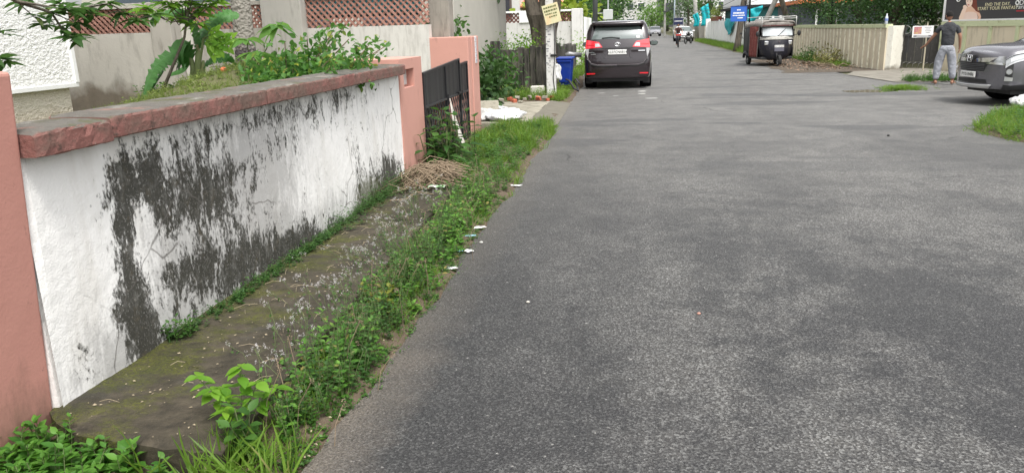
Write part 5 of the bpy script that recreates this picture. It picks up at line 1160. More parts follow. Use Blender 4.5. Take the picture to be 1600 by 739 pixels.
# second beige wall and billboard
pts2 = [(10.18, 27.95), (11.35, 24.55), (12.9, 21.0), (14.4, 17.5)]
b2 = thing('panel_wall', 'beige wall with pale green posts under the billboard, right edge', 'wall', (11.4, 24.5, 0))
wallrun(pts2, -.03, 1.36, .14).build('wall_face', m_beige, b2, world=True); wallrun(pts2, 1.362, 1.52, .22).build('cap', m_lime, b2, world=True)
m = MB(); s = .05
while s < 11.4:
    (x, y), a = along(pts2, s); m.box((x+.085*math.sin(a), y-.085*math.cos(a), .67), (.11, .05, 1.38), rz=a); s += 1.02
m.build('posts', m_lime, b2, world=True)
BA, BB_ = (10.32, 28.35), (13.6, 20.6)
L_ = math.dist(BA, BB_); rz = math.atan2(BB_[1]-BA[1], BB_[0]-BA[0])
t = thing('billboard', 'black billboard with a picture of a long haired woman above the beige wall', 'billboard', (*BA, 1.545), rz)
HB = 2.6
MB().bb(0, L_, 0, .08, .03, HB).build('panel', M('billboard_black', (.042, .040, .044), .45, .04, 2, 0), t)
m = MB(); m.bb(-.06, L_+.05, -.03, .10, -.02, .028); m.bb(-.07, -.002, -.03, .10, .03, HB); m.bb(-.06, L_, -.03, .1, HB+.002, HB+.07); m.build('frame', m_white, t)
m = MB()
for x in (.4, L_/2, L_-.4): m.box((x, .14, -.2), (.08, .08, 2.6+2.4))
m.build('support', m_dark, t)
def bbuv(px, py):
    q = VPl(px, py, BA, BB_); d = (q[0]-BA[0])*math.cos(rz)+(q[1]-BA[1])*math.sin(rz); return d, q[2]-1.545
def flat(nm, poly, mat, par, k): 
    m = MB(); m.prism([bbuv(*p) for p in poly], lambda u, v, w_: (u, w_, v), -.003*k, -.003*(k-1)-.0002); m.build(nm, mat, par, fixn=True)
pic = MB().add([(0, 0, 0)], []); 
mc = lambda nm, c: M(nm, c, .5, .03, 9, 0)
sk = mc('print_skin', (.70, .44, .33)); skl = mc('print_skin_light', (.80, .60, .50)); hr = mc('print_hair', (.16, .035, .02)); dr = mc('print_dress', (.76, .58, .52))
def ell(cx, cy, a, b, n=20): return [(cx+a*math.cos(q), cy+b*math.sin(q)) for q in np.linspace(0, 2*math.pi, n+1)[:-1]]
flat('printed_hair', [(1512, -6), (1508, -16), (1513, -24), (1520, -24), (1525, -14), (1526, 2), (1527, 12), (1531, 19), (1529, 27), (1526, 24), (1521, 16), (1511, 14), (1510, 2)], hr, t, 1)
flat('printed_arm', [(1525, 18), (1531, 21), (1533, 26), (1531, 37), (1526, 38), (1529, 27)], sk, t, 2)
flat('printed_dress', [(1504, 38), (1505, 27), (1507, 20), (1513, 16), (1521, 15), (1526, 20), (1528, 27), (1527, 37.7)], dr, t, 3)
flat('printed_shoulders', [(1507, 21), (1510, 13), (1513, 10), (1518, 10), (1523, 15), (1527, 21), (1521, 19), (1513, 19)], sk, t, 4)
flat('printed_forearm', [(1499, 38.5), (1499, 28), (1504, 16), (1508, 10), (1511, 12), (1509, 20), (1505, 30), (1504, 38.2)], skl, t, 5)
flat('printed_face', ell(1515, 2.5, 5.2, 9), skl, t, 5); flat('printed_hand', ell(1508.5, 11.5, 3.2, 3), skl, t, 6)
flat('printed_mouth', ell(1514, 8.3, 1.6, .8), mc('print_lips', (.5, .08, .08)), t, 6)
for ex in (1512.6, 1517.3): flat('printed_eye', ell(ex, 2.2, 1.0, .6), mc('print_eye', (.05, .03, .03)), t, 6)
m_yt = mc('print_cream_text', (.74, .68, .45)); m_wt = mc('print_white_text', (.76, .76, .76))
for s_, px, py, sz in (('END THE DAY.', 1559, 7.2, .135), ('START YOUR FANTASY.', 1559, 13.4, .135)):
    u, v = bbuv(px, py); text_mesh(s_, sz, m_yt, 'slogan_lettering', t, frame4((u, -.006, v), (1, 0, 0), (0, 0, 1)) @ Matrix.Scale(1.2 if 'END' in s_ else 1.0, 4, (1, 0, 0)) if 0 else frame4((u, -.006, v), (1, 0, 0), (0, 0, 1)))
for s_, px, py, sz in (('Da', 1593, 5.0, .21), ('Fara', 1588, 11.6, .17)):
    u, v = bbuv(px, py); text_mesh(s_, sz, m_wt, 'logo_lettering', t, frame4((u, -.006, v), (1, 0, 0), (0, 0, 1)), ax='LEFT')
u, v = bbuv(1590, 4.8); MB().torus((u, -.006, v), (0, 1, 0), .055, .016, 20, 6).build('logo_ring', m_wt, t, smooth=True)
flat('logo_bar', [(1588, 16.6), (1600, 16.2), (1600, 18.4), (1588, 18.8)], mc('print_red', (.35, .02, .03)), t, 1)
u, v = bbuv(1498, -.5); MB().torus((u, -.006, v), (0, 1, 0), .07, .015, 20, 6).build('logo_ring', m_wt, t, smooth=True)
# poster on a thin stake
q = VY(1442, 50, 27.2)
t = thing('poster_stand', 'small white poster with pink picture on a thin stake before the dark gate', 'sign', (q[0], 27.2, 0), R(-12))
m = MB(); m.cyl((.12, .03, -.02), (.12, .03, 1.5), .022); m.build('stake', M('pale_wood', (.42, .38, .28), .8), t)
zc = q[2]; MB().box((0, 0, zc), (.60, .012, .36)).build('board', m_white, t)
MB().box((-.15, -.0085, zc+.04), (.22, .004, .22)).build('picture', M('pink_print', (.45, .18, .20), .6, .5, 20, 0, dirt=(.55, .50, .12), dscale=12, dlo=.5, dhi=.6), t)
m = MB(); 
for i, w_ in enumerate((.20, .14, .18, .12)): m.box((.14, -.0085, zc+.13-i*.055), (w_, .003, .012))
m.box((0, -.0085, zc-.135), (.52, .004, .05)); m.build('print_lines', M('print_grey', (.16, .15, .17), .6), t)
m = MB(); m.box((.0, -.0115, zc-.135), (.34, .002, .018)); m.build('print_strip', m_white, t)

# ---- white panelled wall with teal netting
m_pan = M('white_panel_wall', (.80, .80, .78), .85, .04, 1.5, .1, 20, dirt=(.30, .28, .24), dscale=2.2, dlo=.62, dhi=.75, damt=.4, streak=True)
ww = thing('white_panel_wall', 'white panelled wall behind the blue sign, stained along its foot', 'wall', (7.6, 60, 0))
pw = [(7.62, 80), (7.55, 62), (7.50, 47), (7.46, 40.7)]
wallrun(pw, -.03, 1.86, .14).build('wall_face', m_pan, ww, world=True)
m = MB()
for y in np.arange(41.5, 80, 2.2): m.bb(7.33+.003*y-.07+.0, 7.44+.003*y-.07, y, y+.16, -.03, 1.96)
m.build('pilasters', m_white, ww, world=True); MB().bb(7.35, 7.75, 80.0, 80.7, -.03, 2.1).build('end_post', m_white, ww, world=True)
m_net = M('teal_net', (.005, .33, .37), .65, .2, 4, .5, 9, .03)
def drape(nm, lab, o, w, h, fx, fz, dx=0., ph=0., ang=R(90)):
    P = []
    for i in range(24):
        u = i/23; r = []
        for j in range(12):
            v = j/11; zz = -h*v*(fz(u)); r.append((fx*0+u*w, .05*math.sin(u*17+v*3+ph)+.04*math.sin(v*7+u*5), zz+.03*math.sin(u*9+ph)))
        P.append(r)
    o_ = MB().grid(P).build(nm, m_net, smooth=True, solid=.008); o_.location = o; o_.rotation_euler = (0, 0, ang); return tag(o_, lab, 'net')
def at_x(px, py, X): return tuple(float(v) for v in VX(px, py, X))
q = VX(1148, 30, 7.32); r = VX(1132, 33, 7.32)
drape('shade_net', 'teal shade net sagging in a pocket over the white panelled wall', (7.32, r[1], 1.98), -(r[1]-q[1]) if 0 else (r[1]-q[1]), 1.15, 0, lambda u: .25+.75*math.sin(math.pi*min(1, u*1.0+.02))**.8, ang=R(-90))
q = VY(1163, 34, 46); q2 = VY(1192, 9, 46)
P = [[(q[0]+(q2[0]-q[0])*u, 46+.06*math.sin(u*14), q[2]+(q2[2]-q[2])*(v if v < .99 else 1)*(.62+.38*u)*(1) + .0 - (0 if 1 else 0) + (q2[2]-q[2])*0.0) for v in np.linspace(0, 1, 8)] for u in np.linspace(-.1, 1, 20)]
P = [[(p[0], p[1], p[2] if True else 0) for p in r_[:max(2, 8)]] for r_ in P]
P2 = []
for i, r_ in enumerate(P):
    u = i/19; zb_ = q[2]+(q2[2]-q[2])*max(0, (u-.62)/.38)*.75; zt_ = q[2]+(q2[2]-q[2])*(.66+.34*u); P2.append([(r_[0][0], 46+.06*math.sin(u*14+k), zb_+(zt_-zb_)*k/7) for k in range(8)])
tag(MB().grid(P2).build('shade_net', m_net, smooth=True, solid=.01, origin=(q[0], 46, q[2])), 'teal shade net stretched upwards between posts behind the rickshaw', 'net')
for px, y0, y1, w_, Y, lab in ((1087, 20, 42, .55, 84, 'narrow teal net strip hung by the far white building'), (1101, 6, 41, .75, 82, 'tall teal net hung at the far end of the white panelled wall')):
    a = VY(px, y1, Y); b = VY(px, y0, Y)
    P = [[(a[0]-w_/2+w_*u+.12*math.sin(v*4), Y+.08*math.sin(u*12+v*3), a[2]+(b[2]-a[2])*v*(.8+.2*u)) for v in np.linspace(0, 1, 10)] for u in np.linspace(0, 1, 12)]
    tag(MB().grid(P).build('shade_net', m_net, smooth=True, solid=.01, origin=(float(a[0]), Y, float(a[2]))), lab, 'net')
# notice on wall
q = VX(1169, 49, 7.36); t = thing('wall_notice', 'tall white notice with blue print on the white wall behind the rickshaw', 'sign', (7.34, float(q[1]), 1.15), R(-90))
MB().box((0, 0, 0), (1.3, .02, .95)).build('board', m_white, t); m = MB()
for i in range(3): m.box((0, -.014, .25-.25*i), (.8-.1*i, .004, .12))
m.build('print_blocks', M('faint_blue_print', (.25, .38, .60), .6), t)
# planter box with foliage on the wall
q = VX(1119, 30, 7.6); t = thing('planter_box', 'terracotta planter box with yellow green plants on the white wall', 'planter', (7.6, float(q[1]), 1.87))
MB().bb(-.15, .15, -3.2, 3.2, 0, .38).build('box', M('terracotta', (.24, .065, .04), .8), t, bevel=.02)
lv = LV(); crown(lv, (0, 0, .75), (.3, 3.2, .38), 900, .13, clumps=40, cr=.18); lv.build('foliage', leafmat('planter_leaves', (.10, .18, .03), (.26, .30, .06), .3), t, world=False)
# blue sign on a dark post
q = VY(1154, 22.5, 42.3); gx_ = G(1162, 88)
t = thing('blue_sign', 'blue name board with white lettering on a dark post', 'sign', (float(gx_[0]), 42.3, 0))
m = MB(); m.cyl((0, 0, -.03), (-.04, 0, 2.75), .035); m.build('post', m_dark, t); cx = float(q[0]-gx_[0]); zc = float(q[2])
MB().box((cx, -.05, zc), (.80, .03, .74)).build('board', M('sign_blue', (.035, .13, .50), .5, .08, 4, 0), t, bevel=.01)
m = MB(); m.box((cx, -.06, zc+.385), (.84, .03, .03)); m.box((cx+.415, -.06, zc), (.03, .03, .8)); m.build('board_frame', M('navy_frame', (.03, .04, .12), .5), t)
m = MB()
for z, w_, h in ((.20, .20, .06), (.05, .55, .085), (-.07, .60, .06), (-.19, .12, .065)):
    n_ = max(2, int(w_/.07)); 
    for i in range(n_): m.box((cx-w_/2+(i+.5)*w_/n_, -.069, zc+z), (w_/n_*.82, .004, h*random.uniform(.75, 1)))
m.box((cx+.14, -.069, zc-.19), (.14, .004, .055)); m.build('lettering', m_white, t)
# leaning trunk by the sign
a = G(1151, 81); t = thing('leaning_tree', 'leaning bare grey trunk beside the blue sign', 'tree', (float(a[0]), float(a[1]), 0))
m = MB(); m.ring([(0, 0, -.03), (.05, 0, .5), (.13, 0, 1.3), (.22, 0, 2.2), (.36, 0, 3.4), (.6, 0, 5.2)], [.24, .19, .18, .18, .17, .12], 12); m.build('trunk', m_bark, t, smooth=True)
lv = LV(); crown(lv, (.7, 0, 6.0), (2.0, 2.0, 1.1), 1400, .2, clumps=40, cr=.35); lv.build('crown', m_leaf_md, t, world=False)

# ---- poles behind the rickshaw
m_conc = M('pale_concrete_pole', (.44, .43, .40), .85, .12, 4, .2, 30, dirt=(.22, .21, .18), dscale=5)
def pole_px(nm, lab, p0, p1, Y, r, mat, cat='pole', ztop=7.):
    a = VY(*p0, Y); b = VY(*p1, Y); d = (b-a)/(b[2]-a[2]); base = a-d*a[2]; top = base+d*ztop
    return tag(MB().cyl(tuple(base-base), tuple(top-base), r, r*.8, 12).build(nm, mat, smooth=True, origin=None), lab, cat), base
for args in (('utility_pole', 'pale concrete pole leaning right behind the rickshaw roof', (1199, 28), (1212, 0), 39.3, .125, m_conc), ('utility_pole', 'grey concrete pole leaning left, nearest the dark trees', (1229, 28), (1221, 0), 38.8, .13, m_bark),
             ('steel_post', 'thin dark steel post standing among the trees behind the beige wall', (1299, 38), (1301, 0), 35.5, .05, m_dark), ('utility_pole', 'thin dark pole just right of the blue sign', (1171, 34), (1172, 0), 44, .05, m_dark),
             ('utility_pole', 'pale far pole between the two teal net strips', (1088, 42), (1086, 0), 86, .22, m_conc), ('utility_pole', 'slim bluish pole beside the far dark sign board', (1053, 45), (1054, 8), 100, .10, M('bluish_pole', (.30, .36, .40), .6))):
    o, b = pole_px(*args); o.location = b
# ---- houses on the right
def simple_house(nm, lab, x0, x1, y0, y1, h, wallm, roof=None, wins=(), face='-y', loc=None, over=.3, rm=None):
    t = thing(nm, lab, 'house', ((x0+x1)/2, (y0+y1)/2, 0)); MB().bb(x0, x1, y0, y1, 0, h).build('wall', wallm, t, world=True)
    if roof == 'gable':
        m = MB(); ym = (y0+y1)/2; o = over
        for (ya, yb_) in ((y0-o, ym), (y1+o, ym)): m.add([(x0-o, ya, h), (x1+o, ya, h), (x1+o, yb_, h+roof_h), (x0-o, yb_, h+roof_h), (x0-o, ya, h+.1), (x1+o, ya, h+.1), (x1+o, yb_, h+roof_h+.1), (x0-o, yb_, h+roof_h+.1)], [(0, 1, 2, 3), (4, 7, 6, 5), (0, 4, 5, 1), (1, 5, 6, 2), (2, 6, 7, 3), (3, 7, 4, 0)])
        m.build('roof', rm or m_white, t, world=True, fixn=True)
    else: MB().bb(x0-over, x1+over, y0-over, y1+over, h+.002, h+.18).build('roof', rm or m_plaster, t, world=True)
    for (f, a, b, z0, z1) in wins:
        if f == 'y': w_ = MB().bb(a, b, y0-.04, y0-.003, z0, z1); p = MB().bb(a+.1, b-.1, y0-.056, y0-.042, z0+.1, z1-.1)
        else: w_ = MB().bb(x0-.04, x0-.003, a, b, z0, z1); p = MB().bb(x0-.056, x0-.042, a+.1, b-.1, z0+.1, z1-.1)
        w_ = w_.build('window', m_white, t, world=True); p = p.build('pane', m_glass, w_); p.location = -Vector(t.location)
    return t
roof_h = 2.6
m_wr = M('white_sheet_roof', (.82, .82, .82), .5, .02, 3, 0)
lh = simple_house('low_house', 'low house with bright white upper storey behind the white panelled wall', 8.2, 17, 56, 72, 2.62, M('dark_teal_wall', (.03, .12, .12), .8), None, (), rm=m_dark, over=.5)
MB().bb(8.0, 17, 55.8, 72, 2.802, 5.6).build('upper_storey', m_wr, lh, world=True)
MB_ = MB()
roof_h = 1.2
simple_house('shed', 'dark shed with orange fascia behind the rickshaw', 8.6, 14, 42, 49, 2.5, M('dark_shed_wall', (.05, .06, .07), .7, .3, 2), None, (('y', 9.2, 10.3, 1.2, 2.2),), rm=M('orange_fascia', (.55, .17, .06), .7, .1, 4), over=.35)
simple_house('far_house', 'tall narrow white building with windows beyond the teal nets', 8.3, 14, 118, 130, 7.5, m_white, None, [('x', 119.5+i*3.2, 121+i*3.2, z, z+1.3) for i in range(3) for z in (1.2, 3.6, 5.6)]+[('y', 9+i*1.7, 10+i*1.7, z, z+1.3) for i in range(3) for z in (1.2, 3.4, 5.6)])
simple_house('far_house', 'white building with red bands closing the far end of the street', -4.5, 5.2, 165, 178, 7.5, M('far_white', (.50, .49, .47), .9), None, [('y', -3+i*2.2, -1.5+i*2.2, z, z+1.5) for i in range(3) for z in (1.6, 4.6)], rm=M('red_brown_band', (.32, .12, .09), .8))
simple_house('far_house', 'pale yellow house partly hidden by trees on the far left', -14, -5.5, 80, 92, 6.0, M('far_cream', (.50, .44, .32), .9), None, [('y', -12+i*2.4, -10.6+i*2.4, z, z+1.4) for i in range(3) for z in (1.5, 4.2)])
simple_house('far_house', 'grey roofed house among trees right of the far bend', 8.5, 20, 140, 160, 5.5, M('far_grey', (.42, .42, .42), .9), None, [('y', 9.5+i*2.4, 11+i*2.4, 1.5, 3) for i in range(3)])
# far low walls
wf = tag(wallrun([(7.75, 118), (7.7, 95), (7.66, 84)], -.03, 1.7, .16).build('garden_wall', m_plaster, origin=(7.7, 100, 0)), 'grey far wall continuing past the teal nets', 'wall')
wf = tag(wallrun([(-2.05, 42.5), (-2.2, 70), (-2.3, 110)], -.03, 1.7, .16).build('garden_wall', M('far_wall', (.50, .49, .45), .9, .15, 1), origin=(-2.1, 60, 0)), 'long pale wall beyond the white gate on the left side', 'wall')
# far dark sign board on two posts
q = VY(1060, 34, 88); t = thing('sign_board', 'small dark blue board on posts above the cyclist', 'sign', (float(q[0]), 88, 0)); z = float(q[2])
MB().box((0, 0, z), (1.0, .06, .72)).build('board', M('navy_board', (.02, .025, .07), .5), t); m = MB(); m.cyl((-.45, .05, 0), (-.45, .05, z+.3), .04); m.cyl((.45, .05, 0), (.45, .05, z+.3), .04); m.build('posts', m_conc, t)
m = MB(); 
for i in range(7): m.box((-.36+i*.12, -.034, z+.03), (.085, .006, .10))
m.build('lettering', m_wt, t)
# transformer structure
t = thing('transformer', 'dark transformer on two pale poles far down the street', 'transformer', (5.6, 112, 0)); m = MB()
for x in (-.9, .5): m.cyl((x, 0, 0), (x, 0, 7), .17, .12)
m.build('poles', m_conc, t); m = MB(); m.box((-.2, 0, 3.4), (1.9, .8, .15)); m.box((-.2, 0, 4.0), (1.2, .7, 1.0)); m.box((-.2, 0, 5.6), (2.2, .12, .12)); m.box((-.2, 0, 6.5), (2.2, .12, .12)); m.build('tank_and_arms', M('transformer_grey', (.07, .075, .08), .7), t)
m = MB()
for k in range(4): m.cyl((-.8+k*.4, 0, 4.5), (-.8+k*.4, 0, 4.85), .06)
m.build('insulators', m_white, t)
# overhead wires
def wires(nm, lab, runs, r=.012):
    m = MB()
    for a, b, sag in runs:
        a = Vector(a); b = Vector(b); m.ring([a.lerp(b, k/14)+Vector((0, 0, -sag*4*(k/14)*(1-k/14))) for k in range(15)], r, 5)
    tag(m.build(nm, m_dark), lab, 'cable')
wires('overhead_cables', 'overhead cables crossing from the far transformer along the right side', [((6.0, 112, 6.4-.4*k), (7.9, 39.3, 6.6-.5*k), 1.3+.35*k) for k in range(4)]+[((5.0, 112, 5.5), (-1.6, 37, 6), 1.2)], .016)
wires('overhead_cables', 'thin wires strung low behind the teal nets', [((6.9, 86, 4.3-.5*k), (7.3, 39.3, 3.6-.4*k), .5+.2*k) for k in range(3)], .014)
# ================================================================ vegetation
m_grass = leafmat('grass_blades', (.075, .16, .018), (.20, .33, .045), .45, .5, (.28, .25, .10))
m_weed = leafmat('weed_leaves', (.035, .10, .018), (.10, .21, .04), .4)
m_weedd = leafmat('dark_weed_leaves', (.030, .085, .02), (.08, .17, .035), .35)
m_bright = leafmat('bright_leaves', (.10, .24, .02), (.22, .40, .04), .5)
m_flower = M('white_florets', (.46, .44, .44), .8, .1, 50, 0)
m_stem = M('plant_stem', (.10, .13, .05), .8, .3, 20, 0)
m_dry = M('dry_stems', (.20, .15, .10), .9, .35, 12, .3, 40)
def blades(lv, pts, h, k, spread=.5, T=T_BLADE, lean=1.0):
    pts = np.asarray(pts, float); n = len(pts)*k; pos = np.repeat(pts, k, 0)+np.c_[rng.normal(0, .012, (n, 2)), np.zeros(n)]
    d = np.c_[rng.normal(0, spread, (n, 2)), np.full(n, lean)]; up = np.c_[rng.normal(0, 1, (n, 2)), np.full(n, .15)]
    lv.add(T, pos, d, np.asarray(h)*rng.uniform(.5, 1.25, n) if np.isscalar(h) else np.repeat(h, k)*rng.uniform(.5, 1.25, n), .1, up)
def plant(lv, st, base, h, nst, nl, ls, T=T_LEAF, spread=.35, rsp=.003, pairs=True, droop=.1, top=.15):
    """stems with opposite leaves"""
    base = np.array(base, float)
    for _ in range(nst):
        a = rng.uniform(0, 6.28); L_ = h*rng.uniform(.65, 1.1); e = base+np.array([math.cos(a)*spread*L_*rng.random(), math.sin(a)*spread*L_*rng.random(), L_]); mid = (base+e)/2+rng.normal(0, .03*h, 3)
        pts = [base+(mid-base)*t*2 if t < .5 else mid+(e-mid)*(t-.5)*2 for t in np.linspace(0, 1, 6)]
        if st is not None: st.stem(pts, rsp, 4)
        ts = np.linspace(top, 1, nl); P = []; D = []; S = []
        for i, t in enumerate(ts):
            p = base+(mid-base)*t*2 if t < .5 else mid+(e-mid)*(t-.5)*2; th = a+i*1.5708+rng.normal(0, .3)
            for s_ in ((0, math.pi) if pairs else (0,)):
                P.append(p); D.append((math.cos(th+s_), math.sin(th+s_), .35-droop+.5*t*(t > .8))); S.append(ls*(1.1-.45*t)*rng.uniform(.75, 1.2))
        lv.add(T, P, D, np.array(S), .25)
def puffs(lv, c, n, r, s=.007):
    p = np.asarray(c)+rng.normal(0, r, (n, 3)); k = 7; P = np.repeat(p, k, 0)+rng.normal(0, .0035, (n*k, 3)); lv.add(T_LEAF1, P, rdir(n*k, .2), s, .8)
# ---- verge between slab and road : grass, weeds, flowering weeds
def vz(x, y): return verge_z(x, y)-.004
def slab_right(y): return -1.62-.13*min(1, (y-2.6)/2.4)-(.1*(y-5)/3 if y > 5 else 0)
grass = LV(); pts = []; hh = []
for _ in range(4300):
    y = rng.uniform(7.6, 13.8) if rng.random() < .78 else rng.uniform(2.7, 8.0); e = left_edge(y)
    if y > 7.9: x = rng.uniform(-2.45, e+.02)
    else: x = rng.uniform(slab_right(y)+.02, e-.02)
    if x > e-.10 and rng.random() < .5: continue
    if y > 7.6 and math.sin(x*11+y*1.7)+math.sin(y*5.3-x*4)+.6*math.sin(y*13+x*17) < -.55: continue
    tall = .8+.9*(y > 11.2)*(x > -2.25)+.35*math.sin(x*9+y*3)
    pts.append((x, y, vz(x, y))); hh.append((.085 if y < 8 else .10)*tall)
blades(grass, pts, np.array(hh), 6, .55)
pts = [(rng.uniform(-1.72, -1.35), 2.40+rng.random()*.3, -.01) for _ in range(46)]+[(-1.95, 2.5, 0), (-1.86, 2.52, 0)]; blades(grass, pts, .20, 5, .6)
grass.build('verge_grass', m_grass); tag(bpy.data.objects['verge_grass'], 'green grass growing along the left road edge', 'grass', kind='stuff')
wd, wdd, st, fl, mdl, dry = LV(), LV(), LV(), LV(), LV(), LV()
for _ in range(290):                                   # fine dark weeds forming the belt
    y = 2.75+5.2*rng.random()**1.0; c = (slab_right(y)+left_edge(y))/2+.03; x = c+rng.normal(.0, .085)-(.03 if y > 4 else 0); h = rng.uniform(.10, .30)*(1.25 if 3.0 < y < 5.4 else .8)*(1-.55*max(0, (x-c))/.2)
    if x > left_edge(y)-.05: continue
    plant(wdd if rng.random() < .6 else wd, st, (x, y, vz(x, y)), h, 2, 8, rng.uniform(.020, .042), T_LEAF1, .6, .0016)
for _ in range(150):                                   # broader, lighter leaves mixed in
    y = rng.uniform(2.8, 7.6); x = (slab_right(y)+left_edge(y))/2+rng.normal(0, .10)
    if x < left_edge(y)-.04: plant(mdl, st, (x, y, vz(x, y)), rng.uniform(.08, .26), 2, 5, rng.uniform(.040, .075), T_LEAF, .7, .002)
for _ in range(70):
    y = rng.uniform(2.8, 8.5); x = (slab_right(y)+left_edge(y))/2+rng.normal(0, .12); a_ = rng.uniform(0, 6.28); h = rng.uniform(.15, .38); dry.stem([(x, y, vz(x, y)), (x+.03*math.cos(a_), y+.03*math.sin(a_), h*.6), (x+.1*math.cos(a_), y+.1*math.sin(a_), h)], .0018, 4); puffs(dry, (x+.1*math.cos(a_), y+.1*math.sin(a_), h), 4, .012, .008)
for _ in range(520):
    y = rng.uniform(7.6, 13.4); x = rng.uniform(-2.4, left_edge(y)-.08); plant(wd, None, (x, y, vz(x, y)), rng.uniform(.06, .2), 2, 5, rng.uniform(.03, .06), T_LEAF1, .8)
for _ in range(240):                                   # creeping cover between the belt and asphalt
    y = rng.uniform(2.5, 7.8); x = left_edge(y)-abs(rng.normal(.05, .07)); plant(wd, None, (x, y, vz(x, y)), rng.uniform(.02, .06), 2, 4, rng.uniform(.018, .03), T_LEAF1, 2.2)
for _ in range(130):                                   # flowering stems leaning over the slab
    y = 3.0+rng.random()*4.6; x = slab_right(y)+rng.normal(-.06, .12); x = max(x, -2.35); z0 = .08 if x < slab_right(y) else vz(x, y); h = rng.uniform(.10, .26)
    tip = np.array([x-rng.uniform(0, .14), y+rng.normal(0, .07), z0+h]); b = np.array([x, y, z0]); md = (b+tip)/2+np.array([.02, 0, .03])
    st.stem([b, md, tip], .0014, 4)
    for k in range(rng.integers(2, 5)):
        q = tip+rng.normal(0, .022, 3)*np.array([1, 1, .6]); st.stem([md*.4+tip*.6, q], .0009, 3); puffs(fl, q, 3, .006, .0052)
    n = 7; t = rng.uniform(0, .8, n)[:, None]; wdd.add(T_LEAF1, b+(tip-b)*t, rdir(n, .2), .022, .3)
wd.build('verge_weeds', m_weed); tag(bpy.data.objects['verge_weeds'], 'mixed green weeds crowding the edge between footpath and road', 'weeds', kind='stuff')
mdl.build('broad_verge_weeds', leafmat('broad_weed_leaves', (.06, .17, .025), (.16, .32, .05), .4, c3=(.28, .22, .08))); tag(bpy.data.objects['broad_verge_weeds'], 'lighter broad leaved weeds mixed through the verge belt', 'weeds', kind='stuff')
dry.build('dry_stalks', m_dry); tag(bpy.data.objects['dry_stalks'], 'dry brown stalks standing in the verge belt', 'weeds', kind='stuff')
wdd.build('dark_verge_weeds', m_weedd); tag(bpy.data.objects['dark_verge_weeds'], 'darker small leaved weeds in the verge belt', 'weeds', kind='stuff')
fl.build('weed_florets', m_flower, smooth=False); tag(bpy.data.objects['weed_florets'], 'tiny white florets of the weeds above the mossy footpath', 'flowers', kind='stuff')
st.build('weed_stems', m_stem); tag(bpy.data.objects['weed_stems'], 'thin stems of the verge weeds', 'weeds', kind='stuff')
# cover along the wall foot
lv = LV(); pts = []
for _ in range(420):
    y = 3.7+4.7*rng.random()**.8; x = -2.53+abs(rng.normal(0, .05+.03*(y > 6))); plant(lv, None, (x, y, .10), rng.uniform(.02, .07)*(1+1.3*(y > 6)+.8*(y > 7.3)), 2, 4, rng.uniform(.014, .035), T_LEAF1, 1.3)
blades(lv, [(-2.53+abs(rng.normal(0, .04)), rng.uniform(3.6, 8.4), .095) for _ in range(200)], .07, 4, .7)
lv.build('wall_foot_weeds', m_weedd); tag(bpy.data.objects['wall_foot_weeds'], 'low weeds along the foot of the mouldy wall', 'weeds', kind='stuff')
# litter of dry bits on slab and verge
lv = LV(); n = 700; p = np.c_[rng.uniform(-2.5, -1.3, n), rng.uniform(2.6, 8.4, n), np.full(n, .108)]; p[:, 2] = np.where(p[:, 0] < -1.8, .108, .045); lv.add(T_LEAF1, p, np.c_[rng.normal(0, 1, (n, 2)), np.zeros(n)], rng.uniform(.006, .022, n), .3)
for _ in range(70):
    x, y = rng.uniform(-2.45, -1.75), rng.uniform(2.75, 8); a = rng.uniform(0, 3.14); L_ = rng.uniform(.05, .16); lv.stem([(x, y, .108), (x+math.cos(a)*L_*.5, y+math.sin(a)*L_*.5, .122), (x+math.cos(a)*L_, y+math.sin(a)*L_, .108)], .0015, 4)
lv.build('dry_litter', M('dry_litter', (.30, .25, .17), .9, .4, 30)); tag(bpy.data.objects['dry_litter'], 'dry leaf bits and straws scattered on the footpath', 'leaf litter', kind='stuff')

def plantthing(nm, lab, cat, base, fn, mat, group=None, stems=m_stem):
    t = thing(nm, lab, cat, base, group=group); a, b = LV(), LV(); fn(a, b)
    if a.n: a.build('leaves', mat, t, world=False)
    if b.n: b.build('stems', stems, t, world=False)
    return t
# the bright sapling in the belt, close to the camera
T_OV = tmpl_leaf(.27, .10, .22, 5)
def sap(a, b):
    for (dx, dy, h) in ((-.20, .04, .30), (-.10, -.02, .27), (.02, .03, .36), (.10, .0, .30), (-.02, -.08, .20), (.14, .08, .24), (-.12, .10, .22)):
        tip = np.array([dx, dy, h]); mid = tip*.5+np.array([0, 0, .05]); pts = [mid*t*2 if t < .5 else mid+(tip-mid)*(t-.5)*2 for t in np.linspace(0, 1, 7)]; b.stem(pts, .0026, 5)
        for i, t in enumerate((.5, .66, .82, .96, 1.0)):
            p = mid*t*2 if t < .5 else mid+(tip-mid)*(t-.5)*2; th = i*2.5+dx*20
            for s_ in ((0, 2.8) if t < 1 else (0, 2.1, 4.2)): a.add(T_OV, [p], [(math.cos(th+s_), math.sin(th+s_), -.05)], rng.uniform(.055, .09), .3)
plantthing('sapling', 'sapling with large bright yellow green leaves at the front end of the footpath', 'sapling', (-1.66, 2.80, .0), sap, m_bright)
plantthing('sapling', 'darker five leaved plant just below the bright sapling', 'sapling', (-1.60, 2.72, .0), lambda a, b: plant(a, b, (0, 0, 0), .20, 5, 4, .10, T_LEAF, .8, .003), m_weed)
def nettle(a, b):
    for _ in range(120):
        x, y = rng.uniform(-.36, .42), rng.uniform(-.18, .22); y -= .25*x
        plant(a, b, (x, y, 0), rng.uniform(.08, .24)*(1-.6*max(0, x)/.42), 1, 6, rng.uniform(.05, .085), T_LEAF, .5, .002)
plantthing('leafy_weed_clump', 'spreading clump of green opposite leaved weeds at the foot of the near pink gatepost', 'weeds', (-2.28, 2.46, -.05), nettle, leafmat('nettle_leaves', (.045, .145, .02), (.12, .27, .035), .4))
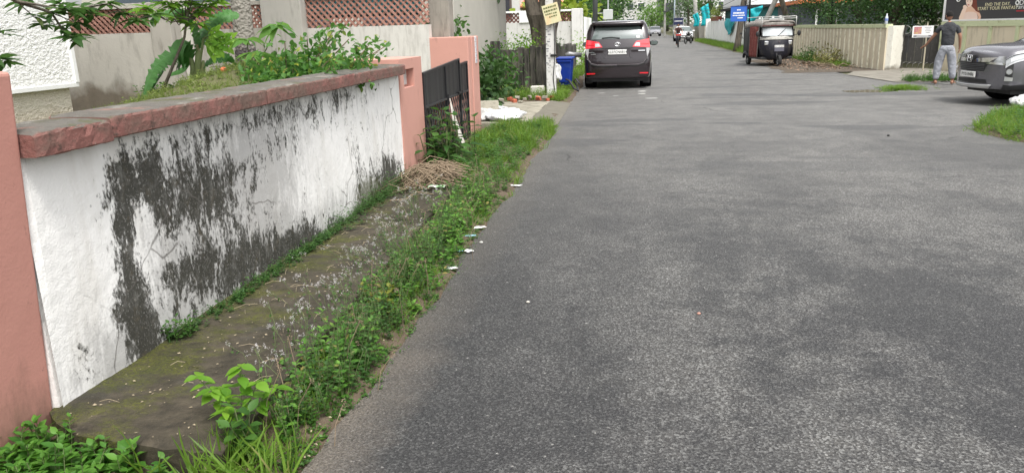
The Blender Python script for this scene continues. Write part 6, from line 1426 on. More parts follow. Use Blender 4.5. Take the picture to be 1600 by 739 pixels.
plantthing('leafy_weed_clump', 'small clump of fresh green weeds beside the asphalt, halfway along the belt', 'weeds', (-1.47, 3.55, .02), lambda a, b: [plant(a, b, (rng.normal(0, .07), rng.normal(0, .13), 0), .13, 2, 5, .055, T_LEAF, .8, .002) for _ in range(10)], m_weed)
plantthing('leafy_weed_clump', 'pale yellowing wide leaved weed near the paper scraps', 'weeds', (-1.50, 4.35, .03), lambda a, b: [plant(a, b, (rng.normal(0, .04), rng.normal(0, .08), 0), .18, 2, 4, .07, T_ROUND, .9, .002) for _ in range(4)], leafmat('yellowing_leaves', (.16, .22, .03), (.30, .25, .06), .4))
plantthing('wall_plant', 'small green plant growing from the foot of the mouldy wall', 'plant', (-2.47, 3.75, .10), lambda a, b: [plant(a, b, (rng.normal(0, .04), rng.normal(0, .06), 0), .10, 2, 5, .045, T_LEAF, .8, .002) for _ in range(6)], m_weed)
# shrub in front of the gate
def gshrub(a, b):
    for _ in range(28): plant(a, b, (rng.normal(0, .15), rng.normal(0, .27), 0), rng.uniform(.35, .74), 1, 5, rng.uniform(.16, .24), T_LONG if rng.random() < .5 else T_LEAF, .45, .006, droop=.35)
plantthing('shrub', 'large leaved dark green shrub growing in front of the black gate', 'shrub', (-2.33, 9.65, .02), gshrub, leafmat('shrub_leaves', (.025, .075, .016), (.075, .17, .03), .35))
# dry twig heap
m = MB()
for _ in range(230):
    a = rng.normal(2.9, .5); L_ = rng.uniform(.3, .95); x, y, z = rng.normal(-2.18, .15), rng.normal(8.2, .28), rng.uniform(.10, .28); dx, dy = math.cos(a)*L_*.55, math.sin(a)*L_*.55-.12*L_
    p = [(x-dx/2, y-dy/2, z*.9), (x, y, z+.05*rng.random()), (x+dx/2*.6, y+dy/2, max(.105, z-.05)), (x+dx*.8, y+dy*.8, .105)]; m.ring(p, rng.uniform(.003, .008), 5, False)
tag(m.build('twig_heap', m_dry, smooth=True, origin=(-2.2, 8.25, .1)), 'heap of dry bare twigs at the far end of the footpath', 'twigs')
# paper scraps
def scrap(px, py, w, h, mat, lab, z=.012, rz=0.):
    w *= 1.25; g = G(px, py); P = [[(w*(u-.5)*(1+.2*math.sin(v*7+px)), h*(v-.5)*(1+.25*math.sin(u*5+py)), .003+.004*abs(math.sin(u*8+px)+math.sin(v*6+py*2))) for v in np.linspace(0, 1, 6)] for u in np.linspace(0, 1, 9)]
    o = MB().grid(P).build('paper_scrap', mat, solid=.002); o.location = (float(g[0]), float(g[1]), z); o.rotation_euler = (0, 0, rz); tag(o, lab, 'litter', 'paper scraps at the road edge')
m_pw = M('damp_white_paper', (.66, .66, .66), .8, .1, 30, 0); m_pb = M('pale_blue_paper', (.30, .52, .66), .7, .15, 30, 0)
scrap(703, 422, .085, .06, m_pw, 'white crumpled scrap nearest the camera at the road edge', rz=.3); scrap(689, 411, .05, .05, m_pb, 'small blue scrap in the grass beside the nearest white one')
scrap(733, 395, .055, .06, m_pw, 'white end of a torn packet on the asphalt, middle of the scraps'); scrap(716, 394, .06, .05, m_pb, 'pale blue scrap touching the torn white packet')
scrap(735, 371, .07, .05, m_pb, 'pale blue flat scrap, second from the far end of the scraps'); scrap(749, 358, .085, .05, m_pw, 'white scrap farthest from the camera at the road edge', rz=.5); scrap(718, 380, .05, .04, m_pw, 'small greyish white scrap between the two blue ones')
scrap(800, 292, .16, .05, m_pw, 'thin white scrap lying alone further along the grass edge')
g = G(683, 294, .12); o = MB().grid([[(.18*(u-.5), .10*(v-.5), .02*abs(math.sin(u*6+v*4))) for v in np.linspace(0, 1, 5)] for u in np.linspace(0, 1, 7)]).build('snack_packet', M('packet_print', (.55, .55, .50), .4, .3, 40, 0, dirt=(.10, .35, .08), dscale=22, dlo=.5, dhi=.55), solid=.003); o.location = (float(g[0]), float(g[1]), .13); tag(o, 'crumpled white and green packet beside the twig heap', 'litter')
for px, py, r, lab in ((825, 473, .010, 'small pale pebble on the asphalt, nearest the camera'), (752, 380, .013, 'grey pebble beside the paper scraps'), (1388, 213, .018, 'dark stone lying on the far right part of the road'), (1092, 491, .010, 'small reddish chip on the open asphalt')):
    g = G(px, py); m = MB().sph((0, 0, r*.6), (r*1.3, r, r*.75), 8, 6); o = m.build('pebble', m_plaster if 'pale' in lab else (m_dark if 'dark' in lab else (m_terra if 'reddish' in lab else m_conc)), smooth=True); o.location = (float(g[0]), float(g[1]), 0); tag(o, lab, 'stone')

# ---- rubble, sacks on the neighbouring slab
def sack(nm, lab, loc, dims, mat, rz=0., seed=0, cat='sack'):
    m = MB(); n, k = 34, 18; V = []
    for i in range(k+1):
        ph = math.pi*i/k-math.pi/2
        for j in range(n):
            th = 2*math.pi*j/n; f = 1+.16*math.sin(3*th+seed)*math.cos(ph)+.08*math.sin(7*th+5*ph+seed)+.05*math.sin(13*th-9*ph+seed*2)
            V.append((math.cos(th)*math.cos(ph)*f*dims[0]/2, math.sin(th)*math.cos(ph)*f*dims[1]/2, max(0, (math.sin(ph)*.5+.42))*dims[2]*f*(.8+.3*math.sin(2*th+seed))))
    m.add(V, [(i*n+j, i*n+(j+1) % n, (i+1)*n+(j+1) % n, (i+1)*n+j) for i in range(k) for j in range(n)])
    o = m.build(nm, mat, smooth=True); o.location = loc; o.rotation_euler = (0, 0, rz); return tag(o, lab, cat)
n_ = N('white_sackcloth'); n_.bump(n_.math('ADD', n_.noise(16, 4, .6, n_.vec(n_.obj, (.6, 1.6, 1)), 1.2), n_.math('MULTIPLY', n_.vor(16), .5)), 1, .05); m_sack = n_.done(n_.mix(n_.noise(6, 4), (.58, .58, .58), (.76, .76, .76)), .7)
sack('white_sack', 'crumpled white plastic sack spilling over the front of the concrete slab', (-2.33, 14.15, .095), (.75, .6, .20), m_sack, .3, 1)
sack('white_sack', 'greyer crumpled sack against the pink wall end, left of the white one', (-2.75, 14.1, .095), (.55, .5, .22), M('grey_sack', (.45, .44, .42), .8, .2, 8, .8, 12, .05), .9, 3)
tag(MB().box((0, 0, .12), (.42, .07, .36), rx=R(-35), rz=R(12)).build('broken_slab', m_ramp, bevel=.012), 'broken pale concrete piece leaning behind the sacks', 'slab').location = (-2.70, 14.7, .12)
o = MB().ring([(-.35, 0, .05), (-.1, .05, .16), (.1, -.1, .10), (.3, -.2, .03)], [.10, .09, .11, .05], 10, True, .4).build('striped_cloth', M('striped_cloth', (.50, .46, .40), .8, .3, 9, .5, 9, .03, dirt=(.42, .12, .06), dscale=5, dlo=.56, dhi=.6), smooth=True); o.location = (-3.05, 16.6, .10); tag(o, 'rumpled orange and cream cloth lying by the dark shrubs', 'cloth')
sack('plastic_sheet', 'pale wrinkled plastic sheet under the dark shrubs', (-2.85, 15.8, .10), (.8, .35, .14), m_sack, .4, 5, 'plastic sheet')
m_brick = M('brick_rubble', (.36, .10, .055), .9, .3, 9, .4, 30)
for i in range(16):
    x, y = -2.85+.07*i+rng.normal(0, .12), 18.0+.02*i+rng.normal(0, .35); o = MB().box((0, 0, .05), (rng.uniform(.06, .17), rng.uniform(.05, .11), rng.uniform(.04, .09)), rz=rng.uniform(0, 3), rx=rng.normal(0, .25)).build('brick_piece', m_brick if i % 2 else m_ramp, bevel=.01)
    o.location = (x, y, .08); tag(o, 'broken brick lump in the rubble row behind the concrete slab', 'brick', 'brick rubble behind the concrete slab')
# shrubs in the plot
def cshrub(nm, lab, base, rad, n, size, mat, T=T_LEAF1, stems=4, clumps=26, cr=.16, cat='shrub', zc=None, up=.2):
    t = thing(nm, lab, cat, base); lv = LV(); zc = zc if zc else rad[2]*.95
    crown(lv, (0, 0, zc), rad, n, size, T, clumps, cr, .2, up); lv.V = [np.c_[v[:, :2], np.maximum(v[:, 2], -.02)] for v in lv.V]; lv.build('leaves', mat, t, world=False)
    s_ = LV()
    for k in range(stems): a = rng.uniform(0, 6.28); s_.stem([(0, 0, -.05), (math.cos(a)*rad[0]*.3, math.sin(a)*rad[1]*.3, zc*.6), (math.cos(a)*rad[0]*.6, math.sin(a)*rad[1]*.6, zc*1.2)], .012, 5)
    s_.build('stems', m_dry, t, world=False); return t
cshrub('shrub', 'dark broad leaved shrub right beside the tall pink wall', (-3.25, 15.9, .1), (.75, .7, .62), 900, .15, m_leaf_dk, T_LEAF)
cshrub('shrub', 'dark drooping shrub in front of the blackened slabs', (-3.25, 18.6, .1), (.6, .7, .55), 650, .13, m_weedd, T_LEAF)
cshrub('shrub', 'leafy shrub rising above the end of the tall pink wall', (-4.5, 17.8, .2), (.8, .8, .95), 1000, .14, m_leaf_md, T_LEAF, zc=1.2)
cshrub('shrub', 'bright green weeds on the bank behind the slab fence', (-4.1, 23.2, .6), (1.2, .6, .45), 1300, .085, m_weed)
cshrub('shrub', 'bright bushy weeds left of the big fluted trunk', (-3.3, 23.0, .6), (.8, .5, .48), 1000, .08, m_bright)
cshrub('shrub', 'green creeper patch on the black slab behind the pole', (-2.5, 25.6, 1.05), (.35, .5, .18), 220, .07, m_weed)
cshrub('shrub', 'light green weeds between black slabs and white end post', (-1.95, 33.5, 0), (.35, 1.4, .65), 700, .09, m_bright)
cshrub('shrub', 'yellow green banana like clump over the white end post', (-3.3, 39, 1.2), (1.3, 1.2, 1.2), 420, .42, leafmat('yellow_leaves', (.18, .28, .03), (.34, .42, .06), .5), T_LEAF, clumps=20, cr=.3, zc=1.4)
lv = LV()
pts = []
for _ in range(900):
    q = rng.random()
    if q < .30: x, y = rng.uniform(-1.95, -1.55), rng.uniform(18.3, 23.5)
    elif q < .55: x, y = rng.uniform(-3.3, -2.1), rng.uniform(18.6, 20.6)
    else: x, y = rng.uniform(-2.15, -1.7), rng.uniform(23, 36)
    pts.append((x, y, .0 if x > -2 else .05))
blades(lv, pts, .20, 5, .6); [plant(lv, None, q, .22, 2, 5, .07, T_LEAF1, .8) for q in pts[:260]]; lv.build('plot_grass', m_grass); tag(bpy.data.objects['plot_grass'], 'grass tufts around the pole, the blue bin and the black slabs', 'grass', kind='stuff')
# ---- right hand grass
lv = LV(); pts = []; c = 0
while c < 3000:
    x, y = rng.uniform(5.1, 11), rng.uniform(10.6, 15.5)
    if inpoly(x, y, isl) and not (x > 8 and rng.random() < .5): pts.append((x, y, .04)); c += 1
blades(lv, pts, .16, 6, .6); ed = [(isl[i][0]+rng.normal(0, .05)+(isl[(i+1) % 13][0]-isl[i][0])*k, isl[i][1]+(isl[(i+1) % 13][1]-isl[i][1])*k, .0) for i in (12, 0, 1, 2, 3, 4) for k in rng.random(45)]
blades(lv, ed, .10, 4, .9)
lv.build('corner_grass', m_grass); tag(bpy.data.objects['corner_grass'], 'bright grass on the corner patch at the right edge', 'grass', kind='stuff')
lv = LV(); 
for _ in range(330):
    x, y = rng.uniform(5.3, 8.5), rng.uniform(11.2, 15.2)
    if inpoly(x, y, isl): plant(lv, None, (x, y, .05), .16, 2, 5, .06, T_LEAF1, .9)
lv.build('corner_weeds', m_weed); tag(bpy.data.objects['corner_weeds'], 'small leafy weeds among the corner grass', 'weeds', kind='stuff')
sack('white_sack', 'white sack heap lying on the corner grass at the right edge', (7.22, 15.3, .04), (.75, .55, .28), m_sack, .2, 2)
lv = LV(); pts = [(6.65+rng.normal(0, .22), 20.35+rng.normal(0, .22), .0) for _ in range(260)]; blades(lv, pts, .13, 5, .9); [plant(lv, None, q, .08, 2, 4, .05, T_LEAF1, 1.5) for q in pts[:70]]
lv.build('grass_patch', m_grass); tag(bpy.data.objects['grass_patch'], 'low isolated grass patch beside the puddle', 'grass', kind='stuff')
lv = LV(); pts = [(7.6+rng.uniform(-.15, 1.6), 22.8+rng.normal(0, .15), .01) for _ in range(240)]; blades(lv, pts, .20, 5, .6); lv2 = pts
for q in pts[:60]: plant(lv, None, q, .25, 1, 5, .07, T_LEAF1, .7)
lv.build('kerb_weeds', m_weed); tag(bpy.data.objects['kerb_weeds'], 'weeds growing around the bare feet of the standing man', 'weeds', kind='stuff')
lv = LV(); pts = [(rng.uniform(6.3, 7.45), rng.uniform(38, 80), .02) for _ in range(2600)]; blades(lv, pts, .30, 5, .5)
pts = [(rng.uniform(7.3, 7.9), rng.uniform(30, 37.8), .05) for _ in range(500)]; blades(lv, pts, .22, 5, .8)
lv.build('roadside_grass', m_grass); tag(bpy.data.objects['roadside_grass'], 'rough grass along the foot of the right hand walls', 'grass', kind='stuff')
cshrub('shrub', 'low green weed heap at the foot of the beige wall beside the rickshaw', (7.35, 34.2, .03), (.35, 1.6, .22), 700, .08, m_leaf_md); cshrub('shrub', 'yellowing cut branches piled against the beige wall', (7.45, 31.2, .03), (.5, 1.2, .28), 600, .10, leafmat('wilted_leaves', (.13, .14, .04), (.24, .22, .08), .3))
m = MB()
for _ in range(30):
    x, y = rng.normal(7.3, .3), rng.uniform(28.7, 32); a = rng.normal(1.9, .35); L_ = rng.uniform(.5, 1.6); m.ring([(x, y, .05), (x+math.cos(a)*L_/2, y+math.sin(a)*L_/2, .16), (x+math.cos(a)*L_, y+math.sin(a)*L_, .06)], .012, 5)
tag(m.build('fallen_branches', m_dry, origin=(7.3, 30, .05)), 'fallen bare branches on the shoulder by the beige wall corner', 'branches')
lv = LV(); n = 900; lv.add(T_LEAF1, np.c_[rng.uniform(5.6, 7.6, n), rng.uniform(28, 36.5, n), np.full(n, .06)], np.c_[rng.normal(0, 1, (n, 2)), rng.uniform(-.1, .3, n)], rng.uniform(.03, .09, n), .5)
lv.build('leaf_litter', M('brown_litter', (.24, .16, .11), .9, .5, 3)); tag(bpy.data.objects['leaf_litter'], 'dead leaves and scraps on the shoulder around the rickshaw', 'leaf litter', kind='stuff')
# ---- trees behind the beige wall and further along
def tree(nm, lab, base, h, rad, zc, n, size, mat, T=T_LEAF1, clumps=70, cr=.38, tr=.16, group=None, up=.1):
    t = thing(nm, lab, 'tree', base, group=group); m = MB()
    m.ring([(0, 0, -.05), (.03, 0, zc*.4), (-.02, .04, zc*.8), (0, 0, zc*1.1)], [tr*1.3, tr, tr*.8, tr*.5], 10)
    lv = LV(); cc = crown(lv, (0, 0, zc), rad, n, size, T, clumps, cr, .3, up)
    for k in range(7): q = cc[k]; m.ring([(0, 0, zc*.6), tuple(q*.5+np.array([0, 0, zc*.38])), tuple(q)], [tr*.4, tr*.25, tr*.1], 6)
    m.build('trunk', m_bark, t, smooth=True); lv.build('crown', mat, t, world=False); return t
G1 = 'dark trees behind the beige wall'
for k, (x, y, r, z, lab) in enumerate(((9.0, 38.2, 1.7, 2.9, 'dark green tree behind the beige wall, farthest back by the leaning grey pole'), (9.2, 34.2, 1.45, 2.6, 'dense dark green tree behind the beige wall, just right of the rickshaw'), (9.7, 31.4, 1.35, 2.5, 'dense green tree behind the middle of the ribbed beige wall'),
                                     (11.0, 31.2, 1.6, 2.7, 'broad dark tree behind the water bottle and white pier'), (12.2, 30.4, 1.7, 2.8, 'dark tree behind the iron gate, left of the billboard'), (11.2, 35.5, 2.1, 3.4, 'tallest dark tree in the row behind the beige wall'), (13.8, 27.5, 1.6, 3.4, 'dark tree standing behind the billboard'))):
    tree('dense_tree', lab, (x, y, 0), 4, (r, r, r*1.15), z, 5200, .115, m_leaf_dk if k % 2 == 0 else leafmat('hedge_leaves', (.022, .062, .012), (.06, .14, .03), .3), T_LEAF1, 130, .26, .12, G1)
G2 = 'trees lining the far left of the street'
tree('street_tree', 'bright green tree behind the parked people carrier', (-3.6, 50, 0), 6, (2.4, 3, 2.2), 3.4, 3000, .22, m_leaf_md, group=G2, cr=.5)
tree('street_tree', 'dark tree above the roof of the people carrier', (-2.3, 64, 0), 7, (2.6, 4, 2.4), 4.0, 2600, .26, m_leaf_dk, group=G2, cr=.6)
tree('street_tree', 'yellowish green tree further along the left side', (-3.6, 80, 0), 7, (3, 5, 2.8), 4.4, 2200, .32, m_leaf_lt, group=G2, cr=.7)
tree('street_tree', 'far green tree on the left before the white building with red bands', (-2.8, 112, 0), 8, (3.2, 5, 3), 4.8, 1800, .42, m_leaf_far, group=G2, cr=.9)
tree('street_tree', 'light green rounded tree at the far bend in front of the transformer', (3.9, 150, 0), 8, (2.5, 4, 2.6), 3.2, 1800, .40, m_leaf_lt, cr=.8)
tree('street_tree', 'green tree behind the tall teal net', (8.8, 92, 0), 7, (1.8, 4, 2.8), 4.6, 1800, .30, m_leaf_md, cr=.6)
tree('street_tree', 'dark tree beside the far white building on the right', (7.6, 108, 0), 7, (2.0, 5, 2.6), 4.6, 1600, .36, m_leaf_far, cr=.8)
for i, (x, y) in enumerate(((-12, 190), (-5, 200), (2, 215), (9, 200), (16, 190), (24, 180), (-20, 170), (11, 170))):
    tree('far_tree', 'hazy green tree closing the far end of the street', (x, y, 0), 9, (5, 5, 4.2), 5.5, 900, .9, m_leaf_far, cr=1.6, clumps=40, tr=.3, group='trees closing the far end of the street')
for x, y, lab in ((-12, 30, 'spreading tree behind the lattice wall, left'), (-9.5, 52, 'tall dark tree behind the verandah house')): tree('garden_tree', lab, (x, y, 0), 8, (3.2, 3.2, 2.6), 6.0, 2200, .25, m_leaf_dk, cr=.6)

# ================================================================ garden behind the mouldy wall
gz = garden_z
lv = LV(); pts = []
for _ in range(6500):
    x, y = rng.uniform(-7.0, -2.9), rng.uniform(4.2, 12); 
    if gz(x, y) < .95 and rng.random() < .75: continue
    pts.append((x, y, gz(x, y)))
blades(lv, pts, .10, 5, .8); [plant(lv, None, q, .09, 2, 4, .05, T_LEAF1, 1.2) for q in pts[:320]]; lv.build('garden_grass', leafmat('dull_grass', (.11, .17, .03), (.24, .29, .08), .4)); tag(bpy.data.objects['garden_grass'], 'dull grass on the garden mound behind the coping', 'grass', kind='stuff')
# banana plant
m_ban = leafmat('banana_leaves', (.08, .22, .055), (.13, .32, .09), .5); BY = 8.5
def P3(px, py, Y=BY): return np.array(VY(px, py, Y))
b0 = P3(310, 148); b0[2] = gz(b0[0], BY)-.03
t = thing('banana_plant', 'young banana plant with torn drooping leaves by the grey pillar', 'plant', b0)
m = MB()
for a, b, r in (((305, 148), (297, 85), .05), ((312, 148), (318, 95), .04), ((308, 148), (309, 70), .055)):
    p, q = P3(*a)-b0, P3(*b)-b0; p[2] = 0; m.ring([tuple(p), tuple(p*.5+q*.5+np.array([.02, 0, 0])), tuple(q)], [r, r*.75, r*.35], 10)
m.build('stem', M('banana_stem', (.16, .20, .08), .7, .25, 8, .2, 20, dirt=(.20, .13, .07), dscale=6), t, smooth=True)
def banana_leaf(path, wd, fold=.12, tear=0, ym=0.):
    P = [np.array(P3(*p))-b0+np.array([0, dy, 0]) for p, dy in path]; k = 44; pts = []
    for i in range(k+1):
        s = i/k*(len(P)-1); j = min(int(s), len(P)-2); f = s-j; a = P[max(j-1, 0)]; d = P[min(j+2, len(P)-1)]; pts.append(catmull(a, P[j], P[j+1], d, f))
    g = []
    for i, p in enumerate(pts):
        tt = i/k; tn = pts[min(i+1, k)]-pts[max(i-1, 0)]; tn /= np.linalg.norm(tn); view = np.array([-.5, -.8, .3]); sd = np.cross(tn, view); sd /= np.linalg.norm(sd); nn = np.cross(sd, tn); w_ = wd*math.sin(math.pi*min(1, .06+.94*tt)**.7)**.6*(1-.30*tear*(i % 7 == 3)-.22*tear*(i % 11 == 6))
        g.append([tuple(p+sd*w_*u*(1+.16*tear*math.sin(i*2.7+u*9))-nn*abs(u)*w_*fold*(1+.5*math.sin(i*1.9)*tear)) for u in (-1, -.5, 0, .5, 1)])
    return MB().grid(g)
for path, wd, tear in (([((300, 95), 0), ((282, 84), -.1), ((262, 105), -.25), ((247, 152), -.3)], .19, 1), ([((300, 88), 0), ((293, 68), -.05), ((290, 82), -.1), ((294, 108), -.1)], .07, 0), ([((316, 105), 0), ((328, 93), .1), ((345, 92), .15), ((356, 104), .2)], .07, 1),
                       ([((308, 75), 0), ((315, 45), .1), ((332, 26), .2), ((354, 24), .3)], .15, 1), ([((300, 92), 0), ((280, 98), .2), ((262, 112), .3), ((234, 122), .35)], .05, 0), ([((309, 75), 0), ((300, 40), 0), ((285, 22), -.1), ((262, 24), -.2)], .09, 1), ([((262, 110), -.1), ((255, 130), -.2), ((250, 140), -.2), ((247, 146), -.2)], .045, 0)):
    banana_leaf(path, wd, .12, tear).build('leaf', m_ban, t, smooth=False, solid=.003)
# whorled dark branches from a garden tree that stands just outside the frame
T_WH = tmpl_leaf(.17, .1, .25, 3)
def whorl(a, c, n, L_, T=T_LONG, d0=(0, 0, 0), sp=1.0, up=.1):
    ang = rng.uniform(0, 6.28)+np.arange(n)*2.4; d = np.c_[np.cos(ang)*sp, np.sin(ang)*sp, rng.normal(up, .25, n)]+np.array(d0); a.add(T, np.tile(c, (n, 1))+rng.normal(0, .012, (n, 3)), d, L_*rng.uniform(.7, 1.15, n), .3)
t = thing('garden_tree', 'dark leaved tree whose whorled branches hang in at the upper left', 'tree', (-6.15, 3.7, .6)); off = np.array(t.location); a, m = LV(), MB()
m.ring([(0, 0, -.05), (.05, .05, 1.2), (0, .2, 2.2), (.1, .5, 3.0)], [.13, .10, .085, .05], 10)
WY = 6.1; ends = {}
for px, py, n, L_, dy in ((112, 58, 13, .15, 0), (128, 62, 8, .13, .1), (66, 38, 9, .13, .1), (58, 26, 6, .11, 0), (92, 6, 10, .15, .2), (104, 16, 10, .14, 0), (128, 14, 10, .15, .3), (146, 22, 9, .16, .2), (118, 36, 8, .15, .2), (0, 50, 10, .14, 0), (-6, 92, 12, .15, -.2), (6, 98, 6, .13, -.1), (40, 2, 8, .15, 0), (22, -8, 8, .15, .1), (170, 6, 8, .15, .4), (192, 20, 9, .16, .5), (215, 30, 9, .16, .6), (238, 24, 8, .15, .7), (96, 44, 7, .10, .1), (80, 20, 7, .12, 0)):
    c = np.array(VY(px, py, WY+dy))-off; whorl(a, c, n+2, L_*1.25, T_WH, (0, 0, -.05)); ends[(px, py)] = c
def br(pts, r): m.ring([tuple(ends[p] if isinstance(p, tuple) and p in ends else np.array(p)) for p in pts], list(np.linspace(r, r*.35, len(pts))), 6)
s0 = np.array(VY(-40, -40, 5.3))-off; s1 = np.array(VY(25, 2, 5.9))-off
m.ring([(0, .2, 2.0), tuple(s0), tuple(s1), tuple(ends[(80, 20)]), tuple(ends[(96, 44)]), tuple(ends[(112, 58)]), tuple(ends[(128, 62)])], [.05, .03, .018, .011, .009, .007, .004], 7)
m.ring([tuple(s1), tuple(ends[(104, 16)]), tuple(ends[(128, 14)]), tuple(ends[(170, 6)]), tuple(ends[(215, 30)]), tuple(ends[(238, 24)])], [.012, .009, .008, .007, .006, .004], 6)
m.ring([tuple(ends[(80, 20)]), tuple(ends[(118, 36)]), tuple(ends[(146, 22)])], [.006, .005, .003], 5); m.ring([tuple(s1), tuple(ends[(66, 38)])], [.006, .003], 5); m.ring([tuple(s0), tuple(np.array(VY(-30, 60, 5.8))-off), tuple(ends[(-6, 92)])], [.014, .009, .005], 6); m.ring([tuple(np.array(VY(-30, 40, 5.8))-off), tuple(ends[(0, 50)])], [.008, .004], 5)
for k in range(40): whorl(a, np.array([rng.normal(0, .8), rng.normal(-.3, .8), 3.3+rng.normal(0, .35)]), 9, .16)
m.build('branches', m_bark, t, smooth=True); a.build('leaves', leafmat('whorl_leaves', (.028, .075, .018), (.075, .16, .035), .4, c3=(.16, .20, .05)), t, world=False)
# bright lanceolate young tree
t = thing('young_tree', 'young tree with bright yellow green long leaves above the banana plant', 'tree', (-5.35, 8.2, gz(-5.35, 8.2)-.03)); off = np.array(t.location); a, m = LV(), MB()
q = np.array(VY(288, 60, 8.2))-off; q2 = np.array(VY(300, -40, 8.2))-off; m.ring([(0, 0, 0), tuple(q*.5), tuple(q), tuple(q2)], [.020, .018, .014, .010], 8)
for px, py, n, L_, dy in ((285, 8, 16, .24, 0), (300, 22, 14, .24, .1), (262, 6, 14, .22, -.2), (320, 12, 14, .24, .2), (334, 4, 10, .2, .3), (308, 38, 10, .2, 0), (245, 22, 10, .2, -.4), (225, 12, 10, .18, -.5), (272, 30, 9, .17, -.1), (292, -14, 20, .25, 0), (330, -14, 16, .25, .2), (260, -16, 16, .25, -.2), (310, -30, 22, .25, 0)):
    c = np.array(VY(px, py, 8.2+dy))-off; whorl(a, c, n, L_, T_LONG, (0, 0, .05)); m.ring([tuple(q2*.3+q*.7), tuple((c+q)/2+np.array([0, 0, .04])), tuple(c)], [.010, .007, .004], 5)
a.build('leaves', leafmat('lance_leaves', (.06, .16, .018), (.20, .36, .045), .5), t, world=False); a = LV(); m.build('branches', m_bark, t, smooth=True)
t = thing('lobed_plant', 'plant with glossy yellow green lobed leaves between banana and palm trunk', 'plant', (-4.9, 8.3, gz(-4.9, 8.3)-.03)); off = np.array(t.location); a, m = LV(), LV()
c0 = np.array(VY(318, 60, 8.3))-off; m.stem([(0, 0, 0), tuple(c0*.5), tuple(c0)], .014, 6)
for px, py in ((340, 50), (352, 62), (358, 74), (345, 78), (330, 70), (362, 60), (335, 86)):
    c = np.array(VY(px, py, 8.25))-off; m.stem([tuple(c0), tuple((c0+c)/2+np.array([0, 0, .05])), tuple(c)], .004, 4)
    for s_ in np.linspace(.35, 1, 5):
        p = c0+(c-c0)*s_; d = c-c0; sd = np.array([-d[2], 0, d[0]]); sd /= np.linalg.norm(sd); d = d/np.linalg.norm(d)
        a.add(T_LEAF, [p, p], [d*.8+sd*.7, d*.8-sd*.7], .10, .25, np.tile([-.3, -1, .4], (2, 1)))
a.build('leaves', leafmat('lobed_leaves', (.09, .22, .02), (.24, .42, .05), .5), t, world=False); m.build('stalks', m_stem, t, world=False)
# palm
t = thing('palm_tree', 'grey ringed palm trunk with rough dark foot in front of the compound wall', 'palm', (-5.08, 9.9, gz(-5.08, 9.9)-.03)); m = MB(); n = 40
m.ring([(0.002*i, 0, i*.13) for i in range(n)], [.125+.008*(i % 2)+.03*max(0, 1-i/4) for i in range(n)], 16); nn_ = N('palm_bark'); zz = nn_.xyz()[2]; f = nn_.ramp(nn_.math('ADD', zz, nn_.math('MULTIPLY', nn_.noise(5, 5), .3)), .72, .58)
ccc = nn_.mix(nn_.noise(9, 6, .6, nn_.vec(nn_.obj, (.6, .6, 4))), (.17, .155, .13), (.36, .34, .30)); ccc = nn_.mix(nn_.math('MULTIPLY', f, .9), ccc, nn_.mix(nn_.ramp(nn_.vor(22), .3, .5), (.22, .19, .17), (.05, .04, .045))); nn_.bump(nn_.math('ADD', nn_.noise(20, 5), nn_.vor(24)), .8, .03)
m.build('trunk', nn_.done(ccc, .9), t, smooth=True); a = LV()
for k in range(12):
    th = k*2.4; c = np.array([.08, 0, 5.1]); pth = [c+np.array([math.cos(th)*s, math.sin(th)*s, .9*s-.36*s*s]) for s in np.linspace(0, 2.6, 12)]; a.stem(pth, .02, 4)
    for i in range(1, 12):
        d = pth[i]-pth[i-1]; sd = np.cross(d, [0, 0, 1.]); sd /= np.linalg.norm(sd)
        for s_ in (1, -1):
            for w_ in (0, .5): a.add(T_BLADE, [pth[i]-d*w_], [sd*s_+d*2-np.array([0, 0, .35])], .6, .05)
a.build('fronds', m_leaf_md, t, world=False)
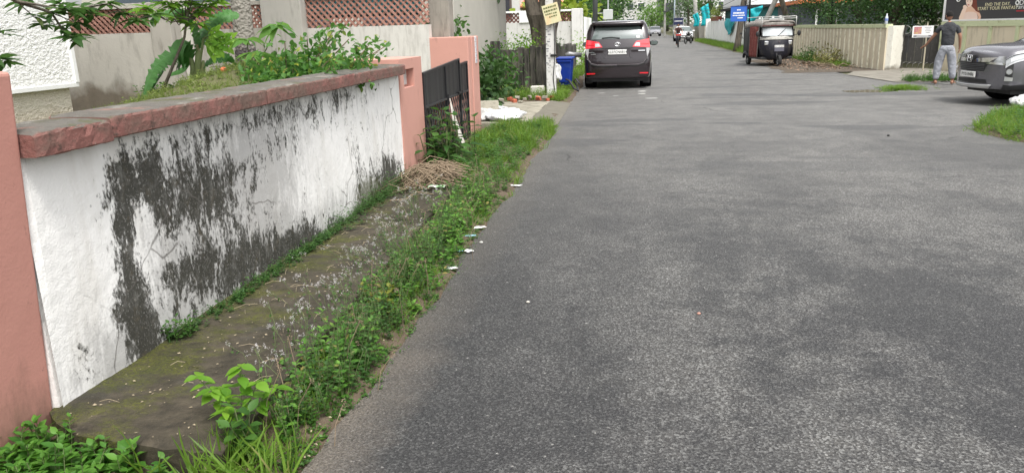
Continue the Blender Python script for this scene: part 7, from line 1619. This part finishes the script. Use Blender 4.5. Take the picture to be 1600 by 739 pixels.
# shrub leaning over the coping
t = thing('garden_shrub', 'leafy green garden shrub spreading over the far part of the coping', 'shrub', (-3.45, 7.7, .9)); off = np.array(t.location); a, s_ = LV(), LV(); 
tips = [(392, 118), (410, 100), (430, 82), (445, 65), (462, 78), (480, 62), (500, 58), (515, 60), (536, 44), (545, 62), (562, 72), (577, 70), (600, 74), (470, 100), (440, 112), (500, 95), (530, 92), (420, 128), (455, 90), (485, 115), (515, 108), (545, 90), (400, 138), (560, 86), (590, 82), (520, 50), (505, 72), (475, 88)]
for px, py in tips:
    Y = 7.7+rng.normal(0, .35); c = np.array(VY(px, py, Y))-off; r = np.array([rng.normal(0, .15), rng.normal(0, .25), 0]); md = (r+c)/2+rng.normal(0, .04, 3)
    s_.stem([r, md, c], .005, 5)
    for tt in np.linspace(.3, 1, 8):
        p = r+(md-r)*tt*2 if tt < .5 else md+(c-md)*(tt-.5)*2; k = 9; a.add(T_LEAF, p+rng.normal(0, .05, (k, 3)), rdir(k, .25), rng.uniform(.05, .095, k), .5)
for _ in range(120): c = np.array(VY(rng.uniform(395, 570), rng.uniform(100, 135), 7.6+rng.normal(0, .4)))-off; a.add(T_LEAF, c+rng.normal(0, .07, (12, 3)), rdir(12, .3), rng.uniform(.05, .09, 12), .5)
a.build('leaves', leafmat('shrub_mixed_leaves', (.035, .11, .02), (.12, .27, .05), .4, c3=(.34, .36, .06)), t, world=False); s_.build('stems', m_dry, t, world=False)
t = thing('mango_sapling', 'sapling with drooping large leaves and reddish tips left of the garden shrub', 'sapling', (-4.15, 8.2, gz(-4.15, 8.2)-.02)); off = np.array(t.location); a, s_ = LV(), LV(); c1 = np.array(VY(433, 40, 8.1))-off; c2 = np.array(VY(385, 62, 8.1))-off; c3 = np.array(VY(400, 82, 8.0))-off
for c in (c1, c2, c3): s_.stem([(0, 0, 0), tuple(c*.55+np.array([0, 0, -.03])), tuple(c)], .006, 5)
for c, n, L_ in ((c1, 15, .24), (c2, 9, .20), (c3, 12, .24)): whorl(a, c, n, L_, tmpl_leaf(.19, .1, .35, 3), (0, 0, -.15))
a.build('leaves', leafmat('mango_leaves', (.06, .17, .03), (.18, .34, .07), .45, c3=(.30, .16, .07)), t, world=False); s_.build('stems', m_stem, t, world=False)
plantthing('garden_plant', 'low round leaved green plant at the foot of the grey pillar', 'plant', (*(np.array(VY(258, 150, 8.6))[:2]), gz(-5.5, 8.6)), lambda a, b: [plant(a, b, (rng.normal(0, .13), rng.normal(0, .1), 0), .16, 2, 5, .06, T_ROUND, .8, .003) for _ in range(16)], m_weed)
g = VY(352, 131, 8.0); tag(MB().sph((0, 0, .03), (.035, .035, .03)).build('fallen_fruit', M('orange_fruit', (.60, .14, .06), .5), smooth=True, origin=None), 'small orange red fruit lying on the garden mound', 'fruit').location = (float(g[0]), 8.0, gz(g[0], 8.0))
